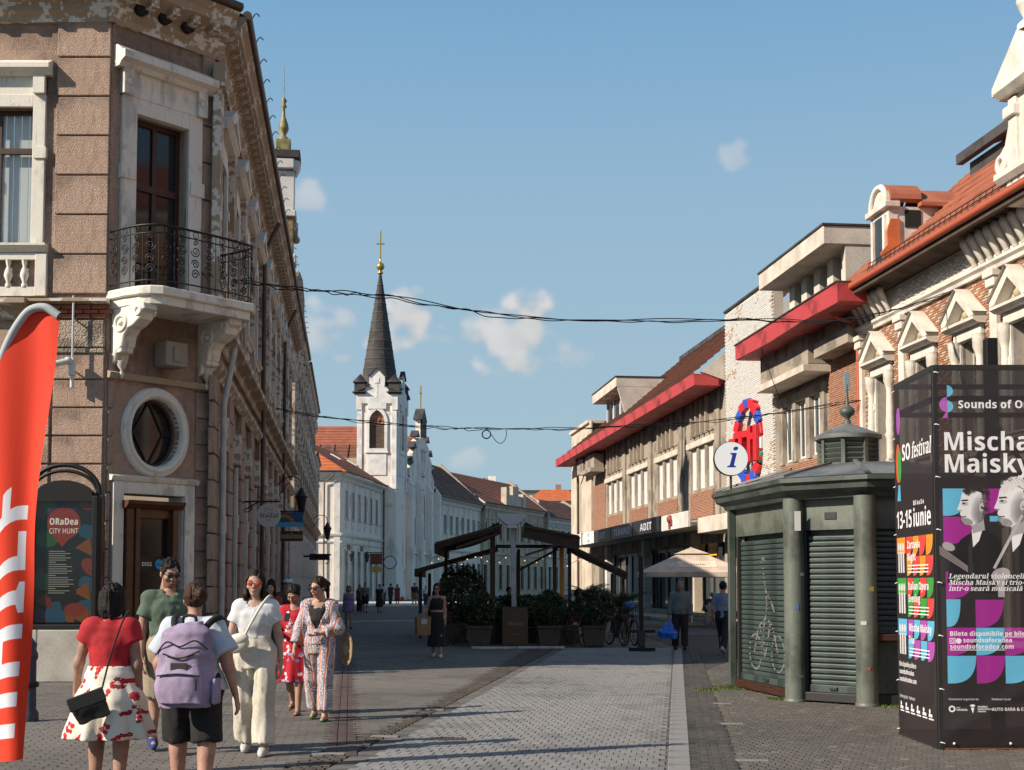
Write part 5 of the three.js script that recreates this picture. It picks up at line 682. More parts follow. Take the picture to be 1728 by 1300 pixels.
// ---- banner tower
{
  const t = thing('banner_tower', 'black mesh banner tower advertising a concert festival at the right edge', 'banner', [4.19, 0, -13.43]);
  const W = 2.0, D = 1.33, H = 3.76, F = face(t, 0, 0, 0), Sd = face(t, 0, -D, -Math.PI / 2);
  const Q = (x) => (x - 282) * 0.647, Y6 = (y) => (y - 65) * 0.647, Y7 = (y) => (1162 + y) * 0.647;
  const BL = '#63b6d9', MG = '#a2278f', WH = '#f0eef0', BK = '#2b2324';
  const front = canvasTex(800, 1504, (g) => {
    g.fillStyle = BK; g.fillRect(0, 0, 800, 1504);
    const q = (x0, y0, x1, y1, c, yf) => { x0 = Q(x0); x1 = Q(x1); y0 = yf(y0); y1 = yf(y1); g.fillStyle = c; g.beginPath(); g.moveTo(x0, y0); g.lineTo(x1, y0); g.quadraticCurveTo(x1, y1, x0 + (x1 - x0) * 0.15, y1); g.lineTo(x0, y1); g.fill(); };
    g.fillStyle = BL; g.beginPath(); g.arc(Q(354), Y6(197), 24, -1.57, 1.57); g.fill(); g.beginPath(); g.arc(Q(354), Y6(293), 24, -1.57, 1.57); g.fill(); g.fillStyle = '#b45bb8'; g.beginPath(); g.arc(Q(354), Y6(282), 31, 1.57, 4.71); g.fill(); g.beginPath(); g.moveTo(Q(345), Y6(330)); g.lineTo(Q(357), Y6(330)); g.lineTo(Q(358), Y6(366)); g.lineTo(Q(322), Y6(366)); g.fill();
    g.fillStyle = WH; g.font = 'bold 45px sans-serif'; g.fillText('Sounds of Oradea', Q(420), Y6(305)); g.font = 'bold 103px sans-serif'; g.fillText('Mischa', Q(318), Y6(567)); g.fillText('Maisky', Q(318), Y6(705));
    q(315, 805, 470, 975, BL, Y6); q(315, 980, 500, 1150, MG, Y6); q(560, 805, 690, 960, MG, Y6); q(600, 975, 760, 1010, BL, Y6);
    q(325, 92, 497, 260, MG, Y7); q(325, 262, 410, 432, BL, Y7); q(500, 265, 672, 435, MG, Y7);
    for (let r = 0; r < 2; r++) for (let c = 0; c < 5; c++) q(325 + c * 175, 437 + r * 172, 498 + c * 175, 606 + r * 172, (r + c) % 2 ? BL : MG, Y7);
    // two players, printed in grey
    const fig = (x, y, s, hair, flip) => { g.save(); g.translate(Q(x), Y6(y)); g.scale(s * flip, s); const rn = rng(x | 0);
      const blob = (cx, cy, rx, ry, c, a = 0) => { g.fillStyle = c; g.beginPath(); g.ellipse(cx, cy, rx, ry, a, 0, 7); g.fill(); }, path = (c, pts) => { g.fillStyle = c; g.beginPath(); pts.forEach(([px, py], i) => (i ? g.lineTo(px, py) : g.moveTo(px, py))); g.fill(); };
      path('#1b1718', [[-86, 340], [-70, 240], [-34, 184], [6, 158], [48, 150], [96, 176], [122, 236], [132, 340]]); path('#332d2e', [[6, 160], [-10, 220], [-6, 340], [10, 340], [4, 230]]); path('#efedee', [[4, 150], [44, 146], [30, 190], [8, 214]]);
      path('#a9a4a5', [[2, 108], [46, 96], [52, 152], [8, 164]]);
      path('#e7e4e5', [[-28, 22], [-34, 50], [-46, 78], [-34, 84], [-36, 96], [-30, 104], [-32, 116], [-20, 132], [6, 136], [36, 116], [50, 76], [44, 20], [10, 2], [-16, 4]]);
      for (let i = 0; i < 7; i++) { g.globalAlpha = 0.16; blob(30 + i * 2, 76 + i * 3, 26 - i * 2, 52 - i * 4, '#5f595a', 0.2); } g.globalAlpha = 0.5; blob(-14, 122, 24, 13, '#4c4647', 0.2); blob(-30, 108, 5, 3, '#6b6465'); blob(-18, 58, 13, 7, '#8d8788'); blob(-34, 82, 6, 3, '#7a7475'); g.globalAlpha = 1;
      path('#231f20', [[-30, 44], [-8, 42], [-4, 47], [-29, 49]]); blob(-21, 56, 5, 3, '#1c1819'); path('#4a4445', [[-34, 103], [-14, 102], [-14, 106], [-32, 107]]); blob(42, 70, 8, 15, '#cfcbcc', 0.2); blob(43, 71, 4, 9, '#8f898a', 0.2);
      for (let i = 0; i < 260; i++) { const t = rn(), u = rn(), px = -26 + t * 88, py = 2 + u * 26 - Math.sin(t * 3.1) * 22 + (t > 0.72 ? u * 62 : 0); g.strokeStyle = hair; g.globalAlpha = 0.5 + rn() * 0.5; g.lineWidth = 2.4; g.beginPath(); g.moveTo(px, py); g.quadraticCurveTo(px + 7, py - 3, px + 13, py + 7 + rn() * 6); g.stroke(); } g.globalAlpha = 1; g.restore(); };
    fig(480, 800, 1.12, '#2c2627', 1); fig(720, 770, 1.3, '#d9d6d7', 1);
    g.strokeStyle = '#8c8080'; g.lineWidth = 5; for (let i = 0; i < 4; i++) { g.beginPath(); g.moveTo(Q(290), Y6(1165 + i * 14)); g.lineTo(Q(460), Y6(1290 + i * 10)); g.stroke(); } g.strokeStyle = '#b9b2b3'; g.lineWidth = 12; g.beginPath(); g.moveTo(Q(620), Y6(1300)); g.lineTo(Q(800), Y6(970)); g.stroke(); g.fillStyle = '#a8a2a3'; g.beginPath(); g.ellipse(Q(345), Y6(1165), 26, 16, 0.4, 0, 7); g.fill(); g.beginPath(); g.ellipse(Q(660), Y7(110), 38, 26, -0.3, 0, 7); g.fill(); g.fillRect(Q(640), Y7(110), 26, 90);
    g.fillStyle = WH; g.font = 'italic bold 27px serif'; g.fillText('Legendarul violoncelist', Q(340), Y7(135)); g.fillText('Mischa Maisky și trio-ul său', Q(340), Y7(173)); g.fillText('într-o seară muzicală unică.', Q(340), Y7(211));
    g.font = 'bold 25px sans-serif'; g.fillText('Bilete disponibile pe bilete.ro', Q(340), Y7(487)); g.fillText('soundsoforadea', Q(420), Y7(528)); g.fillText('soundsoforadea.com', Q(340), Y7(567)); g.fillRect(Q(340), Y7(571), 217, 3); g.fillRect(Q(663), Y7(491), 110, 3);
    g.strokeStyle = WH; g.lineWidth = 3; g.strokeRect(Q(342), Y7(502), 20, 20); g.beginPath(); g.arc(Q(358), Y7(518), 5, 0, 7); g.stroke(); g.beginPath(); g.arc(Q(394), Y7(518), 11, 0, 7); g.fill();
    g.font = '11px sans-serif'; g.fillText('Eveniment organizat de', Q(328), Y7(880)); g.fillText('Parteneri locali', Q(585), Y7(880)); g.lineWidth = 6; g.beginPath(); g.arc(Q(347), Y7(933), 10, 0, 7); g.stroke(); g.font = '9px sans-serif'; g.fillText('visit', Q(372), Y7(930)); g.font = 'bold 11px sans-serif'; g.fillText('ORADEA', Q(372), Y7(945)); g.beginPath(); g.ellipse(Q(470), Y7(913), 10, 5, 0, 0, 7); g.fill(); g.beginPath(); g.moveTo(Q(460), Y7(925)); g.lineTo(Q(480), Y7(925)); g.lineTo(Q(470), Y7(962)); g.fill(); g.font = 'bold 8px sans-serif'; g.fillText('PRIMĂRIA', Q(500), Y7(925)); g.fillText('MUNICIPIULUI', Q(500), Y7(939)); g.fillText('ORADEA', Q(500), Y7(953)); g.font = 'bold 17px sans-serif'; g.fillText('AUTO BARA & CO', Q(585), Y7(945));
  });
  const side = canvasTex(532, 1504, (g) => {
    g.fillStyle = BK; g.fillRect(0, 0, 532, 1504); const X = (z) => (z - 50) * 2.42;
    const drop = (cx, y0, y1, w, c) => { g.fillStyle = c; g.beginPath(); g.ellipse(cx, (y0 + y1) / 2, w, (y1 - y0) / 2, 0, 0, 7); g.fill(); };
    drop(70, 90, 210, 28, '#a04fae'); drop(60, 250, 420, 38, '#d8512f'); drop(80, 270, 420, 26, '#3f9a3f'); g.fillStyle = '#5aa9d0'; g.beginPath(); g.moveTo(60, 430); g.lineTo(84, 430); g.lineTo(92, 500); g.lineTo(40, 500); g.fill();
    g.fillStyle = WH; g.font = 'bold 96px sans-serif'; g.fillText('SO', 120, 330); g.font = 'italic bold 90px serif'; g.fillText('festival', 255, 330, 260); g.font = 'bold 104px sans-serif'; g.fillText('13-15', 20, 620, 230); g.fillText('iunie', 265, 620, 240); g.font = 'bold 26px sans-serif'; g.fillText('Ediția a II-a', 270, 530);
    const rows = [[660, '#e8912d', '#e4483e', 'Zarzuela\nNight'], [835, '#3f9a3f', '#e4483e', 'Italian Opera\nEvening'], [1010, '#62b3d6', '#b04fae', 'Mischa Maisky\nTrio']];
    for (const [y, a, b, s] of rows) { for (let i = 0; i < 4; i++) for (let j = 0; j < 2; j++) { g.fillStyle = (i + j) % 2 ? a : b; g.beginPath(); const x = 165 + i * 90, yy = y + j * 84; g.moveTo(x, yy); g.lineTo(x + 84, yy); g.quadraticCurveTo(x + 84, yy + 82, x + 10, yy + 82); g.lineTo(x, yy + 82); g.fill(); } g.fillStyle = a; g.fillRect(20, y, 130, 70); g.fillStyle = '#d6d2d3'; for (let i = 0; i < 3; i++) { g.beginPath(); g.ellipse(48 + i * 34, y + 40, 14, 18, 0, 0, 7); g.fill(); g.fillRect(38 + i * 34, y + 62, 22, 90); } g.fillStyle = WH; g.font = 'bold 44px sans-serif'; s.split('\n').forEach((l, i) => g.fillText(l, 175, y + 50 + i * 52, 330)); for (let i = 0; i < 3; i++) g.fillRect(178, y + 120 + i * 14, 280, 5); }
    g.font = 'bold 28px sans-serif'; ['Bilete disponibile pe bilete.ro', 'soundsoforadea', 'soundsoforadea.com'].forEach((l, i) => g.fillText(l, 24, 1215 + i * 32, 250)); g.font = '20px sans-serif'; g.fillText('Eveniment organizat de', 24, 1350, 130); g.fillText('Parteneri', 170, 1350, 80); for (let i = 0; i < 6; i++) { g.fillRect(30 + i * 80, 1385, 46, 12); g.fillRect(30 + i * 80, 1402, 60, 6); g.beginPath(); g.arc(44 + i * 80, 1375, 10, 0, 7); g.fill(); }
  });
  const fab = (m) => Object.assign(m, { transparent: true, opacity: 0.93, side: THREE.DoubleSide });
  const sheet = (w, h, f) => { const g = new THREE.PlaneGeometry(w, h, 40, 60).translate(w / 2, h / 2, 0), p = g.attributes.position; for (let i = 0; i < p.count; i++) { const x = p.getX(i), y = p.getY(i), e = Math.min(x, w - x, y, h - y); p.setZ(i, f(x, y) * Math.min(1, e / 0.15)); } g.computeVertexNormals(); return g; };
  F.raw('banner_front', sheet(W, H - 0.06, (x, y) => 0.012 * Math.exp(-(((y - 0.1) - x * 0.55) ** 2) / 0.006) + 0.008 * Math.sin(x * 3 + y) + 0.006 * fbm(x * 2, y * 2, 1, 2)), fab(panelMat(front, 0.45)), 0, 0.03, 0.03);
  Sd.raw('banner_side', sheet(D, H - 0.06, (x, y) => 0.01 * fbm(x * 3, y * 2, 4, 2)), fab(panelMat(side, 0.5)), 0, 0.03, 0.03);
  const bm = M.metalDark, post = (x, z, h = H) => obj('truss_post', rb(x - 0.025, x + 0.025, 0, h, z - 0.025, z + 0.025, 0.005), bm, t);
  post(0, 0); post(0, -D); post(W, 0); post(W, -D); obj('mast', rb(0.74, 0.86, 0, 4.17, -0.72, -0.6, 0.01), M.iron, t);
  for (const y of [0.03, 1.6, 3.45, H]) { obj('truss_beam', bar([0, y, -0.01], [W, y, -0.01], 0.05, 0.05), bm, t); obj('truss_beam', bar([0, y, -D], [W, y, -D], 0.05, 0.05), bm, t); obj('truss_beam', bar([-0.0, y - 0.002, 0], [-0.0, y - 0.002, -D], 0.05, 0.05), bm, t); obj('truss_beam', bar([W, y - 0.002, 0], [W, y - 0.002, -D], 0.05, 0.05), bm, t); }
  obj('brace', bar([0.1, 2.1, -0.05], [0.8, 3.3, -0.6], 0.04, 0.04), bm, t); obj('brace', bar([1.4, 2.0, -0.05], [0.8, 3.3, -0.6], 0.04, 0.04), bm, t); obj('brace', bar([1.9, 3.4, -0.05], [0.85, 2.2, -0.6], 0.04, 0.04), bm, t);
  obj('rust_base', rb(-0.02, W, 0, 0.03, -D, 0.02, 0.005), mat(0.16, 0.06, 0.025, 0.9), t);
  { const tg = uvm(tube([[-0.02, 0, -0.02], [0.0, 0.01, 0.035], [0.03, 0.0, 0.038]], 0.006, 8, 5)); for (let i = 0; i < 8; i++) { const q = raw('cable_tie', tg, M.white, t); q.position.set(0, 0.06 + i * 0.52, 0); const q2 = raw('cable_tie', tg, M.white, t); q2.position.set(-0.02, 0.06 + i * 0.52, -D); } }
  for (let i = 0; i < 4; i++) obj('eyelet', sph(0.12 + i * 0.55, 0.06, 0.04, 0.014, 6), M.white, t);
}
{ // red feather flag at the left edge
  const t = thing('feather_flag', 'tall red feather flag with white letters at the left edge', 'flag', [-4.46, 0, -11.1], 0);
  const cv = canvasTex(256, 1024, (g, w, h) => { g.fillStyle = '#f23a10'; g.fillRect(0, 0, w, h); g.fillStyle = '#f4f4fb'; g.save(); g.translate(222, 990); g.rotate(-Math.PI / 2); g.font = 'bold 215px sans-serif'; g.fillText('nHILF', 0, 0, 700); g.restore(); });
  const m = new THREE.MeshPhysicalMaterial({ map: cv, color: C(0.85, 0.85, 0.85), roughness: 0.8, transmission: 0.12, thickness: 0, side: THREE.DoubleSide });
  const N = 40, K = 14, pos = [], uv = [], idx = [];
  const tops = [[0, 2.1], [0.15, 2.85], [0.3, 3.28], [0.42, 3.55], [0.55, 3.74], [0.68, 3.85], [0.84, 3.87], [1, 3.8]], topAt = (u) => { let i = 0; while (i < tops.length - 2 && u > tops[i + 1][0]) i++; return lerp(tops[i][1], tops[i + 1][1], (u - tops[i][0]) / (tops[i + 1][0] - tops[i][0])); };
  for (let j = 0; j <= N; j++) for (let i = 0; i <= K; i++) { const v = j / N, u = i / K; const yTop = topAt(u); const yy = 0.14 + v * (yTop - 0.14), x = u * lerp(lerp(0.52, 0.56, sstep(yy, 0.2, 2)), 0.735, sstep(yy, 1.8, 3.7)); pos.push(x, 0.14 + v * (yTop - 0.14) + (1 - v) * u * 0.06, 0.03 * Math.sin(u * 9 + v * 5) + 0.05 * Math.sin(v * 7 + u * 3) * u); uv.push(u, v); }
  for (let j = 0; j < N; j++) for (let i = 0; i < K; i++) { const a = j * (K + 1) + i, b = a + 1, c = a + K + 1, d = c + 1; idx.push(a, b, d, a, d, c); }
  const g = new THREE.BufferGeometry(); g.setAttribute('position', new THREE.Float32BufferAttribute(pos, 3)); g.setAttribute('uv', new THREE.Float32BufferAttribute(uv, 2)); g.setIndex(idx); g.computeVertexNormals(); raw('flag_cloth', g, m, t);
  obj('pole', tube([[-0.02, 0, 0], [-0.03, 1.2, 0], [0, 2.1, 0], ...tops.slice(1).map(([u, y]) => [u * 0.735, y + 0.02, 0])], 0.016, 80, 8), mat(0.5, 0.52, 0.53, 0.4), t);
  obj('pole_sleeve', tube(tops.slice(1).map(([u, y]) => [u * 0.735, y + 0.01, 0.01]), 0.036, 60, 8), mat(0.42, 0.46, 0.47, 0.8), t);
  obj('ground_base', [rb(-0.4, 0.4, 0, 0.04, -0.05, 0.05, 0.01), rb(-0.05, 0.05, 0, 0.04, -0.4, 0.4, 0.01), rod([0, 0, 0], [-0.02, 0.2, 0], 0.03)], M.metalDark, t);
}
{ // poster display on a stone base
  const t = thing('poster_display', 'black arched poster case on a pale concrete base before the corner building', 'display', [-7.52, 0, -22.85]);
  obj('base', [rb(-0.62, 0.62, 0, 0.86, -0.3, 0.22, 0.02)], mat(0.5, 0.47, 0.42, 0.9, { map: T.vary, ms: 0.6, bump: T.grain, bs: 2, bh: 0.004 }), t); obj('base_joint', rb(-0.36, -0.34, 0.0, 0.865, 0.2, 0.224, 0.002), M.concrete, t);
  obj('case', [rb(-0.6, -0.5, 0.86, 3.1, -0.12, 0.12, 0.02), rb(0.5, 0.6, 0.86, 3.1, -0.12, 0.12, 0.02), rb(-0.5, 0.5, 0.86, 0.95, -0.12, 0.12, 0.02), bx(-0.5, 0.5, 0.95, 3.1, -0.1, -0.02), sph(-0.55, 3.15, 0, 0.07), sph(0.55, 3.15, 0, 0.07)], M.iron, t);
  const arc = [...Array(15)].map((_, i) => [0.5 * Math.cos(i / 14 * Math.PI), 3.06 + 0.3 * Math.sin(i / 14 * Math.PI)]); obj('arched_head', poly([[-0.5, 3.0], [0.5, 3.0], ...arc], 0.16).translate(0, 0, -0.08), M.iron, t);
  obj('arch_rail', [tube([...Array(11)].map((_, i) => [0.6 * Math.cos(i / 10 * Math.PI), 3.12 + 0.5 * Math.sin(i / 10 * Math.PI), 0.02]), 0.04, 40, 8), tube([...Array(11)].map((_, i) => [0.56 * Math.cos(i / 10 * Math.PI), 3.12 + 0.4 * Math.sin(i / 10 * Math.PI), 0.02]), 0.03, 40, 8)], M.iron, t);
  raw('poster', quad(-0.47, 0.47, 0.98, 3.05, 0.0), panelMat(canvasTex(384, 846, (g, w, h) => { g.fillStyle = '#26221f'; g.fillRect(0, 0, w, h); const r = rng(8), cols = ['#6a2a26', '#2a4a5f', '#33532f', '#7c4520', '#4a2a47', '#7c3228'];
    for (let i = 0; i < 26; i++) { const e = i % 4, x = e === 0 ? r() * 90 : e === 1 ? w - r() * 90 : r() * w, y = e < 2 ? r() * h : e === 2 ? r() * 120 : h - r() * 160; g.fillStyle = cols[i % 6]; g.beginPath(); if (i % 3) { g.ellipse(x, y, 36 + r() * 30, 46 + r() * 40, r() * 3, 0, 7); } else { g.moveTo(x - 60, y); g.lineTo(x + 40, y - 70); g.lineTo(x + 60, y + 60); } g.fill(); }
    g.fillStyle = '#8e342b'; g.beginPath(); g.ellipse(190, 170, 115, 110, 0, 0, 7); g.fill(); g.beginPath(); g.moveTo(90, 210); g.lineTo(290, 210); g.lineTo(180, 330); g.fill(); g.fillStyle = '#efe7df'; g.textAlign = 'center'; g.font = 'bold 62px sans-serif'; g.fillText('ORaDea', 190, 178, 200); g.font = '50px sans-serif'; g.fillText('CiTY HUNT', 190, 238, 200); g.fillStyle = '#26221f'; g.fillRect(84, 345, 200, 330); g.fillStyle = '#9a928a'; for (let i = 0; i < 20; i++) g.fillRect(92, 358 + i * 15, i % 6 === 5 ? 50 : 110 + (i * 37) % 70, 5); }), 0.18), t);
  raw('glass', uvm(bx(-0.49, 0.49, 0.96, 3.06, 0.04, 0.045)), new THREE.MeshPhysicalMaterial({ color: C(0.92, 0.95, 0.94), transmission: 1, roughness: 0.04, thickness: 0, ior: 1.2 }), t);
}
{ const t = thing('litter_post', 'dark blue ornamental bollard half hidden by the red flag', 'bollard', [-5.7, 0, -16.2]); obj('shaft', lathe([[0.11, 0], [0.11, 0.1], [0.08, 0.14], [0.07, 0.7], [0.09, 0.74], [0.09, 0.8], [0.06, 0.84], [0.08, 0.9], [0.02, 0.98]], 14), mat(0.03, 0.04, 0.07, 0.5), t); obj('collar', lathe([[0.1, 0.4], [0.11, 0.43], [0.1, 0.46]], 14), M.iron, t); }
{ // security camera on its wall pole
  const t = thing('security_camera', 'white security camera on a grey wall pole beside the quoins', 'camera', [-7.58, 5.0, -23.5]); obj('wall_pole', [rod([0, 0.1, 0.2], [0, 1.6, 0.2], 0.02), rod([0, 0.3, 0.2], [0, 0.3, 0], 0.015), rod([0, 1.2, 0.2], [0, 1.2, 0], 0.015)], mat(0.5, 0.52, 0.54, 0.4), t); obj('housing', [rod([-0.06, 0.44, 0.3], [-0.3, 0.36, 0.42], 0.055, 0.05, 12), sph(-0.05, 0.45, 0.28, 0.07), rb(-0.04, 0.05, 0.2, 0.5, 0.16, 0.28, 0.01), rod([0, 0.0, 0.2], [0, 0.2, 0.2], 0.035)], mat(0.62, 0.62, 0.6, 0.5), t); obj('lens', rod([-0.3, 0.36, 0.42], [-0.315, 0.355, 0.428], 0.04, 0.04, 12), M.dark, t); }
// ---- signs and lanterns on the shaded left front
function onLeft(d, out, y) { return [-2.65 - 0.119 * d + out * 0.993, y, -d - out * 0.118]; }
{ const t = thing('round_cafe_sign', 'round grey hanging cafe sign on an iron bracket', 'sign', onLeft(32.2, 0, 3.2)); obj('bracket', [rod([-0.0, 0.38, 0], [1.0, 0.38, 0], 0.018), rod([0, 0.1, 0], [0.5, 0.38, 0], 0.014), new THREE.TorusGeometry(0.12, 0.012, 5, 16).translate(0.2, 0.25, 0)], M.iron, t); obj('disc', new THREE.CylinderGeometry(0.28, 0.28, 0.05, 36).rotateX(Math.PI / 2).translate(0.72, 0.05, 0), M.white, t);
  raw('disc_face', new THREE.CircleGeometry(0.275, 36).translate(0.72, 0.05, 0.028), panelMat(canvasTex(128, 128, (g) => { g.fillStyle = '#cfcdc9'; g.fillRect(0, 0, 128, 128); g.fillStyle = '#6b5f58'; g.font = 'italic bold 34px serif'; g.textAlign = 'center'; g.fillText('Madal', 64, 76); g.font = '12px sans-serif'; g.fillText('CAFE', 64, 94); g.strokeStyle = '#8d847e'; g.lineWidth = 3; g.beginPath(); g.ellipse(64, 38, 24, 10, 0.4, 0, 7); g.stroke(); }), 0.7), t); }
{ const t = thing('painted_hanging_sign', 'small colourful painted hanging sign above a brown name board', 'sign', onLeft(43.3, 0, 3.2)); obj('bracket', [rod([0, 0.75, 0], [1.2, 0.75, 0], 0.02)], M.iron, t);
  raw('picture', quad(0.3, 1.15, 0.25, 0.72, 0.02), panelMat(canvasTex(128, 72, (g) => { g.fillStyle = '#245f8f'; g.fillRect(0, 0, 128, 72); for (const [c, r] of [['#c8402c', 50], ['#d99a2b', 42], ['#3f8a46', 34]]) { g.strokeStyle = c; g.lineWidth = 8; g.beginPath(); g.arc(40, 60, r, 3.14, 6.28); g.stroke(); } g.fillStyle = '#6db6d8'; g.fillRect(0, 48, 128, 24); }), 0.7), t); obj('picture_back', bx(0.3, 1.15, 0.25, 0.72, -0.02, 0.015), M.iron, t);
  raw('name_board', quad(0.45, 1.15, -0.2, 0.12, 0.02), panelMat(text('nobilimia', 128, 56, { bg: '#4a3420', fg: '#c9b48a' })), t); obj('board_back', bx(0.45, 1.15, -0.2, 0.12, -0.02, 0.015), M.iron, t); }
function lantern(label, p, s = 1) { const t = thing('wall_lantern', label, 'lantern', p, 0, 'iron lanterns on the fronts'); obj('bracket', [tube([[0, 0.5, 0], [0.3, 0.75, 0], [0.7, 0.7, 0], [0.8, 0.45, 0]], 0.02, 20, 5), rod([0, 0.1, 0], [0.4, 0.6, 0], 0.015)], M.iron, t); obj('cage', lathe([[0.02, -0.5], [0.1, -0.45], [0.2, 0.05], [0.22, 0.1], [0.12, 0.25], [0.03, 0.42]], 6).translate(0.8, 0, 0), M.metalDark, t); obj('ring', new THREE.TorusGeometry(0.21, 0.02, 5, 12).rotateX(Math.PI / 2).translate(0.8, 0.08, 0), M.iron, t); t.scale.setScalar(s); return t; }
lantern('black iron lantern above the painted hanging sign', onLeft(46, 0.2, 4.5)); lantern('far black lantern on the last shaded house', onLeft(84, 0.3, 5.0), 1.2); lantern('black lantern on the corner of the white house', [-15.9, 4.4, -126.8], 1.2); lantern('pale lit-side lantern on the white house flank', [-15.1, 4.4, -133], 1.2);
{ const t = thing('bracket_sign', 'dark arm sign near the end of the shaded row', 'sign', onLeft(76, 0, 3.2)); obj('arm', [rod([0, 0, 0], [1.6, 0.1, 0], 0.05), rb(0.4, 1.5, -0.2, 0.15, -0.04, 0.04, 0.01)], M.iron, t); obj('hook', tube([[1.5, 0, 0], [1.5, -0.3, 0], [1.3, -0.4, 0]], 0.03, 10, 5), M.iron, t); }
{ const t = thing('hanging_shop_sign', 'brown square shop sign over a yellow oval on the white house', 'sign', [-13.6, 0, -137.6]); obj('arm', rod([-1.2, 4.9, 0], [0.6, 4.9, 0], 0.04), M.iron, t); obj('square', rb(-0.7, 0.5, 3.7, 4.8, -0.06, 0.06, 0.02), mat(0.14, 0.03, 0.02, 0.6), t); obj('oval', new THREE.CylinderGeometry(0.6, 0.6, 0.1, 20).rotateX(Math.PI / 2).scale(1, 0.55, 1).translate(-0.1, 3.2, 0), mat(0.45, 0.3, 0.05, 0.6), t); }
{ const t = thing('round_shop_sign', 'small round pale sign at the far end of the white house', 'sign', [-12.9, 4.0, -144.2]); obj('disc', new THREE.CylinderGeometry(0.65, 0.65, 0.1, 24).rotateX(Math.PI / 2), M.white, t); obj('rim', new THREE.TorusGeometry(0.65, 0.06, 6, 24), M.metalDark, t); obj('arm', rod([-1.6, 0.3, 0], [0, 0.3, -0.05], 0.04), M.iron, t); }
// ---- overhead cables
function cable(label, pts, r, extra = []) { const w = [], rnd = rng(pts.length * 13); for (let k = 0; k < 3; k++) { const c = new THREE.CatmullRomCurve3(pts.map((p) => V(...p))), q = []; for (let i = 0; i <= 60; i++) { const p = c.getPoint(i / 60); q.push([p.x, p.y + Math.sin(i * 0.9 + k * 2.1) * 0.025 - k * 0.012 * rnd() * 4, p.z + Math.cos(i * 0.9 + k * 2) * 0.02]); } w.push(tube(q, r, 180, 5)); } const o = obj('overhead_cable', [...w, ...extra], M.iron); return tag(o, label, 'cable', null); }
cable('upper bundle of twisted black cables sagging across the street', [[-6.2, 8.5, -30.5], [-4.6, 8.23, -30.2], [-2.95, 8.06, -30], [0.47, 7.74, -31], [5.1, 7.95, -32.2], [9.3, 8.75, -36], [13.0, 10.1, -38.5]], 0.012);
cable('lower thin cable bundle with a hanging coil of wire', [[-8.4, 7.6, -45], [-6.57, 7.24, -45], [-2.83, 6.88, -45], [-0.87, 6.8, -45], [2.67, 6.84, -45], [7.2, 7.12, -45], [11.75, 7.8, -45.2]], 0.012, [new THREE.TorusGeometry(0.14, 0.02, 6, 24).translate(-0.85, 6.6, -45), tube([[-0.7, 6.6, -45], [-0.5, 6.35, -45], [-0.35, 6.3, -45], [-0.2, 6.5, -45], [-0.2, 6.8, -45]], 0.012, 30, 5)]);
// ---------------------------------------------------------------- cafe terrace
const postM0 = mat(0.10, 0.075, 0.058, 0.85, { map: T.vary, ms: 1 });
const leafMat = (r, g, b) => mat(r, g, b, 0.55, { side: THREE.DoubleSide });
function leaves(n, rx, ry, rz, size, seed, shell = 0.55, th = 0.4) { // many leaf faces through an uneven volume
  const r = rng(seed), p = [], nn = [], q = new THREE.Quaternion(), e = new THREE.Euler(), v = V(0, 0, 0);
  for (let i = 0; i < n; i++) { const a = r() * 6.283, c = 2 * r() - 1, s = Math.sqrt(1 - c * c), k = Math.cbrt(shell + (1 - shell) * r()) * (0.82 + 0.36 * fbm(Math.cos(a) * s * 2.2 + seed, c * 2.2, Math.sin(a) * s * 2.2, 2)); const x = rx * k * s * Math.cos(a), y = ry * k * c, z = rz * k * s * Math.sin(a); if (fbm(x * 5 + seed, y * 5, z * 5, 2) < th) continue;
    e.set(r() * 6.3, r() * 6.3, r() * 6.3); q.setFromEuler(e); const w = size * (0.6 + r() * 0.8), h = w * 1.9; for (const [lx, ly] of [[0, -h / 2], [w / 2, 0], [0, h / 2], [0, -h / 2], [0, h / 2], [-w / 2, 0]]) { v.set(lx, ly, 0).applyQuaternion(q); p.push(x + v.x, y + v.y, z + v.z); } v.set(0, 0, 1).applyQuaternion(q); for (let k2 = 0; k2 < 6; k2++) nn.push(v.x, v.y, v.z); }
  const g = new THREE.BufferGeometry(); g.setAttribute('position', new THREE.Float32BufferAttribute(p, 3)); g.setAttribute('normal', new THREE.Float32BufferAttribute(nn, 3)); return g;
}
function shrub(label, x, z, rx, ry, pw, col, seed) { const t = thing('potted_shrub', label, 'plant', [x, 0, z], 0, 'clipped shrubs in planters round the terrace'); obj('planter', [poly([[-pw / 2, 0], [pw / 2, 0], [pw / 2 + 0.06, 0.5], [-pw / 2 - 0.06, 0.5]], pw, 0.01).translate(0, 0, -pw / 2), rb(-pw / 2 - 0.09, pw / 2 + 0.09, 0.46, 0.54, -pw / 2 - 0.04, pw / 2 + 0.04, 0.02)], mat(0.10, 0.075, 0.058, 0.85, { map: T.vary, ms: 1 }), t); obj('stem', [rod([0, 0.4, 0], [0.05, 0.5 + ry, 0], 0.04, 0.02), rod([0, 0.6, 0], [0.25, 0.6 + ry, 0.1], 0.02, 0.01), rod([0, 0.6, 0], [-0.2, 0.6 + ry, -0.1], 0.02, 0.01)], M.brownWood, t); obj('crown', leaves(4200, rx, ry * 0.94, rx * 0.85, 0.042, seed, 0.35, 0.38).translate(0, 0.46 + ry * 0.94, 0), leafMat(...col), t); obj('young_leaves', leaves(1500, rx * 1.04, ry * 0.98, rx * 0.9, 0.04, seed + 50, 0.6, 0.45).translate(0, 0.47 + ry * 0.94, 0), leafMat(col[0] * 2.1, col[1] * 1.9, col[2] * 1.6), t); }
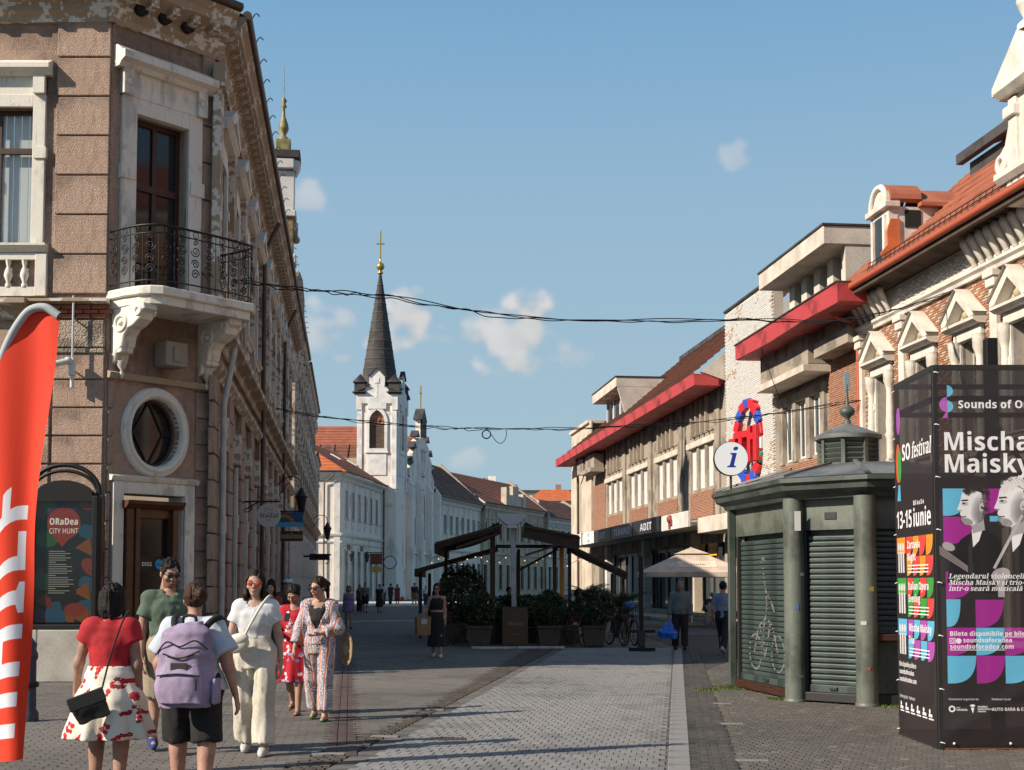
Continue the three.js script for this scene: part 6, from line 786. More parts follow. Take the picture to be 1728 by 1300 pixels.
shrub('left clipped shrub in a brown planter behind the woman in black', -0.86, -36, 0.42, 0.52, 0.52, [0.03, 0.05, 0.017], 11); shrub('middle clipped shrub in a brown planter right of the menu board', 0.98, -36.1, 0.42, 0.54, 0.48, [0.032, 0.052, 0.018], 12); shrub('largest dark round shrub in a planter beside the bicycles', 2.16, -36.2, 0.55, 0.56, 0.48, [0.028, 0.045, 0.016], 13); shrub('low dark shrub filling the gap behind the menu board', 0.1, -37.2, 0.5, 0.45, 0.5, [0.028, 0.045, 0.016], 14); shrub('bushy shrub at the left back corner of the terrace', -1.55, -38, 0.6, 0.72, 0.5, [0.035, 0.055, 0.02], 15);
{ const t = thing('low_hedge', 'long low hedge running across the front of the terrace', 'hedge', [0.55, 0, -37.9]); obj('foliage', leaves(9000, 1.5, 0.5, 0.4, 0.045, 17, 0.25, 0.34).translate(0, 0.85, 0), leafMat(0.03, 0.048, 0.017), t); obj('trough', rb(-1.3, 1.3, 0, 0.5, -0.25, 0.25, 0.02), postM0, t); }
{ const t = thing('conifer', 'tall dense conifer under the left side of the awning', 'tree', [-1.45, 0, -39.5]); obj('trunk', rod([0, 0, 0], [0, 1.9, 0], 0.06, 0.03), M.brownWood, t); obj('crown', leaves(6000, 0.75, 1.0, 0.6, 0.05, 21, 0.3, 0.36).translate(0, 1.25, 0), leafMat(0.035, 0.055, 0.02), t); }
function palm(label, x, z, y0, len, n, seed) { const t = thing('potted_palm', label, 'plant', [x, 0, z], 0, 'palms at the edge of the terrace'), r = rng(seed), l = []; obj('planter', lathe([[0.2, 0], [0.28, 0.5], [0.3, 0.5], [0.28, 0.45], [0.01, 0.44]], 16), mat(0.12, 0.09, 0.07, 0.85), t); obj('trunk', lathe([[0.1, 0.4], [0.12, 0.6], [0.08, y0]], 10), M.brownWood, t);
  for (let i = 0; i < n; i++) { const a = i / n * 6.283 + r() * 0.5, up = 0.5 + r() * 0.9, p = []; for (let k = 0; k <= 10; k++) { const s = k / 10; p.push(V(Math.cos(a) * len * s * Math.cos(up * (1 - s * 0.9)) , y0 + len * (Math.sin(up) * s * 1.1 - 0.55 * s * s), Math.sin(a) * len * s * Math.cos(up * (1 - s * 0.9)))); } l.push(tube(p.map((q) => [q.x, q.y, q.z]), 0.008, 12, 4)); for (let k = 2; k < 40; k++) { const s = k / 40, c = new THREE.CatmullRomCurve3(p), b = c.getPoint(s), tg = c.getTangent(s), sd = V(0, 1, 0).cross(tg).normalize(), L = len * 0.28 * Math.sin(Math.PI * Math.min(1, s * 1.1 + 0.08)); for (const q of [-1, 1]) { const e = b.clone().addScaledVector(sd, q * L).addScaledVector(tg, L * 0.7).add(V(0, -0.25 * L, 0)), wv = tg.clone().multiplyScalar(0.012); l.push(quadsGeo([[[b.x - wv.x, b.y - wv.y, b.z - wv.z], [b.x + wv.x, b.y + wv.y, b.z + wv.z], [e.x, e.y, e.z]]])); } } }
  obj('fronds', l, leafMat(0.075, 0.105, 0.035), t); }
palm('feathery palm in front of the shop wall', 3.35, -42, 0.9, 1.15, 15, 5); palm('smaller upright palm above the round shrub', 2.35, -41.5, 1.2, 0.85, 13, 6);
const awn = mat(0.062, 0.042, 0.032, 0.85, { map: T.vary, ms: 0.8, side: THREE.DoubleSide }), postM = mat(0.10, 0.055, 0.03, 0.7, { map: T.wood, ms: 1 });
{ const t = thing('front_awning', 'brown gabled terrace awning on posts with white ridge box', 'awning', [0, 0, -36.8]);
  const fab = (x0, y0, x1, y1, z0, z1) => { const q = []; const N = 10; for (let i = 0; i < N; i++) { const a = i / N, b = (i + 1) / N, sg = (s) => -0.1 * Math.sin(Math.PI * s); q.push([[lerp(x0, x1, a), lerp(y0, y1, a) + sg(a), z0], [lerp(x0, x1, b), lerp(y0, y1, b) + sg(b), z0], [lerp(x0, x1, b), lerp(y0, y1, b) + sg(b), z1], [lerp(x0, x1, a), lerp(y0, y1, a) + sg(a), z1]]); } return quadsGeo(q); };
  obj('fabric', fab(-0.35, 3.3, -2.08, 2.72, 0.2, -8), awn, t); obj('fabric', fab(0.35, 3.3, 1.8, 2.9, 0.2, -8), awn, t);
  obj('valance', bx(-2.09, -2.06, 2.46, 2.72, -8, 0.2), awn, t); obj('valance', bx(1.79, 1.82, 2.62, 2.9, -8, 0.2), awn, t); obj('front_valance', bar([0.3, 3.06, 0.2], [1.8, 2.72, 0.2], 0.02, 0.36), awn, t); obj('front_valance', bar([-0.32, 3.16, 0.2], [-2.07, 2.64, 0.2], 0.02, 0.14), awn, t);
  obj('arm', bar([-0.3, 3.2, 0.25], [-2.05, 2.72, 0.25], 0.05, 0.07), postM, t); obj('arm', bar([-0.4, 2.98, 0.22], [-1.5, 2.6, 0.22], 0.05, 0.06), postM, t); obj('arm', bar([0.3, 3.2, 0.25], [1.8, 2.9, 0.25], 0.05, 0.07), postM, t); obj('arm', bar([0.35, 2.4, 0.2], [1.75, 2.85, 0.2], 0.05, 0.06), postM, t);
  obj('ridge_box', [poly([[-0.38, 3.5], [0.36, 3.5], [0.36, 3.42], [0.16, 3.24], [-0.16, 3.24], [-0.38, 3.42]], 0.5, 0.01).translate(0, 0, -0.2), rb(-0.14, 0.14, 3.12, 3.24, -0.1, 0.3, 0.02)], mat(0.55, 0.58, 0.6, 0.5), t);
  obj('white_post', rb(0.0, 0.13, 0, 3.2, -0.06, 0.06, 0.01).rotateZ(0.012), mat(0.5, 0.54, 0.57, 0.5, { map: T.vary, ms: 1 }), t); obj('post', rb(-0.6, -0.46, 0, 3.1, -0.5, -0.36, 0.01), postM, t); obj('post', rb(1.13, 1.24, 0, 2.75, -1.2, -1.1, 0.01), postM, t); obj('orange_post', rb(1.36, 1.48, 0, 2.7, -2.2, -2.1, 0.01), mat(0.55, 0.25, 0.04, 0.6), t); obj('post', rb(-2.0, -1.9, 0, 2.6, -3.5, -3.4, 0.01), postM, t); obj('post', rb(1.65, 1.75, 0, 2.8, -3.5, -3.4, 0.01), postM, t); }
{ const t = thing('rear_awning', 'wider low brown awning behind the front awning', 'awning', [0, 0, -41.5]);
  const sl = (a, b, z0, z1) => quadsGeo([[[a[0], a[1], z0], [b[0], b[1], z0], [b[0], b[1], z1], [a[0], a[1], z1]]]);
  obj('fabric', sl([-0.45, 2.75], [-2.95, 2.08], 0, -5), mat(0.15, 0.075, 0.035, 0.85, { side: THREE.DoubleSide }), t); obj('fabric', sl([1.9, 2.75], [3.5, 1.98], 0, -5), awn, t); obj('arm', bar([-0.45, 2.72, 0.04], [-2.95, 2.04, 0.04], 0.06, 0.1), postM, t); obj('arm', bar([1.9, 2.72, 0.04], [3.5, 1.95, 0.04], 0.06, 0.1), postM, t); obj('arm', bar([0.2, 2.05, 0.04], [1.4, 2.7, 0.04], 0.05, 0.07), postM, t); obj('brace', bar([2.05, 2.5, 0.3], [3.3, 1.85, 0.3], 0.03, 0.04), M.iron, t); obj('valance', [bx(-2.97, -2.94, 1.86, 2.1, -5, 0)], awn, t); obj('front_valance', bar([1.95, 2.6, 0.02], [3.5, 1.86, 0.02], 0.02, 0.2), awn, t); obj('ridge_beam', bar([-0.5, 2.78, 0.03], [1.95, 2.78, 0.03], 0.08, 0.1), postM, t);
  for (const x of [-2.8, 0.2, 3.4]) { obj('post', rb(x - 0.05, x + 0.05, 0, x === 0.2 ? 2.7 : 2.0, -0.3, -0.2, 0.01), postM, t); obj('post', rb(x - 0.05, x + 0.05, 0, x === 0.2 ? 2.7 : 2.0, -4.9, -4.8, 0.01), postM, t); } }
{ const l = [], bm = new THREE.MeshStandardMaterial({ color: 0x332211, emissive: new THREE.Color(1, 0.62, 0.3), emissiveIntensity: 0.9 }), r = rng(31), w = []; for (let i = 0; i < 26; i++) { const u = i / 26, x = lerp(-2.6, 2.6, u); l.push(sph(x, 2.45 + 0.14 * Math.sin(u * 28) - 0.25 * Math.abs(u - 0.5), -42.5 - r() * 2.5, 0.022, 6)); w.push([x, 2.5 + 0.14 * Math.sin(u * 28) - 0.25 * Math.abs(u - 0.5), -43]); } const t = thing('string_lights', 'warm string lights under the rear awning', 'lights', [0, 0, 0]); obj('light_bulbs', l, bm, t).userData.kind = 'stuff'; obj('wire', tube(w, 0.006, 100, 4), M.iron, t); }
{ const t = thing('menu_board', 'brown wooden menu board with faint lettering before the white post', 'sign', [0.08, 0, -35.7], 0.02); obj('panel', rb(-0.34, 0.34, 0.04, 1.04, -0.03, 0.02, 0.01), mat(0.13, 0.075, 0.04, 0.7, { map: T.wood, ms: 1 }), t); raw('lettering', quad(-0.32, 0.32, 0.1, 1.0, 0.0215), panelMat(canvasTex(192, 270, (g) => { g.fillStyle = '#5a4534'; g.fillRect(0, 0, 192, 270); g.fillStyle = '#8f7a63'; g.font = 'italic bold 38px serif'; g.textAlign = 'center'; g.fillText('Madal', 96, 132); g.font = '13px sans-serif'; g.fillText('CAFE', 96, 156); g.strokeStyle = '#7d6a55'; g.lineWidth = 3; g.beginPath(); g.ellipse(96, 62, 30, 20, 0.3, 0, 7); g.stroke(); g.fillRect(60, 200, 72, 3); }), 0.75), t); obj('foot', [rb(-0.34, 0.34, 0, 0.05, -0.15, 0.15, 0.01)], postM, t); }
function foldingChair(label, x, z, turn) { const t = thing('folding_chair', label, 'chair', [x, 0, z], turn, 'folding chairs round the terrace'), m = mat(0.14, 0.045, 0.022, 0.6, { map: T.wood, ms: 1.5 }); for (let i = 0; i < 5; i++) obj('seat_slat', rb(-0.2, 0.2, 0.43, 0.45, -0.2 + i * 0.085, -0.13 + i * 0.085, 0.006), m, t); for (let i = 0; i < 3; i++) obj('back_slat', rb(-0.2, 0.2, 0.62 + i * 0.1, 0.69 + i * 0.1, -0.26, -0.24, 0.006), m, t); for (const q of [-1, 1]) { obj('leg', bar([q * 0.2, 0, 0.22], [q * 0.2, 0.9, -0.27], 0.025, 0.035), m, t); obj('leg', bar([q * 0.18, 0, -0.26], [q * 0.18, 0.45, 0.2], 0.025, 0.035), m, t); } return t; }
foldingChair('folding wooden chair left of the first planter', -1.42, -36.1, 1.2); foldingChair('folding wooden chair between the middle and the largest planter', 1.55, -35.8, -0.6); foldingChair('folding wooden chair behind the menu board', 0.5, -37.4, 0.4); foldingChair('folding wooden chair under the conifer', -1.1, -38.6, 2.6); foldingChair('folding wooden chair at the right back of the terrace', 2.2, -39.6, -2);
tag(obj('threshold_strip', [rb(-1.02, 0.1, 0, 0.06, -34.45, -34.3, 0.015), rb(0.12, 1.32, 0, 0.06, -34.6, -34.45, 0.015)], mat(0.62, 0.6, 0.56, 0.8, { map: T.vary, ms: 1 })), 'white strip lying on the ground before the planters', 'strip');
{ const t = thing('mast_stand', 'black steel mast on a heavy base plate beside the bicycles', 'stand', [3.16, 0, -33.4]); obj('base', rb(-0.3, 0.32, 0, 0.09, -0.2, 0.2, 0.01), M.iron, t); obj('mast', rb(-0.05, 0.05, 0.09, 2.3, -0.05, 0.05, 0.01), M.iron, t); obj('cross_bar', rb(-0.32, 0.34, 0.44, 0.52, -0.05, 0.05, 0.01), M.iron, t); obj('lower_sleeve', rb(-0.09, 0.09, 0.09, 0.5, -0.09, 0.09, 0.01), M.metalDark, t); }
{ const t = thing('cream_parasol', 'large square cream parasol with printed lettering by the shops', 'parasol', [7.1, 0, -54]); const cm = mat(0.72, 0.58, 0.47, 0.85, { side: THREE.DoubleSide, map: T.vary, ms: 0.5 });
  obj('canopy', [quadsGeo([[[-2, 2.1, 2], [2, 2.1, 2], [0.5, 2.82, 0.5], [-0.5, 2.82, 0.5]], [[2, 2.1, 2], [2, 2.1, -2], [0.5, 2.82, -0.5], [0.5, 2.82, 0.5]], [[2, 2.1, -2], [-2, 2.1, -2], [-0.5, 2.82, -0.5], [0.5, 2.82, -0.5]], [[-2, 2.1, -2], [-2, 2.1, 2], [-0.5, 2.82, 0.5], [-0.5, 2.82, -0.5]]])], cm, t); obj('vent', quadsGeo([[[-0.62, 2.84, 0.62], [0.62, 2.84, 0.62], [0, 3.1, 0]], [[0.62, 2.84, 0.62], [0.62, 2.84, -0.62], [0, 3.1, 0]], [[0.62, 2.84, -0.62], [-0.62, 2.84, -0.62], [0, 3.1, 0]], [[-0.62, 2.84, -0.62], [-0.62, 2.84, 0.62], [0, 3.1, 0]]]), cm, t); obj('valance', [bx(-2, 2, 1.92, 2.1, 1.99, 2.0), bx(-2, -1.99, 1.92, 2.1, -2, 2), bx(1.99, 2, 1.92, 2.1, -2, 2), bx(-2, 2, 1.92, 2.1, -2, -1.99)], cm, t); obj('pole', rod([0, 0, 0], [0, 3.1, 0], 0.045), M.white, t); obj('base', rb(-0.45, 0.45, 0, 0.12, -0.45, 0.45, 0.03), M.concrete, t); for (const [x, z] of [[-2, 2], [2, 2], [2, -2], [-2, -2]]) obj('rib', bar([0, 2.9, 0], [x, 2.08, z], 0.03, 0.03), M.white, t);
  const L = raw('lettering', quad(-0.75, 0.75, -0.28, 0.28, 0), new THREE.MeshStandardMaterial({ map: canvasTex(256, 96, (g) => { g.fillStyle = '#dcc7b2'; g.fillRect(0, 0, 256, 96); g.strokeStyle = g.fillStyle = '#6d5243'; g.lineWidth = 3; g.beginPath(); g.ellipse(128, 40, 84, 26, 0, 0, 7); g.stroke(); g.font = 'italic bold 42px serif'; g.textAlign = 'center'; g.fillText('Gala', 128, 66); }), roughness: 0.85 }), t); L.position.set(0.05, 2.42, 1.36); L.rotation.x = -1.123; }
// bicycles
function bicycle(label, x, z, turn, col) { const t = thing('bicycle', label, 'bicycle', [x, 0, z], turn, 'bicycles parked by the terrace'), m = mat(...col, 0.4); for (const zz of [0.52, -0.52]) { const w = raw('wheel', uvm(new THREE.TorusGeometry(0.33, 0.02, 8, 36).rotateY(Math.PI / 2)), M.dark, t); w.position.set(0, 0.35, zz); raw('rim', uvm(merge([new THREE.TorusGeometry(0.3, 0.01, 6, 32).rotateY(Math.PI / 2), ...[...Array(12)].map((_, i) => rod([0, 0, 0], [0, 0.3 * Math.cos(i * 0.5236), 0.3 * Math.sin(i * 0.5236)], 0.003, 0.003, 4))])), mat(0.4, 0.4, 0.4, 0.3, { metalness: 0.8 }), w); }
  obj('frame', [rod([0, 0.35, -0.52], [0, 0.3, -0.05], 0.012), rod([0, 0.3, -0.05], [0, 0.8, -0.2], 0.016), rod([0, 0.3, -0.05], [0, 0.78, 0.36], 0.016), rod([0, 0.66, -0.16], [0, 0.85, 0.34], 0.016), rod([0, 0.35, -0.52], [0, 0.75, -0.18], 0.01), rod([0, 0.35, 0.52], [0, 0.95, 0.32], 0.014)], m, t); obj('handlebar', tube([[-0.28, 1.0, 0.1], [-0.24, 1.05, 0.25], [0, 1.0, 0.33], [0.24, 1.05, 0.25], [0.28, 1.0, 0.1]], 0.013, 24, 6), M.iron, t); obj('saddle', rb(-0.08, 0.08, 0.86, 0.93, -0.34, -0.1, 0.03), M.dark, t); obj('basket', [rb(-0.16, 0.16, 0.78, 0.8, 0.38, 0.62, 0.005), ...[...Array(7)].map((_, i) => rod([-0.16 + i * 0.053, 0.78, 0.62], [-0.18 + i * 0.06, 1.0, 0.64], 0.005, 0.005, 4)), new THREE.TorusGeometry(0.18, 0.008, 4, 20).rotateX(Math.PI / 2).translate(0, 1.0, 0.5), ...[...Array(7)].map((_, i) => rod([i < 4 ? -0.16 : 0.16, 0.78, 0.4 + (i % 4) * 0.07], [i < 4 ? -0.18 : 0.18, 1.0, 0.4 + (i % 4) * 0.07], 0.005, 0.005, 4))], M.iron, t); obj('crank', [rod([-0.12, 0.3, -0.05], [0.12, 0.3, -0.05], 0.01), rod([0.1, 0.3, -0.05], [0.1, 0.18, 0.05], 0.012), rb(0.1, 0.2, 0.15, 0.18, 0.02, 0.1, 0.005)], M.metalDark, t); return t; }
bicycle('dark bicycle with front basket parked nearest the round shrub', 2.78, -36.3, 0.3, [0.02, 0.02, 0.025]); bicycle('second bicycle parked nearer the black mast', 3.12, -36.6, 0.22, [0.08, 0.02, 0.02]);
tag(obj('blue_bag', [rb(3.02, 3.3, 0.92, 1.16, -36.95, -36.65, 0.08)], mat(0.03, 0.1, 0.34, 0.6)), 'blue bag strapped on the rear of the second bicycle', 'bag');
{ const t = thing('plastic_chair', 'white plastic chair under the seated man by the parasol', 'chair', [8.42, 0, -57.6], 0.1); obj('seat', rb(-0.23, 0.23, 0.42, 0.46, -0.22, 0.24, 0.02), M.white, t); obj('backrest', rb(-0.24, 0.24, 0.46, 0.9, 0.2, 0.24, 0.02).rotateX(0.1), M.white, t); for (const [x, z] of [[-0.2, -0.2], [0.2, -0.2], [-0.2, 0.22], [0.2, 0.22]]) obj('leg', rod([x, 0, z], [x * 0.95, 0.44, z * 0.95], 0.02, 0.025), M.white, t); }
// ---------------------------------------------------------------- people: distance fields meshed with surface nets
const cap = (a, b, ra, rb = ra, o = {}) => ({ t: 0, a, b, ra, rb, ...o });
const ell = (c, r, o = {}) => ({ t: 1, c, r, ...o });
const loft = (sec, o = {}) => ({ t: 2, sec, ...o });   // rows [y, half width, half depth, x, z]
function primBox(p) { if (p.t === 0) { const m = Math.max(p.ra, p.rb); return [0, 1, 2].map((i) => [Math.min(p.a[i], p.b[i]) - m, Math.max(p.a[i], p.b[i]) + m]); } if (p.t === 1) return p.c.map((c, i) => [c - p.r[i], c + p.r[i]]); const s = p.sec, w = 1 + (p.pl || 0); return [[Math.min(...s.map((q) => q[3] - q[1] * w)), Math.max(...s.map((q) => q[3] + q[1] * w))], [Math.min(s[0][0], s[s.length - 1][0]), Math.max(s[0][0], s[s.length - 1][0])], [Math.min(...s.map((q) => q[4] - q[2] * w)), Math.max(...s.map((q) => q[4] + q[2] * w))]]; }
function primDist(p, x, y, z) {
  if (p.t === 0) { const bx_ = p.b[0] - p.a[0], by = p.b[1] - p.a[1], bz = p.b[2] - p.a[2], ax = x - p.a[0], ay = y - p.a[1], az = z - p.a[2], L = bx_ * bx_ + by * by + bz * bz + 1e-9, q = (ax * bx_ + ay * by + az * bz) / L, t = q < 0 ? 0 : q > 1 ? 1 : q, ex = ax - bx_ * t, ey = ay - by * t, ez = az - bz * t; let d = Math.sqrt(ex * ex + ey * ey + ez * ez) - (p.ra + (p.rb - p.ra) * t); if (p.flat) d = Math.max(d, (q - 1) * Math.sqrt(L)); return d; }
  if (p.t === 1) { const ux = (x - p.c[0]) / p.r[0], uy = (y - p.c[1]) / p.r[1], uz = (z - p.c[2]) / p.r[2]; return (Math.sqrt(ux * ux + uy * uy + uz * uz) - 1) * Math.min(p.r[0], p.r[1], p.r[2]); }
  const s = p.sec; let i = 0; while (i < s.length - 2 && y > s[i + 1][0]) i++; const A = s[i], B = s[i + 1], t = sm(clamp((y - A[0]) / (B[0] - A[0]))), w = lerp(A[1], B[1], t), dd = lerp(A[2], B[2], t), ux = (x - lerp(A[3], B[3], t)) / w, uz = (z - lerp(A[4], B[4], t)) / dd; let r = Math.sqrt(ux * ux + uz * uz);
  if (p.pl) { const f = clamp((s[s.length - 1][0] - y) / (s[s.length - 1][0] - s[0][0])); r -= p.pl * f * (Math.sin(Math.atan2(ux, uz) * p.np + (p.ph || 0)) + 0.4 * Math.sin(Math.atan2(ux, uz) * p.np * 1.7 + 2)); }
  const d = (r - 1) * Math.min(w, dd); return Math.max(d, s[0][0] - y, y - s[s.length - 1][0]);
}
function sdf(prims, cell, { k = 0.03, cut, post = [], subs = [], wr = 0, wf = [14, 9, 14] } = {}) {
  const all = [...prims, ...post], bbs = all.map(primBox), m = cell * 2.5, lo = [0, 1, 2].map((i) => Math.min(...bbs.map((b) => b[i][0])) - m), hi = [0, 1, 2].map((i) => Math.max(...bbs.map((b) => b[i][1])) + m), n = [0, 1, 2].map((i) => Math.ceil((hi[i] - lo[i]) / cell) + 1), [nx, ny, nz] = n, D = new Float32Array(nx * ny * nz).fill(0.5);
  const put = (p, bb) => { const g = 0.04 + cell, r = [0, 1, 2].map((i) => [Math.max(0, Math.floor((bb[i][0] - g - lo[i]) / cell)), Math.min(n[i] - 1, Math.ceil((bb[i][1] + g - lo[i]) / cell))]), kk = p.k ?? k; for (let zz = r[2][0]; zz <= r[2][1]; zz++) for (let yy = r[1][0]; yy <= r[1][1]; yy++) { let o = (zz * ny + yy) * nx + r[0][0]; for (let xx = r[0][0]; xx <= r[0][1]; xx++, o++) { const d = primDist(p, lo[0] + xx * cell, lo[1] + yy * cell, lo[2] + zz * cell), a = D[o], h = Math.max(kk - Math.abs(a - d), 0); D[o] = Math.min(a, d) - h * h / (4 * kk); } } };
  prims.forEach((p, i) => put(p, bbs[i]));
  if (cut || subs.length || wr) for (let zz = 0, o = 0; zz < nz; zz++) for (let yy = 0; yy < ny; yy++) for (let xx = 0; xx < nx; xx++, o++) { let d = D[o]; if (d > 0.06) continue; const x = lo[0] + xx * cell, y = lo[1] + yy * cell, z = lo[2] + zz * cell; if (wr && d > -0.06) d += wr * (fbm(x * wf[0] + 40, y * wf[1] + 40, z * wf[2] + 40, 2) - 0.5); for (const s of subs) d = Math.max(d, -primDist(s, x, y, z)); if (cut) d = cut(x, y, z, d); D[o] = d; }
  post.forEach((p, i) => put(p, bbs[prims.length + i]));
  const idx = new Int32Array(nx * ny * nz).fill(-1), P = [], F = [], sx = 1, sy = nx, sz = nx * ny, cor = [0, sx, sy, sx + sy, sz, sx + sz, sy + sz, sx + sy + sz], ed = [[0, 1], [0, 2], [0, 4], [1, 3], [1, 5], [2, 3], [2, 6], [3, 7], [4, 5], [4, 6], [5, 7], [6, 7]];
  for (let zz = 0; zz < nz - 1; zz++) for (let yy = 0; yy < ny - 1; yy++) { let o = (zz * ny + yy) * nx; for (let xx = 0; xx < nx - 1; xx++, o++) { let mask = 0; for (let c = 0; c < 8; c++) if (D[o + cor[c]] < 0) mask |= 1 << c; if (!mask || mask === 255) continue; let px = 0, py = 0, pz = 0, q = 0; for (const [a, b] of ed) { if (!(mask >> a & 1) === !(mask >> b & 1)) continue; const da = D[o + cor[a]], db = D[o + cor[b]], t = da / (da - db); px += (a & 1) + t * ((b & 1) - (a & 1)); py += (a >> 1 & 1) + t * ((b >> 1 & 1) - (a >> 1 & 1)); pz += (a >> 2) + t * ((b >> 2) - (a >> 2)); q++; } idx[o] = P.length / 3; P.push(lo[0] + (xx + px / q) * cell, lo[1] + (yy + py / q) * cell, lo[2] + (zz + pz / q) * cell); } }
  for (let zz = 1; zz < nz - 1; zz++) for (let yy = 1; yy < ny - 1; yy++) for (let xx = 1; xx < nx - 1; xx++) { const o = (zz * ny + yy) * nx + xx, s = D[o] < 0; const q = (d, u, v) => { const e = D[o + d] < 0; if (s === e) return; const a = idx[o], b = idx[o - u], c = idx[o - u - v], dd = idx[o - v]; if (a < 0 || b < 0 || c < 0 || dd < 0) return; if (s) F.push(a, b, c, a, c, dd); else F.push(a, c, b, a, dd, c); }; q(sx, sy, sz); q(sy, sz, sx); q(sz, sx, sy); }
  const g = new THREE.BufferGeometry(); g.setAttribute('position', new THREE.Float32BufferAttribute(P, 3)); g.setIndex(F); g.computeVertexNormals(); const uv = new Float32Array(P.length / 3 * 2); for (let i = 0; i < P.length / 3; i++) { uv[i * 2] = P[i * 3] + P[i * 3 + 2] * 0.6; uv[i * 2 + 1] = P[i * 3 + 1]; } g.setAttribute('uv', new THREE.BufferAttribute(uv, 2)); return g;
}
function tint(g, fn) { const p = g.attributes.position, c = new Float32Array(p.count * 3); for (let i = 0; i < p.count; i++) { const v = fn ? fn(p.getX(i), p.getY(i), p.getZ(i)) : [1, 1, 1]; c[i * 3] = v[0]; c[i * 3 + 1] = v[1]; c[i * 3 + 2] = v[2]; } g.setAttribute('color', new THREE.BufferAttribute(c, 3)); return g; }
const nrm3 = (v) => { const l = Math.hypot(...v); return v.map((q) => q / l); }, add3 = (a, b, k = 1) => a.map((v, i) => v + b[i] * k);
function handPrims(w, f, s, side, curl) { // wrist, forearm direction, size, side, finger curl
  const F = V(...f), O = V(side, 0, 0), N = new THREE.Vector3().crossVectors(F, V(0, 0, 1)).normalize(); if (N.length() < 0.1) N.set(1, 0, 0); const W = new THREE.Vector3().crossVectors(F, N).normalize(); // W across the palm (forward), N palm normal
  const inward = N.dot(O) > 0 ? N.clone().negate() : N.clone(), p = [], at = (a, b, c) => [w[0] + F.x * a + W.x * b + inward.x * c, w[1] + F.y * a + W.y * b + inward.y * c, w[2] + F.z * a + W.z * b + inward.z * c];
  const sg = W.z > 0 ? 1 : -1;
  [[-0.028, 0.060], [-0.009, 0.072], [0.010, 0.078], [0.028, 0.068]].forEach(([b, l], i) => { b *= s * sg; p.push(cap(at(0.01 * s, b * 0.6, 0), at(0.085 * s, b, 0.004), 0.013 * s, 0.0105 * s)); let a = 0.088 * s, c = 0.004, ang = curl * 0.5; let q = at(a, b, c); for (let k = 0; k < 3; k++) { const L = l * s * [0.45, 0.32, 0.25][k]; a += L * Math.cos(ang); c += L * Math.sin(ang); const e = at(a, b, c); p.push(cap(q, e, (0.0098 - k * 0.001) * s, (0.009 - k * 0.001) * s)); q = e; ang += curl * 0.6; } });
  const t0 = at(0.025 * s, 0.026 * s * sg, 0.008 * s), t1 = at(0.06 * s, 0.045 * s * sg, 0.022 * s), t2 = at(0.088 * s, 0.046 * s * sg, 0.034 * s); p.push(cap(t0, t1, 0.014 * s, 0.011 * s), cap(t1, t2, 0.011 * s, 0.009 * s)); p.push(cap(w, at(0.04 * s, 0, 0), 0.022 * s, 0.018 * s)); return p;
}
const hairMat = (r, g, b) => mat(r, g, b, 0.62, { map: T.wood, ms: 3, bump: T.wood, bs: 4, bh: 0.003, physical: true, specularIntensity: 0.45 });
function headGeo(cell, o) { // origin at the head's centre, facing +z
  const fem = o.fem, pr = [ell([0, 0.025, -0.012], [0.074, 0.098, 0.094]), ell([0, -0.045, 0.022], [fem ? 0.053 : 0.058, 0.075, 0.068]), ell([0, -0.098, 0.05], [fem ? 0.024 : 0.03, 0.02, 0.024], { k: 0.02 }), cap([0, 0.006, 0.086], [0, -0.032, 0.106], 0.008, 0.0125, { k: 0.012 }), ell([-0.013, -0.036, 0.096], [0.009, 0.008, 0.01], { k: 0.008 }), ell([0.013, -0.036, 0.096], [0.009, 0.008, 0.01], { k: 0.008 }), ell([0, -0.064, 0.088], [0.022, 0.0065, 0.009], { k: 0.006 }), ell([0, -0.075, 0.085], [0.018, 0.0075, 0.009], { k: 0.006 }), cap([0, -0.06, -0.02], [0, -0.17, -0.035], fem ? 0.046 : 0.055, fem ? 0.05 : 0.062)];
  for (const q of [-1, 1]) pr.push(ell([q * 0.03, 0.022, 0.08], [0.026, 0.009, 0.013], { k: 0.012 }), ell([q * 0.078, -0.008, -0.008], [0.01, 0.03, 0.019], { k: 0.008 }), ell([q * 0.045, -0.03, 0.06], [0.025, 0.022, 0.02]));
  const g = sdf(pr, cell, { k: 0.022, subs: [], cut: (x, y, z, d) => { for (const q of [-1, 1]) d = Math.max(d, -(Math.hypot((x - q * 0.031) / 1.5, y - 0.002, z - 0.098) - 0.0105)); for (const q of [-1, 1]) d = Math.min(d, Math.hypot(x - q * 0.031, y - 0.002, z - 0.076) - 0.0125); return d; } });
  return tint(g, (x, y, z) => { const ax = Math.abs(x); if (z > 0.06 && Math.hypot(ax - 0.031, y - 0.002) < 0.0115) return Math.hypot(ax - 0.031, y - 0.002) < 0.006 ? [0.06, 0.05, 0.05] : [1.5, 1.6, 1.7]; if (z > 0.06 && ax > 0.012 && ax < 0.052 && y > 0.02 && y < 0.03) return [0.25, 0.2, 0.2]; if (z > 0.07 && Math.hypot(ax / 2.6, y + 0.069) < 0.0115) return [0.95, 0.68, 0.66]; if (o.beard && z > 0.0 && y < -0.035 && y > -0.125 && Math.hypot(ax / 2.2, y + 0.069) > 0.012 && (ax > 0.02 || y < -0.05)) return [0.55, 0.5, 0.48]; return [1, 1, 1]; });
}
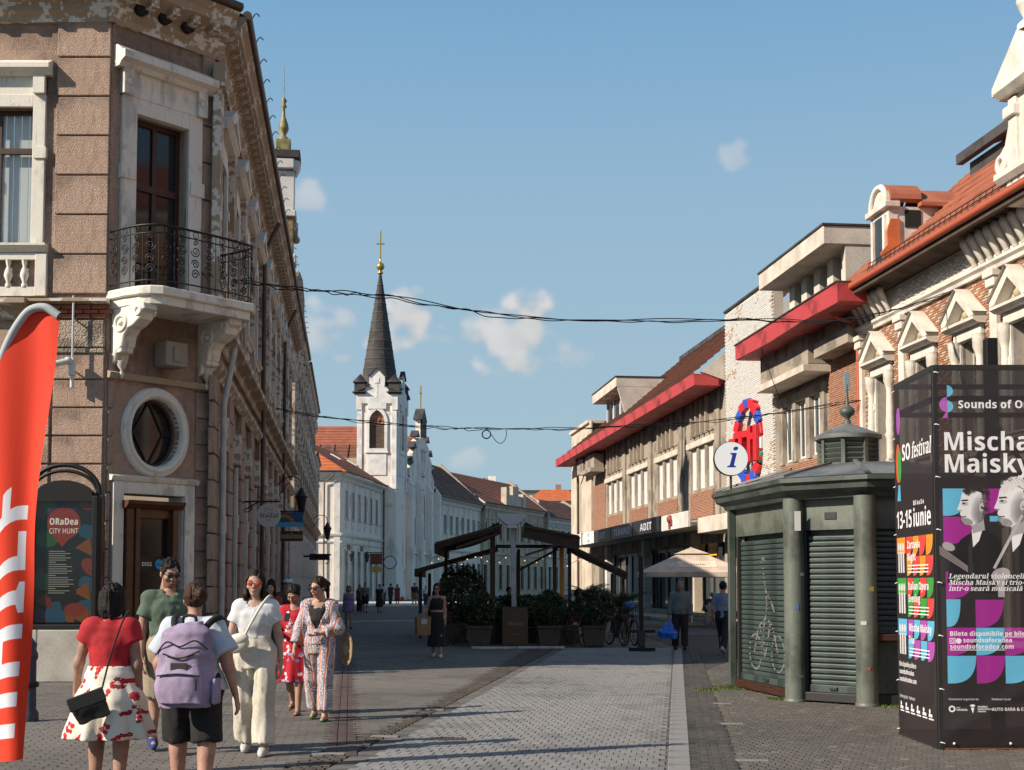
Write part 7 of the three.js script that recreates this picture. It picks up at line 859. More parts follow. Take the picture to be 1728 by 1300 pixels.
function hairGeo(cell, h) {
  const base = [ell([0, 0.032, -0.02], [0.086, 0.104, 0.105])], line = (x, y, z, d) => Math.max(d, z * 0.8 - y * 0.6 - (h.line ?? 0.018));
  if (h.style === 'short') return sdf(base, cell, { wr: 0.03, wf: [55, 55, 55], cut: (x, y, z, d) => Math.max(line(x, y, z, d), -0.035 + z * 0.7 - y) });
  if (h.style === 'thin') return sdf([ell([0, 0.028, -0.018], [0.079, 0.098, 0.099])], cell, { cut: (x, y, z, d) => Math.max(line(x, y, z, d), -0.03 + z * 0.7 - y) });
  const side = (q, l) => [cap([q * 0.07, 0.02, -0.01], [q * 0.078, -0.1, -0.005], 0.022, 0.028), cap([q * 0.078, -0.1, -0.005], [q * 0.085, -l, h.front ? 0.03 : -0.03], 0.028, 0.02)];
  if (h.style === 'long') return sdf([...base, ...side(1, h.l || 0.25), ...side(-1, h.l || 0.25), cap([0, 0, -0.07], [0, -(h.l || 0.25), -0.075], 0.06, 0.05), cap([0.04, -0.05, -0.07], [0.05, -(h.l || 0.25), -0.06], 0.04, 0.035), cap([-0.04, -0.05, -0.07], [-0.05, -(h.l || 0.25), -0.06], 0.04, 0.035)], cell, { wr: 0.034, wf: [65, 7, 65], cut: (x, y, z, d) => (Math.abs(x) < 0.068 || y > 0.0 ? line(x, y, z, d) : Math.max(d, z - 0.055)) });
  if (h.style === 'bob') return sdf([...base, loft([[-0.15, 0.098, 0.085, 0, -0.03], [-0.06, 0.102, 0.105, 0, -0.025], [0.05, 0.092, 0.108, 0, -0.02]])], cell, { wr: 0.034, wf: [65, 6, 65], cut: (x, y, z, d) => Math.max(line(x, y, z, d), Math.abs(x) < 0.064 ? z - 0.06 : z - 0.055) });
  const tie = sdf([...base, ...(h.style === 'bun' ? [ell([h.bx || 0, h.by ?? 0.06, -0.125], [0.042, 0.04, 0.036])] : [cap([0, 0.045, -0.11], [0, 0.02, -0.15], 0.026, 0.03), cap([0, 0.02, -0.15], [0.01, -0.16, -0.13], 0.032, 0.014)])], cell, { wr: 0.024, wf: [60, 16, 60], cut: (x, y, z, d) => Math.max(line(x, y, z, d), -0.055 + z * 0.6 - y - (z < -0.1 ? 0.3 : 0)) }); return tie;
}
function person(label, x, z, yaw, o) {
  const t = thing('person', label, 'person', [x, 0, z], yaw), s = (o.h || 1.68) / 1.71, bw = o.bw || 1, fem = o.fem !== false, cell = o.cell || 0.013, fine = o.fine || 0.0055, far = cell > 0.018;
  const sk = o.skin || [0.46, 0.26, 0.185], skin = new THREE.MeshPhysicalMaterial({ color: C(...sk.map((v) => v * 0.86)), roughness: 0.6, vertexColors: true, sheen: 0.1, map: rep(T.vary, 2.2), bumpMap: rep(T.grain, 8), bumpScale: 0.0006 });
  const legs = o.legs || [[0.12, 0.02, 0], [-0.16, -0.34, 0]], TH = 0.43 * s, SH = 0.42 * s, low = Math.max(...legs.map(([a, b]) => TH * Math.cos(a) + SH * Math.cos(b))), hy = o.sit ? o.sit : low + 0.085 * s, J = { hip: [], knee: [], ank: [] };
  for (const [i, [a, b, ou = 0.03]] of legs.entries()) { const q = i ? -1 : 1, hp = [q * 0.09 * s * Math.sqrt(bw), hy, 0], kn = add3(hp, [q * Math.sin(ou) * TH, -Math.cos(a) * TH, Math.sin(a) * TH]), an = add3(kn, [q * Math.sin(ou) * 0.3 * SH, -Math.cos(b) * SH, Math.sin(b) * SH]); J.hip.push(hp); J.knee.push(kn); J.ank.push(an); }
  const lean = Math.tan(o.lean || 0), L = (y) => lean * (y - hy), U = (dy) => hy + dy * s, shw = (fem ? 0.158 : 0.185) * s * (0.6 + 0.4 * bw), sh = [1, -1].map((q) => [q * shw, U(0.44), L(U(0.44))]);
  const arms = (o.arms || [[0.12, -1, 0.1, 0.08, -1, 0.25], [0.12, -1, -0.1, 0.08, -1, 0.1]]).map((a, i) => { const q = i ? -1 : 1, u = nrm3([a[0] * q, a[1], a[2]]), f = nrm3([a[3] * q, a[4], a[5]]), el = add3(sh[i], u, 0.285 * s), wr = add3(el, f, 0.245 * s); return { u, f, sh: sh[i], el, wr, q }; });
  const B = fem ? [[-0.13, 0.135, 0.11], [-0.02, 0.178, 0.125], [0.08, 0.16, 0.11], [0.17, 0.13, 0.095], [0.28, 0.145, 0.112, 0.014], [0.36, 0.152, 0.105, 0.008], [0.43, 0.14, 0.078], [0.49, 0.06, 0.055]] : [[-0.13, 0.135, 0.105], [-0.02, 0.165, 0.12], [0.1, 0.158, 0.112], [0.2, 0.158, 0.112], [0.32, 0.178, 0.122], [0.4, 0.172, 0.11], [0.45, 0.15, 0.085], [0.5, 0.07, 0.06]];
  const belly = o.belly || 0, torso = (inf, y0 = -1, y1 = 9) => loft(B.filter(([y]) => y >= y0 - 0.12 && y <= y1 + 0.12).map(([y, w, d, zo = 0]) => [U(y), w * s * bw + inf, d * s * (0.45 + 0.55 * bw) + inf + belly * Math.exp(-((y - 0.1) ** 2) / 0.02) * 0.5, 0, L(U(y)) + zo * s + belly * Math.exp(-((y - 0.1) ** 2) / 0.02) * 0.5]));
  const lm = Math.sqrt(bw), legP = (i, a1, a2, a3) => [cap(J.hip[i], J.knee[i], a1 * s * lm, a2 * s * lm), cap(J.knee[i], J.ank[i], a2 * 0.98 * s * lm, a3 * s * lm)];
  const body = [torso(0), ...[0, 1].flatMap((i) => [...legP(i, 0.084, 0.056, 0.036), cap(add3(J.knee[i], [0, -0.06 * s, -0.012]), add3(J.knee[i], [0, -0.2 * s, -0.016]), 0.05 * s * lm, 0.034 * s * lm)]), ...arms.flatMap((a) => [cap(a.sh, a.el, 0.046 * s * lm, 0.038 * s * lm), cap(a.el, a.wr, 0.038 * s * lm, 0.025 * s)]), cap([0, U(0.46), L(U(0.46))], [0, U(0.56), L(U(0.56)) + 0.01], 0.052 * s, 0.048 * s), ...sh.map((q) => cap([0, U(0.47), L(U(0.47))], q, 0.045 * s, 0.047 * s)), ...[0, 1].map((i) => cap(add3(J.ank[i], [0, -0.04 * s, -0.02]), add3(J.ank[i], [0, -0.065 * s, 0.12 * s]), 0.035 * s, 0.025 * s))];
  const geos = [tint(sdf(body, cell, {}))];
  arms.forEach((a) => geos.push(tint(sdf(handPrims(a.wr, a.f, s * 0.98, a.q, o.curl ?? 0.55), far ? 0.012 : 0.0055, { k: 0.008 }))));
  const hp = new THREE.Matrix4().compose(V(0, U(0.655), L(U(0.6)) + 0.02 + (o.nod ? 0.03 : 0)), new THREE.Quaternion().setFromEuler(new THREE.Euler(o.nod || 0, o.turn || 0, o.tilt || 0, 'YXZ')), V(s, s, s));
  geos.push(headGeo(far ? 0.012 : fine, { fem, beard: o.beard }).applyMatrix4(hp));
  raw('body', mergeGeometries(geos.map((g) => { g.computeBoundingBox(); return g; })), skin, t);
  const H = o.hair || { style: 'short', c: [0.02, 0.013, 0.01] }; raw('hair', hairGeo(far ? 0.013 : 0.0065, H).applyMatrix4(hp), hairMat(...H.c), t);
  const put = (n, g, m) => raw(n, g.applyMatrix4(hp), m, t);
  if (o.glasses) { put('sunglasses', uvm(merge([-1, 1].map((q) => new THREE.SphereGeometry(0.027, 12, 8).scale(1, 0.85, 0.3).translate(q * 0.032, 0.0, 0.098)).concat([rod([-0.008, 0.006, 0.104], [0.008, 0.006, 0.104], 0.003), rod([0.058, 0.006, 0.094], [0.082, 0.004, 0.0], 0.003), rod([-0.058, 0.006, 0.094], [-0.082, 0.004, 0.0], 0.003)]))), o.glasses === true ? M.glass : mat(...o.glasses, 0.15)); }
  if (o.tie) put('hair_tie', uvm(new THREE.TorusGeometry(0.03, 0.009, 6, 14).translate(H.bx || 0, (H.by ?? 0.06), -0.105)), mat(...o.tie, 0.6));
  if (o.cap_) put('cap', uvm(merge([new THREE.SphereGeometry(0.098, 14, 8, 0, 6.3, 0, 1.5).scale(1, 1, 1.12).translate(0, 0.035, -0.015), rb(-0.07, 0.07, 0.04, 0.05, 0.07, 0.16, 0.005)])), mat(...o.cap_, 0.8));
  for (const c of o.clothes || []) {
    const inf = c.inf ?? 0.014, wr = c.wr ?? 0.02;
    if (c.t === 'top') { const sl = c.sleeve ?? 0.55, pr = [torso(inf, c.hem ?? 0.02, 9), ...(sl > 0 ? sh.map((q) => cap([0, U(0.465), L(U(0.465))], q, 0.046 * s + inf * 0.8, 0.049 * s + inf)) : [])], ps = [];
      arms.forEach((a) => { const r0 = 0.055 * s * lm + inf * 0.8 + (c.puff || 0), e1 = sl <= 1 ? a.sh.map((v, i) => lerp(v, a.el[i], sl)) : a.el; if (sl > 0) ps.push(cap(add3(a.sh, [-a.q * 0.03 * s, 0.0, 0]), e1, r0, (sl <= 1 ? 0.052 : 0.044) * s * lm + inf + (c.flare || 0), { flat: sl <= 1 })); if (sl > 1) ps.push(cap(a.el, a.el.map((v, i) => lerp(v, a.wr[i], sl - 1)), 0.044 * s * lm + inf, 0.034 * s + inf + (c.flare || 0), { flat: true })); });
      const hemY = U(c.hem ?? 0.02), ny = U(0.485 - (c.neck ?? 0.02)); raw(c.n || 'shirt', sdf(pr, cell, { wr, wf: [20, 13, 20], k: 0.03, post: ps, cut: (x, y, z, d) => Math.max(d, hemY - y, -(Math.hypot(x / (c.nw || 1), (y - ny) * 0.8, z - L(ny) - 0.02) - 0.07 * s), c.open && z > 0.02 && y > U(c.open) ? (y - U(c.open)) * 0.42 + 0.012 - Math.abs(x) : -9) }), c.m, t); }
    if (c.t === 'pants') { const len = c.len ?? 2, pr = [torso(inf, -9, c.top ?? 0.12)], f = c.flare || 0, ps = []; [0, 1].forEach((i) => { const k1 = len <= 1 ? J.hip[i].map((v, q) => lerp(v, J.knee[i][q], len)) : J.knee[i]; pr.push(cap(J.hip[i], k1, 0.092 * s * lm + inf + f * 0.4, (len <= 1 ? 0.07 : 0.058) * s * lm + inf + f * (len <= 1 ? 1.4 : 0.8), { flat: len <= 1 })); if (len > 1) pr.push(cap(J.knee[i], J.knee[i].map((v, q) => lerp(v, J.ank[i][q], len - 1)), 0.058 * s * lm + inf + f * 0.8, 0.044 * s * lm + inf + f * 1.4, { flat: true })); }); const topY = U(c.top ?? 0.12); raw(c.n || 'trousers', sdf(pr, cell, { wr, wf: [24, 4, 24], k: 0.025, cut: (x, y, z, d) => Math.max(d, y - topY) }), c.m, t); }
    if (c.t === 'skirt') { const y1 = U(c.top ?? 0.15), y0 = c.hem, zc = L(y1) * 0.5 + (J.ank[0][2] + J.ank[1][2]) * 0.12; raw(c.n || 'skirt', sdf([loft([[y0, c.w1, c.d1 || c.w1 * 0.8, 0, zc], [lerp(y0, y1, 0.5), lerp(c.w1, c.w0, 0.38), lerp(c.d1 || c.w1 * 0.8, c.w0 * 0.75, 0.38), 0, zc * 0.6], [lerp(y0, y1, 0.85), c.w0 * 1.16, c.w0 * 0.9, 0, L(y1)], [y1, c.w0, c.w0 * 0.74, 0, L(y1)]], { pl: c.pl ?? 0.09, np: c.np || 8, ph: 1 })], cell, { wr: 0.006 }), c.m, t); }
  }
  (o.shoe === null ? [] : [0, 1]).forEach((i) => { const a = J.ank[i], up = clamp((a[1] - 0.085 * s) * 4, 0, 0.9), g = sdf([cap([0, -0.045, -0.045], [0, -0.05, 0.06], 0.042, 0.043), cap([0, -0.055, 0.06], [0, -0.062, 0.145], 0.043, 0.03), ...(o.sandal ? [] : [cap([0, 0.0, -0.02], [0, -0.04, -0.02], 0.045, 0.045)])], far ? 0.016 : 0.009, { k: 0.02, cut: (x, y, z, d) => Math.max(d, -0.085 - y, o.sandal ? y + 0.06 : -9) }); g.scale(s, s, s).rotateX(up).translate(a[0], a[1], a[2]); raw('shoe', g, o.shoe || M.dark, t); });
  return t;
}
const fabric = (r, g, b, o = {}) => mat(r, g, b, 0.88, { map: T.vary, ms: 0.8, bump: T.cloth, bs: 6, bh: 0.0008, ...o });
function print(bg, draw, rep_ = 2) { const t = canvasTex(256, 256, (g) => { g.fillStyle = bg; g.fillRect(0, 0, 256, 256); draw(g, rng(bg.length + rep_ * 10)); }); t.wrapS = t.wrapT = THREE.RepeatWrapping; t.repeat.set(rep_, rep_); return new THREE.MeshStandardMaterial({ map: t, color: C(0.85, 0.85, 0.85), roughness: 0.88 }); }
const blossom = (g, x, y, r, c, n = 5) => { for (const ox of [-256, 0, 256]) for (const oy of [-256, 0, 256]) { g.fillStyle = c; for (let i = 0; i < n; i++) { const a = i / n * 6.283; g.beginPath(); g.ellipse(x + ox + Math.cos(a) * r * 0.6, y + oy + Math.sin(a) * r * 0.6, r * 0.5, r * 0.36, a, 0, 7); g.fill(); } } };
const brown = [0.035, 0.018, 0.011], black = [0.012, 0.009, 0.008], pale = [0.52, 0.32, 0.25], tan = [0.40, 0.22, 0.15];
// the group in front
person('woman in red blouse and white skirt with red blossoms, seen from behind', -2.92, -9.95, Math.PI, { h: 1.61, bw: 1.06, skin: tan, legs: [[0.1, -0.05, 0.03], [-0.08, -0.2, 0.03]], arms: [[0.32, -1, 0.1, 0.18, -1, 0.28], [0.16, -1, 0.02, 0.06, -1, 0.2]], hair: { style: 'bob', c: black }, nod: 0.08,
  clothes: [{ t: 'skirt', n: 'skirt', top: 0.15, hem: 0.5, w0: 0.158, w1: 0.31, pl: 0.1, np: 9, m: print('#e6dccb', (g, r) => { for (let i = 0; i < 9; i++) { const x = r() * 256, y = r() * 256; for (let k = 0; k < 4; k++) blossom(g, x + (r() - 0.5) * 50, y + (r() - 0.5) * 50, 13, k % 2 ? '#9c0f1c' : '#c01324'); } }, 3.2) }, { t: 'top', n: 'blouse', hem: 0.13, sleeve: 0.42, puff: 0.018, flare: 0.012, neck: 0.02, m: fabric(0.47, 0.012, 0.022) }] });
person('large woman in pale blue shirt and black shorts wearing a backpack, seen from behind', -2.27, -9.75, Math.PI - 0.12, { h: 1.62, bw: 1.3, skin: [0.47, 0.25, 0.18], turn: 0.45, legs: [[0.16, 0.08, 0.07], [-0.12, -0.3, 0.07]], arms: [[0.34, -1, 0.05, 0.1, -1, 0.4], [0.34, -1, -0.02, 0.2, -1, 0.25]], hair: { style: 'bun', c: [0.07, 0.032, 0.018], bx: -0.03, by: 0.04 }, tie: [0.05, 0.35, 0.7],
  clothes: [{ t: 'pants', n: 'shorts', len: 0.95, flare: 0.016, top: 0.14, inf: 0.014, m: fabric(0.012, 0.011, 0.012) }, { t: 'top', n: 'shirt', hem: -0.02, sleeve: 0.72, inf: 0.028, flare: 0.03, neck: 0.0, wr: 0.03, m: fabric(0.56, 0.63, 0.74) }] });
person('tall man in green shirt and sunglasses smiling down towards the two women', -3.3, -13.15, 0.35, { h: 1.86, fem: false, skin: [0.45, 0.26, 0.19], turn: 0.25, nod: 0.25, beard: true, glasses: true, legs: [[0.22, 0.12, 0.02], [-0.2, -0.45, 0.02]], arms: [[0.14, -1, 0.05, 0.05, -1, 0.3], [0.16, -1, -0.05, 0.02, -1, 0.25]], hair: { style: 'short', c: black }, shoe: fabric(0.02, 0.05, 0.22),
  clothes: [{ t: 'pants', n: 'shorts', len: 1.0, flare: 0.03, m: fabric(0.36, 0.29, 0.21) }, { t: 'top', n: 'shirt', hem: -0.04, sleeve: 0.6, flare: 0.012, neck: 0.03, wr: 0.024, m: fabric(0.095, 0.145, 0.105) }] });
person('woman in white T-shirt and wide cream trousers with orange sunglasses', -2.45, -13.05, 0.05, { h: 1.75, skin: pale, glasses: [0.5, 0.09, 0.03], nod: 0.02, legs: [[0.16, 0.1, 0.02], [-0.12, -0.35, 0.02]], arms: [[0.2, -1, -0.12, 0.1, -1, 0.1], [0.24, -1, 0.02, 0.18, -1, 0.3]], hair: { style: 'long', c: brown, l: 0.24 }, shoe: fabric(0.62, 0.62, 0.62),
  clothes: [{ t: 'pants', n: 'trousers', len: 1.94, flare: 0.034, top: 0.17, inf: 0.014, wr: 0.04, m: fabric(0.66, 0.61, 0.52) }, { t: 'top', n: 'shirt', hem: 0.14, sleeve: 0.55, inf: 0.016, flare: 0.01, neck: 0.015, nw: 1.1, wr: 0.018, m: fabric(0.72, 0.74, 0.79) }] });
const patterned = print('#aaa5b0', (g, r) => { for (let i = 0; i < 520; i++) { g.fillStyle = ['#5b5a72', '#8a8494', '#f0ecea', '#3e3d4d', '#c9a08f'][i % 5]; g.beginPath(); g.ellipse(r() * 256, r() * 256, 2 + r() * 6, 2 + r() * 4, r() * 3, 0, 7); g.fill(); } for (const x of [22, 120, 200]) { g.fillStyle = '#c4683c'; g.fillRect(x, 0, 16, 256); g.fillStyle = '#f1e7de'; g.fillRect(x + 16, 0, 5, 256); } }, 4);
person('woman in patterned orange and grey suit over black top, wearing sunglasses', -2.3, -16.3, -0.12, { h: 1.7, skin: [0.5, 0.29, 0.21], glasses: true, turn: -0.55, nod: 0.15, legs: [[0.14, 0.08, 0.02], [-0.14, -0.34, 0.02]], arms: [[0.28, -1, 0.05, -0.75, -0.25, 0.65], [0.24, -1, 0.12, 0.2, -1, 0.3]], hair: { style: 'ponytail', c: brown }, shoe: fabric(0.01, 0.2, 0.08), sandal: true,
  clothes: [{ t: 'top', n: 'black_top', hem: 0.1, sleeve: 0, inf: 0.012, neck: 0.07, nw: 1.4, m: fabric(0.015, 0.014, 0.016) }, { t: 'pants', n: 'trousers', len: 1.9, flare: 0.022, top: 0.16, wr: 0.026, m: patterned }, { t: 'top', n: 'jacket', hem: -0.02, sleeve: 1.75, inf: 0.026, flare: 0.014, neck: 0.04, nw: 1.0, open: 0.16, wr: 0.03, m: patterned }] });
person('woman in red floral dress looking down at her phone', -2.72, -17.1, -0.1, { h: 1.62, skin: tan, nod: 0.55, turn: -0.2, legs: [[0.26, 0.16, 0.02], [-0.26, -0.55, 0.02]], arms: [[0.2, -1, 0.1, -0.5, 0.1, 0.9], [0.2, -1, 0.1, -0.3, -0.05, 0.95]], hair: { style: 'bun', c: black, by: 0.03 }, sandal: true, shoe: fabric(0.16, 0.07, 0.04),
  clothes: (() => { const m = print('#b30f26', (g, r) => { for (let i = 0; i < 13; i++) { const x = r() * 256, y = r() * 256; blossom(g, x, y, 17, i % 3 ? '#e9e2ec' : '#6f7fc0'); g.fillStyle = '#e2b23a'; g.beginPath(); g.arc(x, y, 4, 0, 7); g.fill(); } for (let i = 0; i < 10; i++) blossom(g, r() * 256, r() * 256, 9, '#6d0c1b'); }, 3); return [{ t: 'skirt', n: 'skirt', top: 0.17, hem: 0.4, w0: 0.15, w1: 0.27, pl: 0.08, m }, { t: 'top', n: 'bodice', hem: 0.12, sleeve: 0.8, flare: 0.03, inf: 0.02, neck: 0.03, m }]; })() });
person('woman in black sleeveless top and long black skirt carrying a paper bag', -1.67, -30.4, 0, { h: 1.64, skin: [0.42, 0.25, 0.19], glasses: true, cell: 0.014, fine: 0.008, legs: [[0.14, 0.06, 0], [-0.1, -0.3, 0]], arms: [[0.1, -1, 0.0, 0.06, -1, 0.15], [0.3, -1, 0.0, 0.45, -0.4, 0.6]], hair: { style: 'long', c: brown, l: 0.24 }, shoe: fabric(0.7, 0.7, 0.7),
  clothes: [{ t: 'skirt', top: 0.12, hem: 0.24, w0: 0.15, w1: 0.2, pl: 0.06, m: fabric(0.012, 0.011, 0.012) }, { t: 'top', hem: 0.17, sleeve: 0, inf: 0.012, neck: 0.01, nw: 0.9, m: fabric(0.014, 0.013, 0.014) }] });
// walkers further off
const simple = (label, x, z, yaw, top, bottom, o = {}) => person(label, x, z, yaw, { cell: 0.022, fine: 0.014, h: 1.7, ...o, clothes: [o.dress ? { t: 'skirt', top: 0.16, hem: o.hem || 0.45, w0: 0.16, w1: 0.22, pl: 0.05, m: fabric(...bottom) } : { t: 'pants', len: o.len ?? 2, flare: 0.02, m: fabric(...bottom) }, { t: 'top', hem: 0.0, sleeve: o.sleeve ?? 0.6, m: fabric(...top) }] });
simple('child in lilac dress standing on the shaded paving', -5.98, -50, 0.2, [0.26, 0.19, 0.4], [0.26, 0.19, 0.4], { dress: true, hem: 0.62, sleeve: 0, h: 1.58, hair: { style: 'bob', c: black } });
simple('man in grey patterned shirt and black shorts walking in the shade', -8.47, -78.8, 0, [0.16, 0.19, 0.19], [0.012, 0.012, 0.014], { len: 0.95, fem: false, h: 1.76 });
simple('woman half hidden behind the man in grey shirt', -8.95, -80.2, 0.1, [0.1, 0.05, 0.04], [0.05, 0.045, 0.04], { h: 1.62, hair: { style: 'long', c: brown } });
simple('woman in black dress walking beside the church', -7.65, -78.8, 0, [0.014, 0.014, 0.016], [0.014, 0.014, 0.016], { dress: true, hem: 0.35, bw: 1.15, h: 1.66, hair: { style: 'bun', c: black } });
simple('man in white and blue shirt walking away', -9.9, -105, Math.PI, [0.5, 0.56, 0.68], [0.03, 0.035, 0.06], { fem: false, h: 1.72 });
simple('man in dark clothes beside the church wall', -9.6, -108, 2.8, [0.03, 0.035, 0.03], [0.03, 0.03, 0.03], { fem: false, h: 1.74 });
simple('woman in maroon dress with a red bag in the distance', -8.9, -106, 0, [0.2, 0.03, 0.045], [0.22, 0.035, 0.05], { dress: true, hem: 0.35, h: 1.68, hair: { style: 'long', c: brown } });
simple('heavy man in black shirt and tan shorts in the distance', -7.5, -105, 0.2, [0.014, 0.014, 0.016], [0.22, 0.13, 0.06], { len: 0.95, fem: false, bw: 1.2, h: 1.78 });
simple('child in blue shorts beside the heavy man', -7.05, -104, 0, [0.12, 0.07, 0.06], [0.16, 0.25, 0.5], { len: 0.9, h: 1.5 });
simple('person in white with a white hat beside the terrace', -6.5, -103, 0, [0.75, 0.75, 0.76], [0.05, 0.05, 0.07], { cap_: [0.8, 0.8, 0.8], h: 1.66 });
simple('person in red shirt behind the floral dress', -4.45, -25.2, 0, [0.34, 0.03, 0.025], [0.03, 0.03, 0.05], { h: 1.66, cell: 0.018, hair: { style: 'long', c: black } });
simple('man with a pale blue cap by the shaded wall', -4.5, -27.4, 0.2, [0.1, 0.06, 0.05], [0.05, 0.05, 0.06], { fem: false, h: 1.74, cap_: [0.5, 0.62, 0.75], cell: 0.018 });
simple('person in blue shirt seen past the patterned suit', -3.85, -26.4, 0, [0.1, 0.25, 0.5], [0.04, 0.04, 0.06], { h: 1.63, cell: 0.018, hair: { style: 'bun', c: black } });
simple('man in dark red shirt near the cafe sign', -5.2, -29.5, 0, [0.16, 0.03, 0.03], [0.03, 0.03, 0.04], { fem: false, h: 1.72, cell: 0.018 });
person('older man in grey jacket carrying blue plastic bags', 4.18, -34, -0.05, { fem: false, h: 1.7, bw: 1.12, belly: 0.06, cell: 0.014, fine: 0.008, skin: [0.36, 0.19, 0.13], nod: 0.2, legs: [[0.08, 0.04, 0.03], [-0.06, -0.16, 0.03]], arms: [[0.2, -1, 0.05, 0.08, -1, 0.15], [0.22, -1, 0.05, 0.1, -1, 0.2]], hair: { style: 'thin', c: [0.3, 0.29, 0.28] }, shoe: fabric(0.03, 0.02, 0.018), clothes: [{ t: 'pants', len: 1.98, flare: 0.02, top: 0.1, m: fabric(0.022, 0.02, 0.022) }, { t: 'top', n: 'jacket', hem: -0.04, sleeve: 1.95, inf: 0.024, neck: 0.03, wr: 0.03, m: fabric(0.15, 0.175, 0.185) }] });
person('man walking away half hidden behind the kiosk', 4.93, -31.9, Math.PI - 0.4, { fem: false, h: 1.74, cell: 0.016, fine: 0.01, legs: [[0.42, 0.3, 0], [-0.38, -0.72, 0]], arms: [[0.2, -1, -0.2, 0.1, -1, 0.3], [0.2, -1, 0.3, 0.05, -0.6, 0.8]], hair: { style: 'short', c: black }, shoe: fabric(0.5, 0.5, 0.5), clothes: [{ t: 'pants', len: 1.98, flare: 0.015, m: fabric(0.014, 0.014, 0.016) }, { t: 'top', hem: -0.05, sleeve: 0.7, m: fabric(0.2, 0.26, 0.38) }] });
const seated = (label, x, z, yaw, top, o = {}) => person(label, x, z, yaw, { cell: 0.02, fine: 0.012, sit: 0.53, legs: [[1.5, 0.06, 0.12], [1.5, -0.06, 0.12]], h: 1.68, ...o, clothes: [{ t: 'pants', len: o.len ?? 1.9, m: fabric(...(o.bottom || [0.03, 0.03, 0.04])) }, { t: 'top', hem: -0.04, sleeve: o.sleeve ?? 0.6, m: fabric(...top) }] });
seated('man in dark shirt sitting with his back turned by the parasol', 8.42, -57.6, Math.PI + 0.1, [0.055, 0.045, 0.03], { fem: false, bw: 1.1, len: 0.9, lean: 0.12, arms: [[0.5, -1, 0.2, 0.1, -0.6, 0.8], [0.5, -1, 0.2, 0.1, -0.6, 0.8]] });
seated('woman in black top holding a phone to her ear behind the bicycles', 3.58, -44, -0.2, [0.014, 0.013, 0.014], { sleeve: 0, skin: pale, arms: [[0.3, -1, 0.3, -0.2, 1, 0.3], [0.2, -1, 0.2, -0.4, -0.3, 0.8]], hair: { style: 'long', c: brown }, sit: 0.62 });
seated('woman in pink shirt sitting under the awning', -1.05, -40.2, 2.6, [0.45, 0.27, 0.3], { sleeve: 1.2, sit: 0.8, hair: { style: 'bob', c: brown } }); seated('guest in pale shirt behind the largest shrub', 1.95, -40.4, 1.8, [0.4, 0.3, 0.32], { sit: 0.72, hair: { style: 'bob', c: brown } }); seated('guest in white shirt at the back of the terrace', -0.1, -43, 0.4, [0.6, 0.6, 0.6], { sit: 0.78, fem: false });
// ---- what they carry (things of their own)
{ const t = thing('backpack', 'lilac backpack with black label patch on the large woman', 'backpack', [-2.26, 0.76, -9.52], -0.12), m = fabric(0.36, 0.285, 0.43), d = M.dark; const shell = sdf([loft([[0, 0.185, 0.1, 0, 0.02], [0.12, 0.208, 0.125, 0, 0.03], [0.35, 0.2, 0.12, 0, 0.02], [0.5, 0.17, 0.09, 0, 0], [0.58, 0.09, 0.05, 0, -0.03]])], 0.01, { k: 0.02, wr: 0.03, wf: [12, 10, 12] }); raw('main_pouch', shell, m, t); raw('front_pocket', sdf([loft([[0.03, 0.155, 0.06, 0, 0.11], [0.2, 0.165, 0.07, 0, 0.115], [0.3, 0.14, 0.05, 0, 0.1]])], 0.009, { k: 0.02, wr: 0.02 }), m, t); for (const z of [tube([[-0.15, 0.22, 0.165], [0, 0.235, 0.19], [0.15, 0.22, 0.165]], 0.006, 20, 5), tube([[-0.19, 0.36, 0.09], [-0.1, 0.45, 0.12], [0, 0.42, 0.14], [0.1, 0.46, 0.12], [0.18, 0.4, 0.09]], 0.006, 30, 5), tube([[-0.12, 0.37, 0.14], [0, 0.34, 0.15], [0.14, 0.39, 0.13]], 0.006, 20, 5), rod([0.13, 0.2, 0.175], [0.13, 0.12, 0.18], 0.007)]) obj('zip', z, d, t); obj('label_patch', rb(-0.06, 0.06, 0.255, 0.31, 0.145, 0.16, 0.004), mat(0.02, 0.013, 0.012, 0.6), t); for (const q of [-1, 1]) obj('shoulder_strap', tube([[q * 0.08, 0.48, -0.02], [q * 0.12, 0.56, -0.07], [q * 0.15, 0.605, -0.15], [q * 0.16, 0.6, -0.24], [q * 0.17, 0.5, -0.32]], 0.024, 24, 8), d, t); obj('handle', tube([[-0.05, 0.56, -0.04], [-0.04, 0.62, -0.04], [0.04, 0.62, -0.04], [0.05, 0.56, -0.04]], 0.012, 16, 6), d, t); obj('side_pocket', rb(0.2, 0.24, 0.02, 0.2, -0.04, 0.08, 0.02), m, t); }
{ const t = thing('black_shoulder_bag', 'black leather shoulder bag hanging at the red blouse woman', 'bag', [-2.93, 0.66, -9.64], 0.15); raw('pouch', sdf([loft([[0, 0.12, 0.04, 0, 0], [0.1, 0.135, 0.055, 0, 0], [0.19, 0.12, 0.03, 0, 0]])], 0.008, { k: 0.02, wr: 0.03 }).rotateZ(0.35), mat(0.014, 0.013, 0.013, 0.4), t); obj('flap', rb(-0.13, 0.13, 0.1, 0.2, 0.04, 0.062, 0.01).rotateZ(0.35), mat(0.02, 0.018, 0.018, 0.35), t); obj('strap', tube([[0.05, 0.22, 0.02], [0.1, 0.45, -0.02], [0.17, 0.68, -0.06], [0.2, 0.76, -0.18]], 0.007, 24, 5), M.dark, t); }
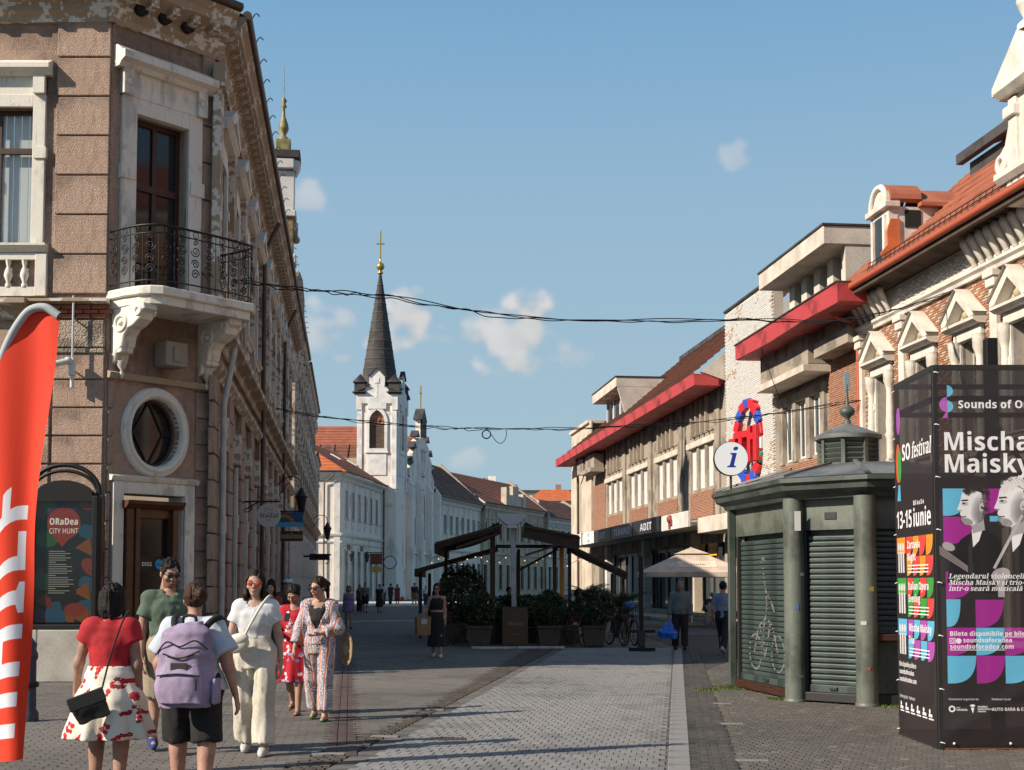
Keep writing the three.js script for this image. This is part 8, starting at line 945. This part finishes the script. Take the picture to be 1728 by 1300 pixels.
{ const t = thing('white_shoulder_bag', 'cream half moon bag worn across the white T-shirt', 'bag', [-2.57, 1.02, -12.83], -0.1), m = mat(0.66, 0.62, 0.54, 0.5); raw('pouch', sdf([ell([0, 0.03, 0], [0.12, 0.085, 0.045])], 0.008, { cut: (x, y, z, d) => Math.max(d, y - 0.085) }).rotateZ(0.3), m, t); obj('flap', [new THREE.SphereGeometry(0.118, 16, 8).scale(1, 0.5, 0.34).rotateZ(0.3).translate(-0.005, 0.07, 0.016)], m, t); obj('strap', tube([[0.06, 0.09, 0.02], [0.13, 0.22, 0.03], [0.22, 0.38, 0.02], [0.26, 0.46, -0.06], [0.26, 0.48, -0.16]], 0.013, 24, 6), m, t); }
{ const t = thing('drink_cup', 'clear plastic drink cup held by the woman in cream trousers', 'cup', [-2.72, 0.74, -12.86]); obj('cup', lathe([[0.001, 0], [0.03, 0], [0.042, 0.12], [0.044, 0.12], [0.044, 0.13], [0.001, 0.132]], 16), mat(0.5, 0.45, 0.36, 0.25), t); obj('logo', rb(-0.012, 0.012, 0.04, 0.065, 0.034, 0.04, 0.003), mat(0.5, 0.05, 0.04, 0.5), t); obj('straw', rod([0, 0.12, 0], [0.01, 0.2, 0], 0.004), M.white, t); }
tag(raw('straw_hat', uvm(merge([new THREE.CylinderGeometry(0.2, 0.2, 0.015, 28).rotateZ(Math.PI / 2).rotateY(0.5), new THREE.SphereGeometry(0.1, 14, 10).scale(0.6, 1, 1).rotateY(0.5)])).translate(-1.98, 0.84, -16.35), mat(0.46, 0.34, 0.2, 0.85, { map: T.wood, ms: 3 })), 'tan straw hat held behind the patterned suit', 'hat');
{ const t = thing('phone', 'small phone held by the woman in the floral dress', 'phone', [-2.76, 1.16, -16.72], 0); obj('case', rb(-0.035, 0.035, 0, 0.14, -0.005, 0.005, 0.004).rotateX(-0.8), M.dark, t); obj('screen', bx(-0.03, 0.03, 0.006, 0.132, -0.0065, -0.0055).rotateX(-0.8), M.glass, t); }
{ const t = thing('paper_bag', 'brown paper shopping bag carried by the woman in black', 'bag', [-1.97, 0.5, -30.22], 0.5); obj('sack', [poly([[-0.16, 0], [0.16, 0], [0.17, 0.4], [-0.17, 0.4]], 0.12, 0.004).translate(0, 0, -0.06)], mat(0.26, 0.15, 0.07, 0.9), t); obj('print', rb(-0.07, 0.07, 0.24, 0.36, 0.062, 0.07, 0.002), mat(0.35, 0.42, 0.5, 0.7), t); obj('handle', tube([[-0.07, 0.4, 0.05], [-0.05, 0.5, 0.05], [0.05, 0.5, 0.05], [0.07, 0.4, 0.05]], 0.006, 14, 5), M.brownWood, t); }
{ const t = thing('plastic_bags', 'pair of bright blue plastic bags carried by the older man', 'bag', [3.84, 0.3, -33.9]); const m = mat(0.02, 0.14, 0.62, 0.35); raw('bag_body', sdf([loft([[0, 0.14, 0.1, -0.06, 0], [0.12, 0.17, 0.13, -0.06, 0], [0.3, 0.08, 0.07, 0.0, 0], [0.42, 0.02, 0.02, 0.06, 0]])], 0.012, { wr: 0.08, wf: [14, 8, 14] }), m, t); raw('bag_body', sdf([loft([[-0.02, 0.13, 0.1, 0.1, 0.05], [0.12, 0.15, 0.12, 0.1, 0.05], [0.3, 0.07, 0.06, 0.08, 0.02], [0.42, 0.02, 0.02, 0.07, 0]])], 0.012, { wr: 0.08, wf: [13, 9, 13] }), m, t); }
{ const t = thing('red_bag', 'small bright red bag held by the distant woman', 'bag', [-8.5, 0.35, -105.8]); obj('sack', rb(-0.15, 0.15, 0, 0.35, -0.08, 0.08, 0.04), mat(0.6, 0.03, 0.02, 0.5), t); obj('handle', tube([[-0.08, 0.34, 0], [-0.05, 0.5, 0], [0.05, 0.5, 0], [0.08, 0.34, 0]], 0.012, 12, 5), mat(0.6, 0.03, 0.02, 0.5), t); }
renderer.render(scene, camera);
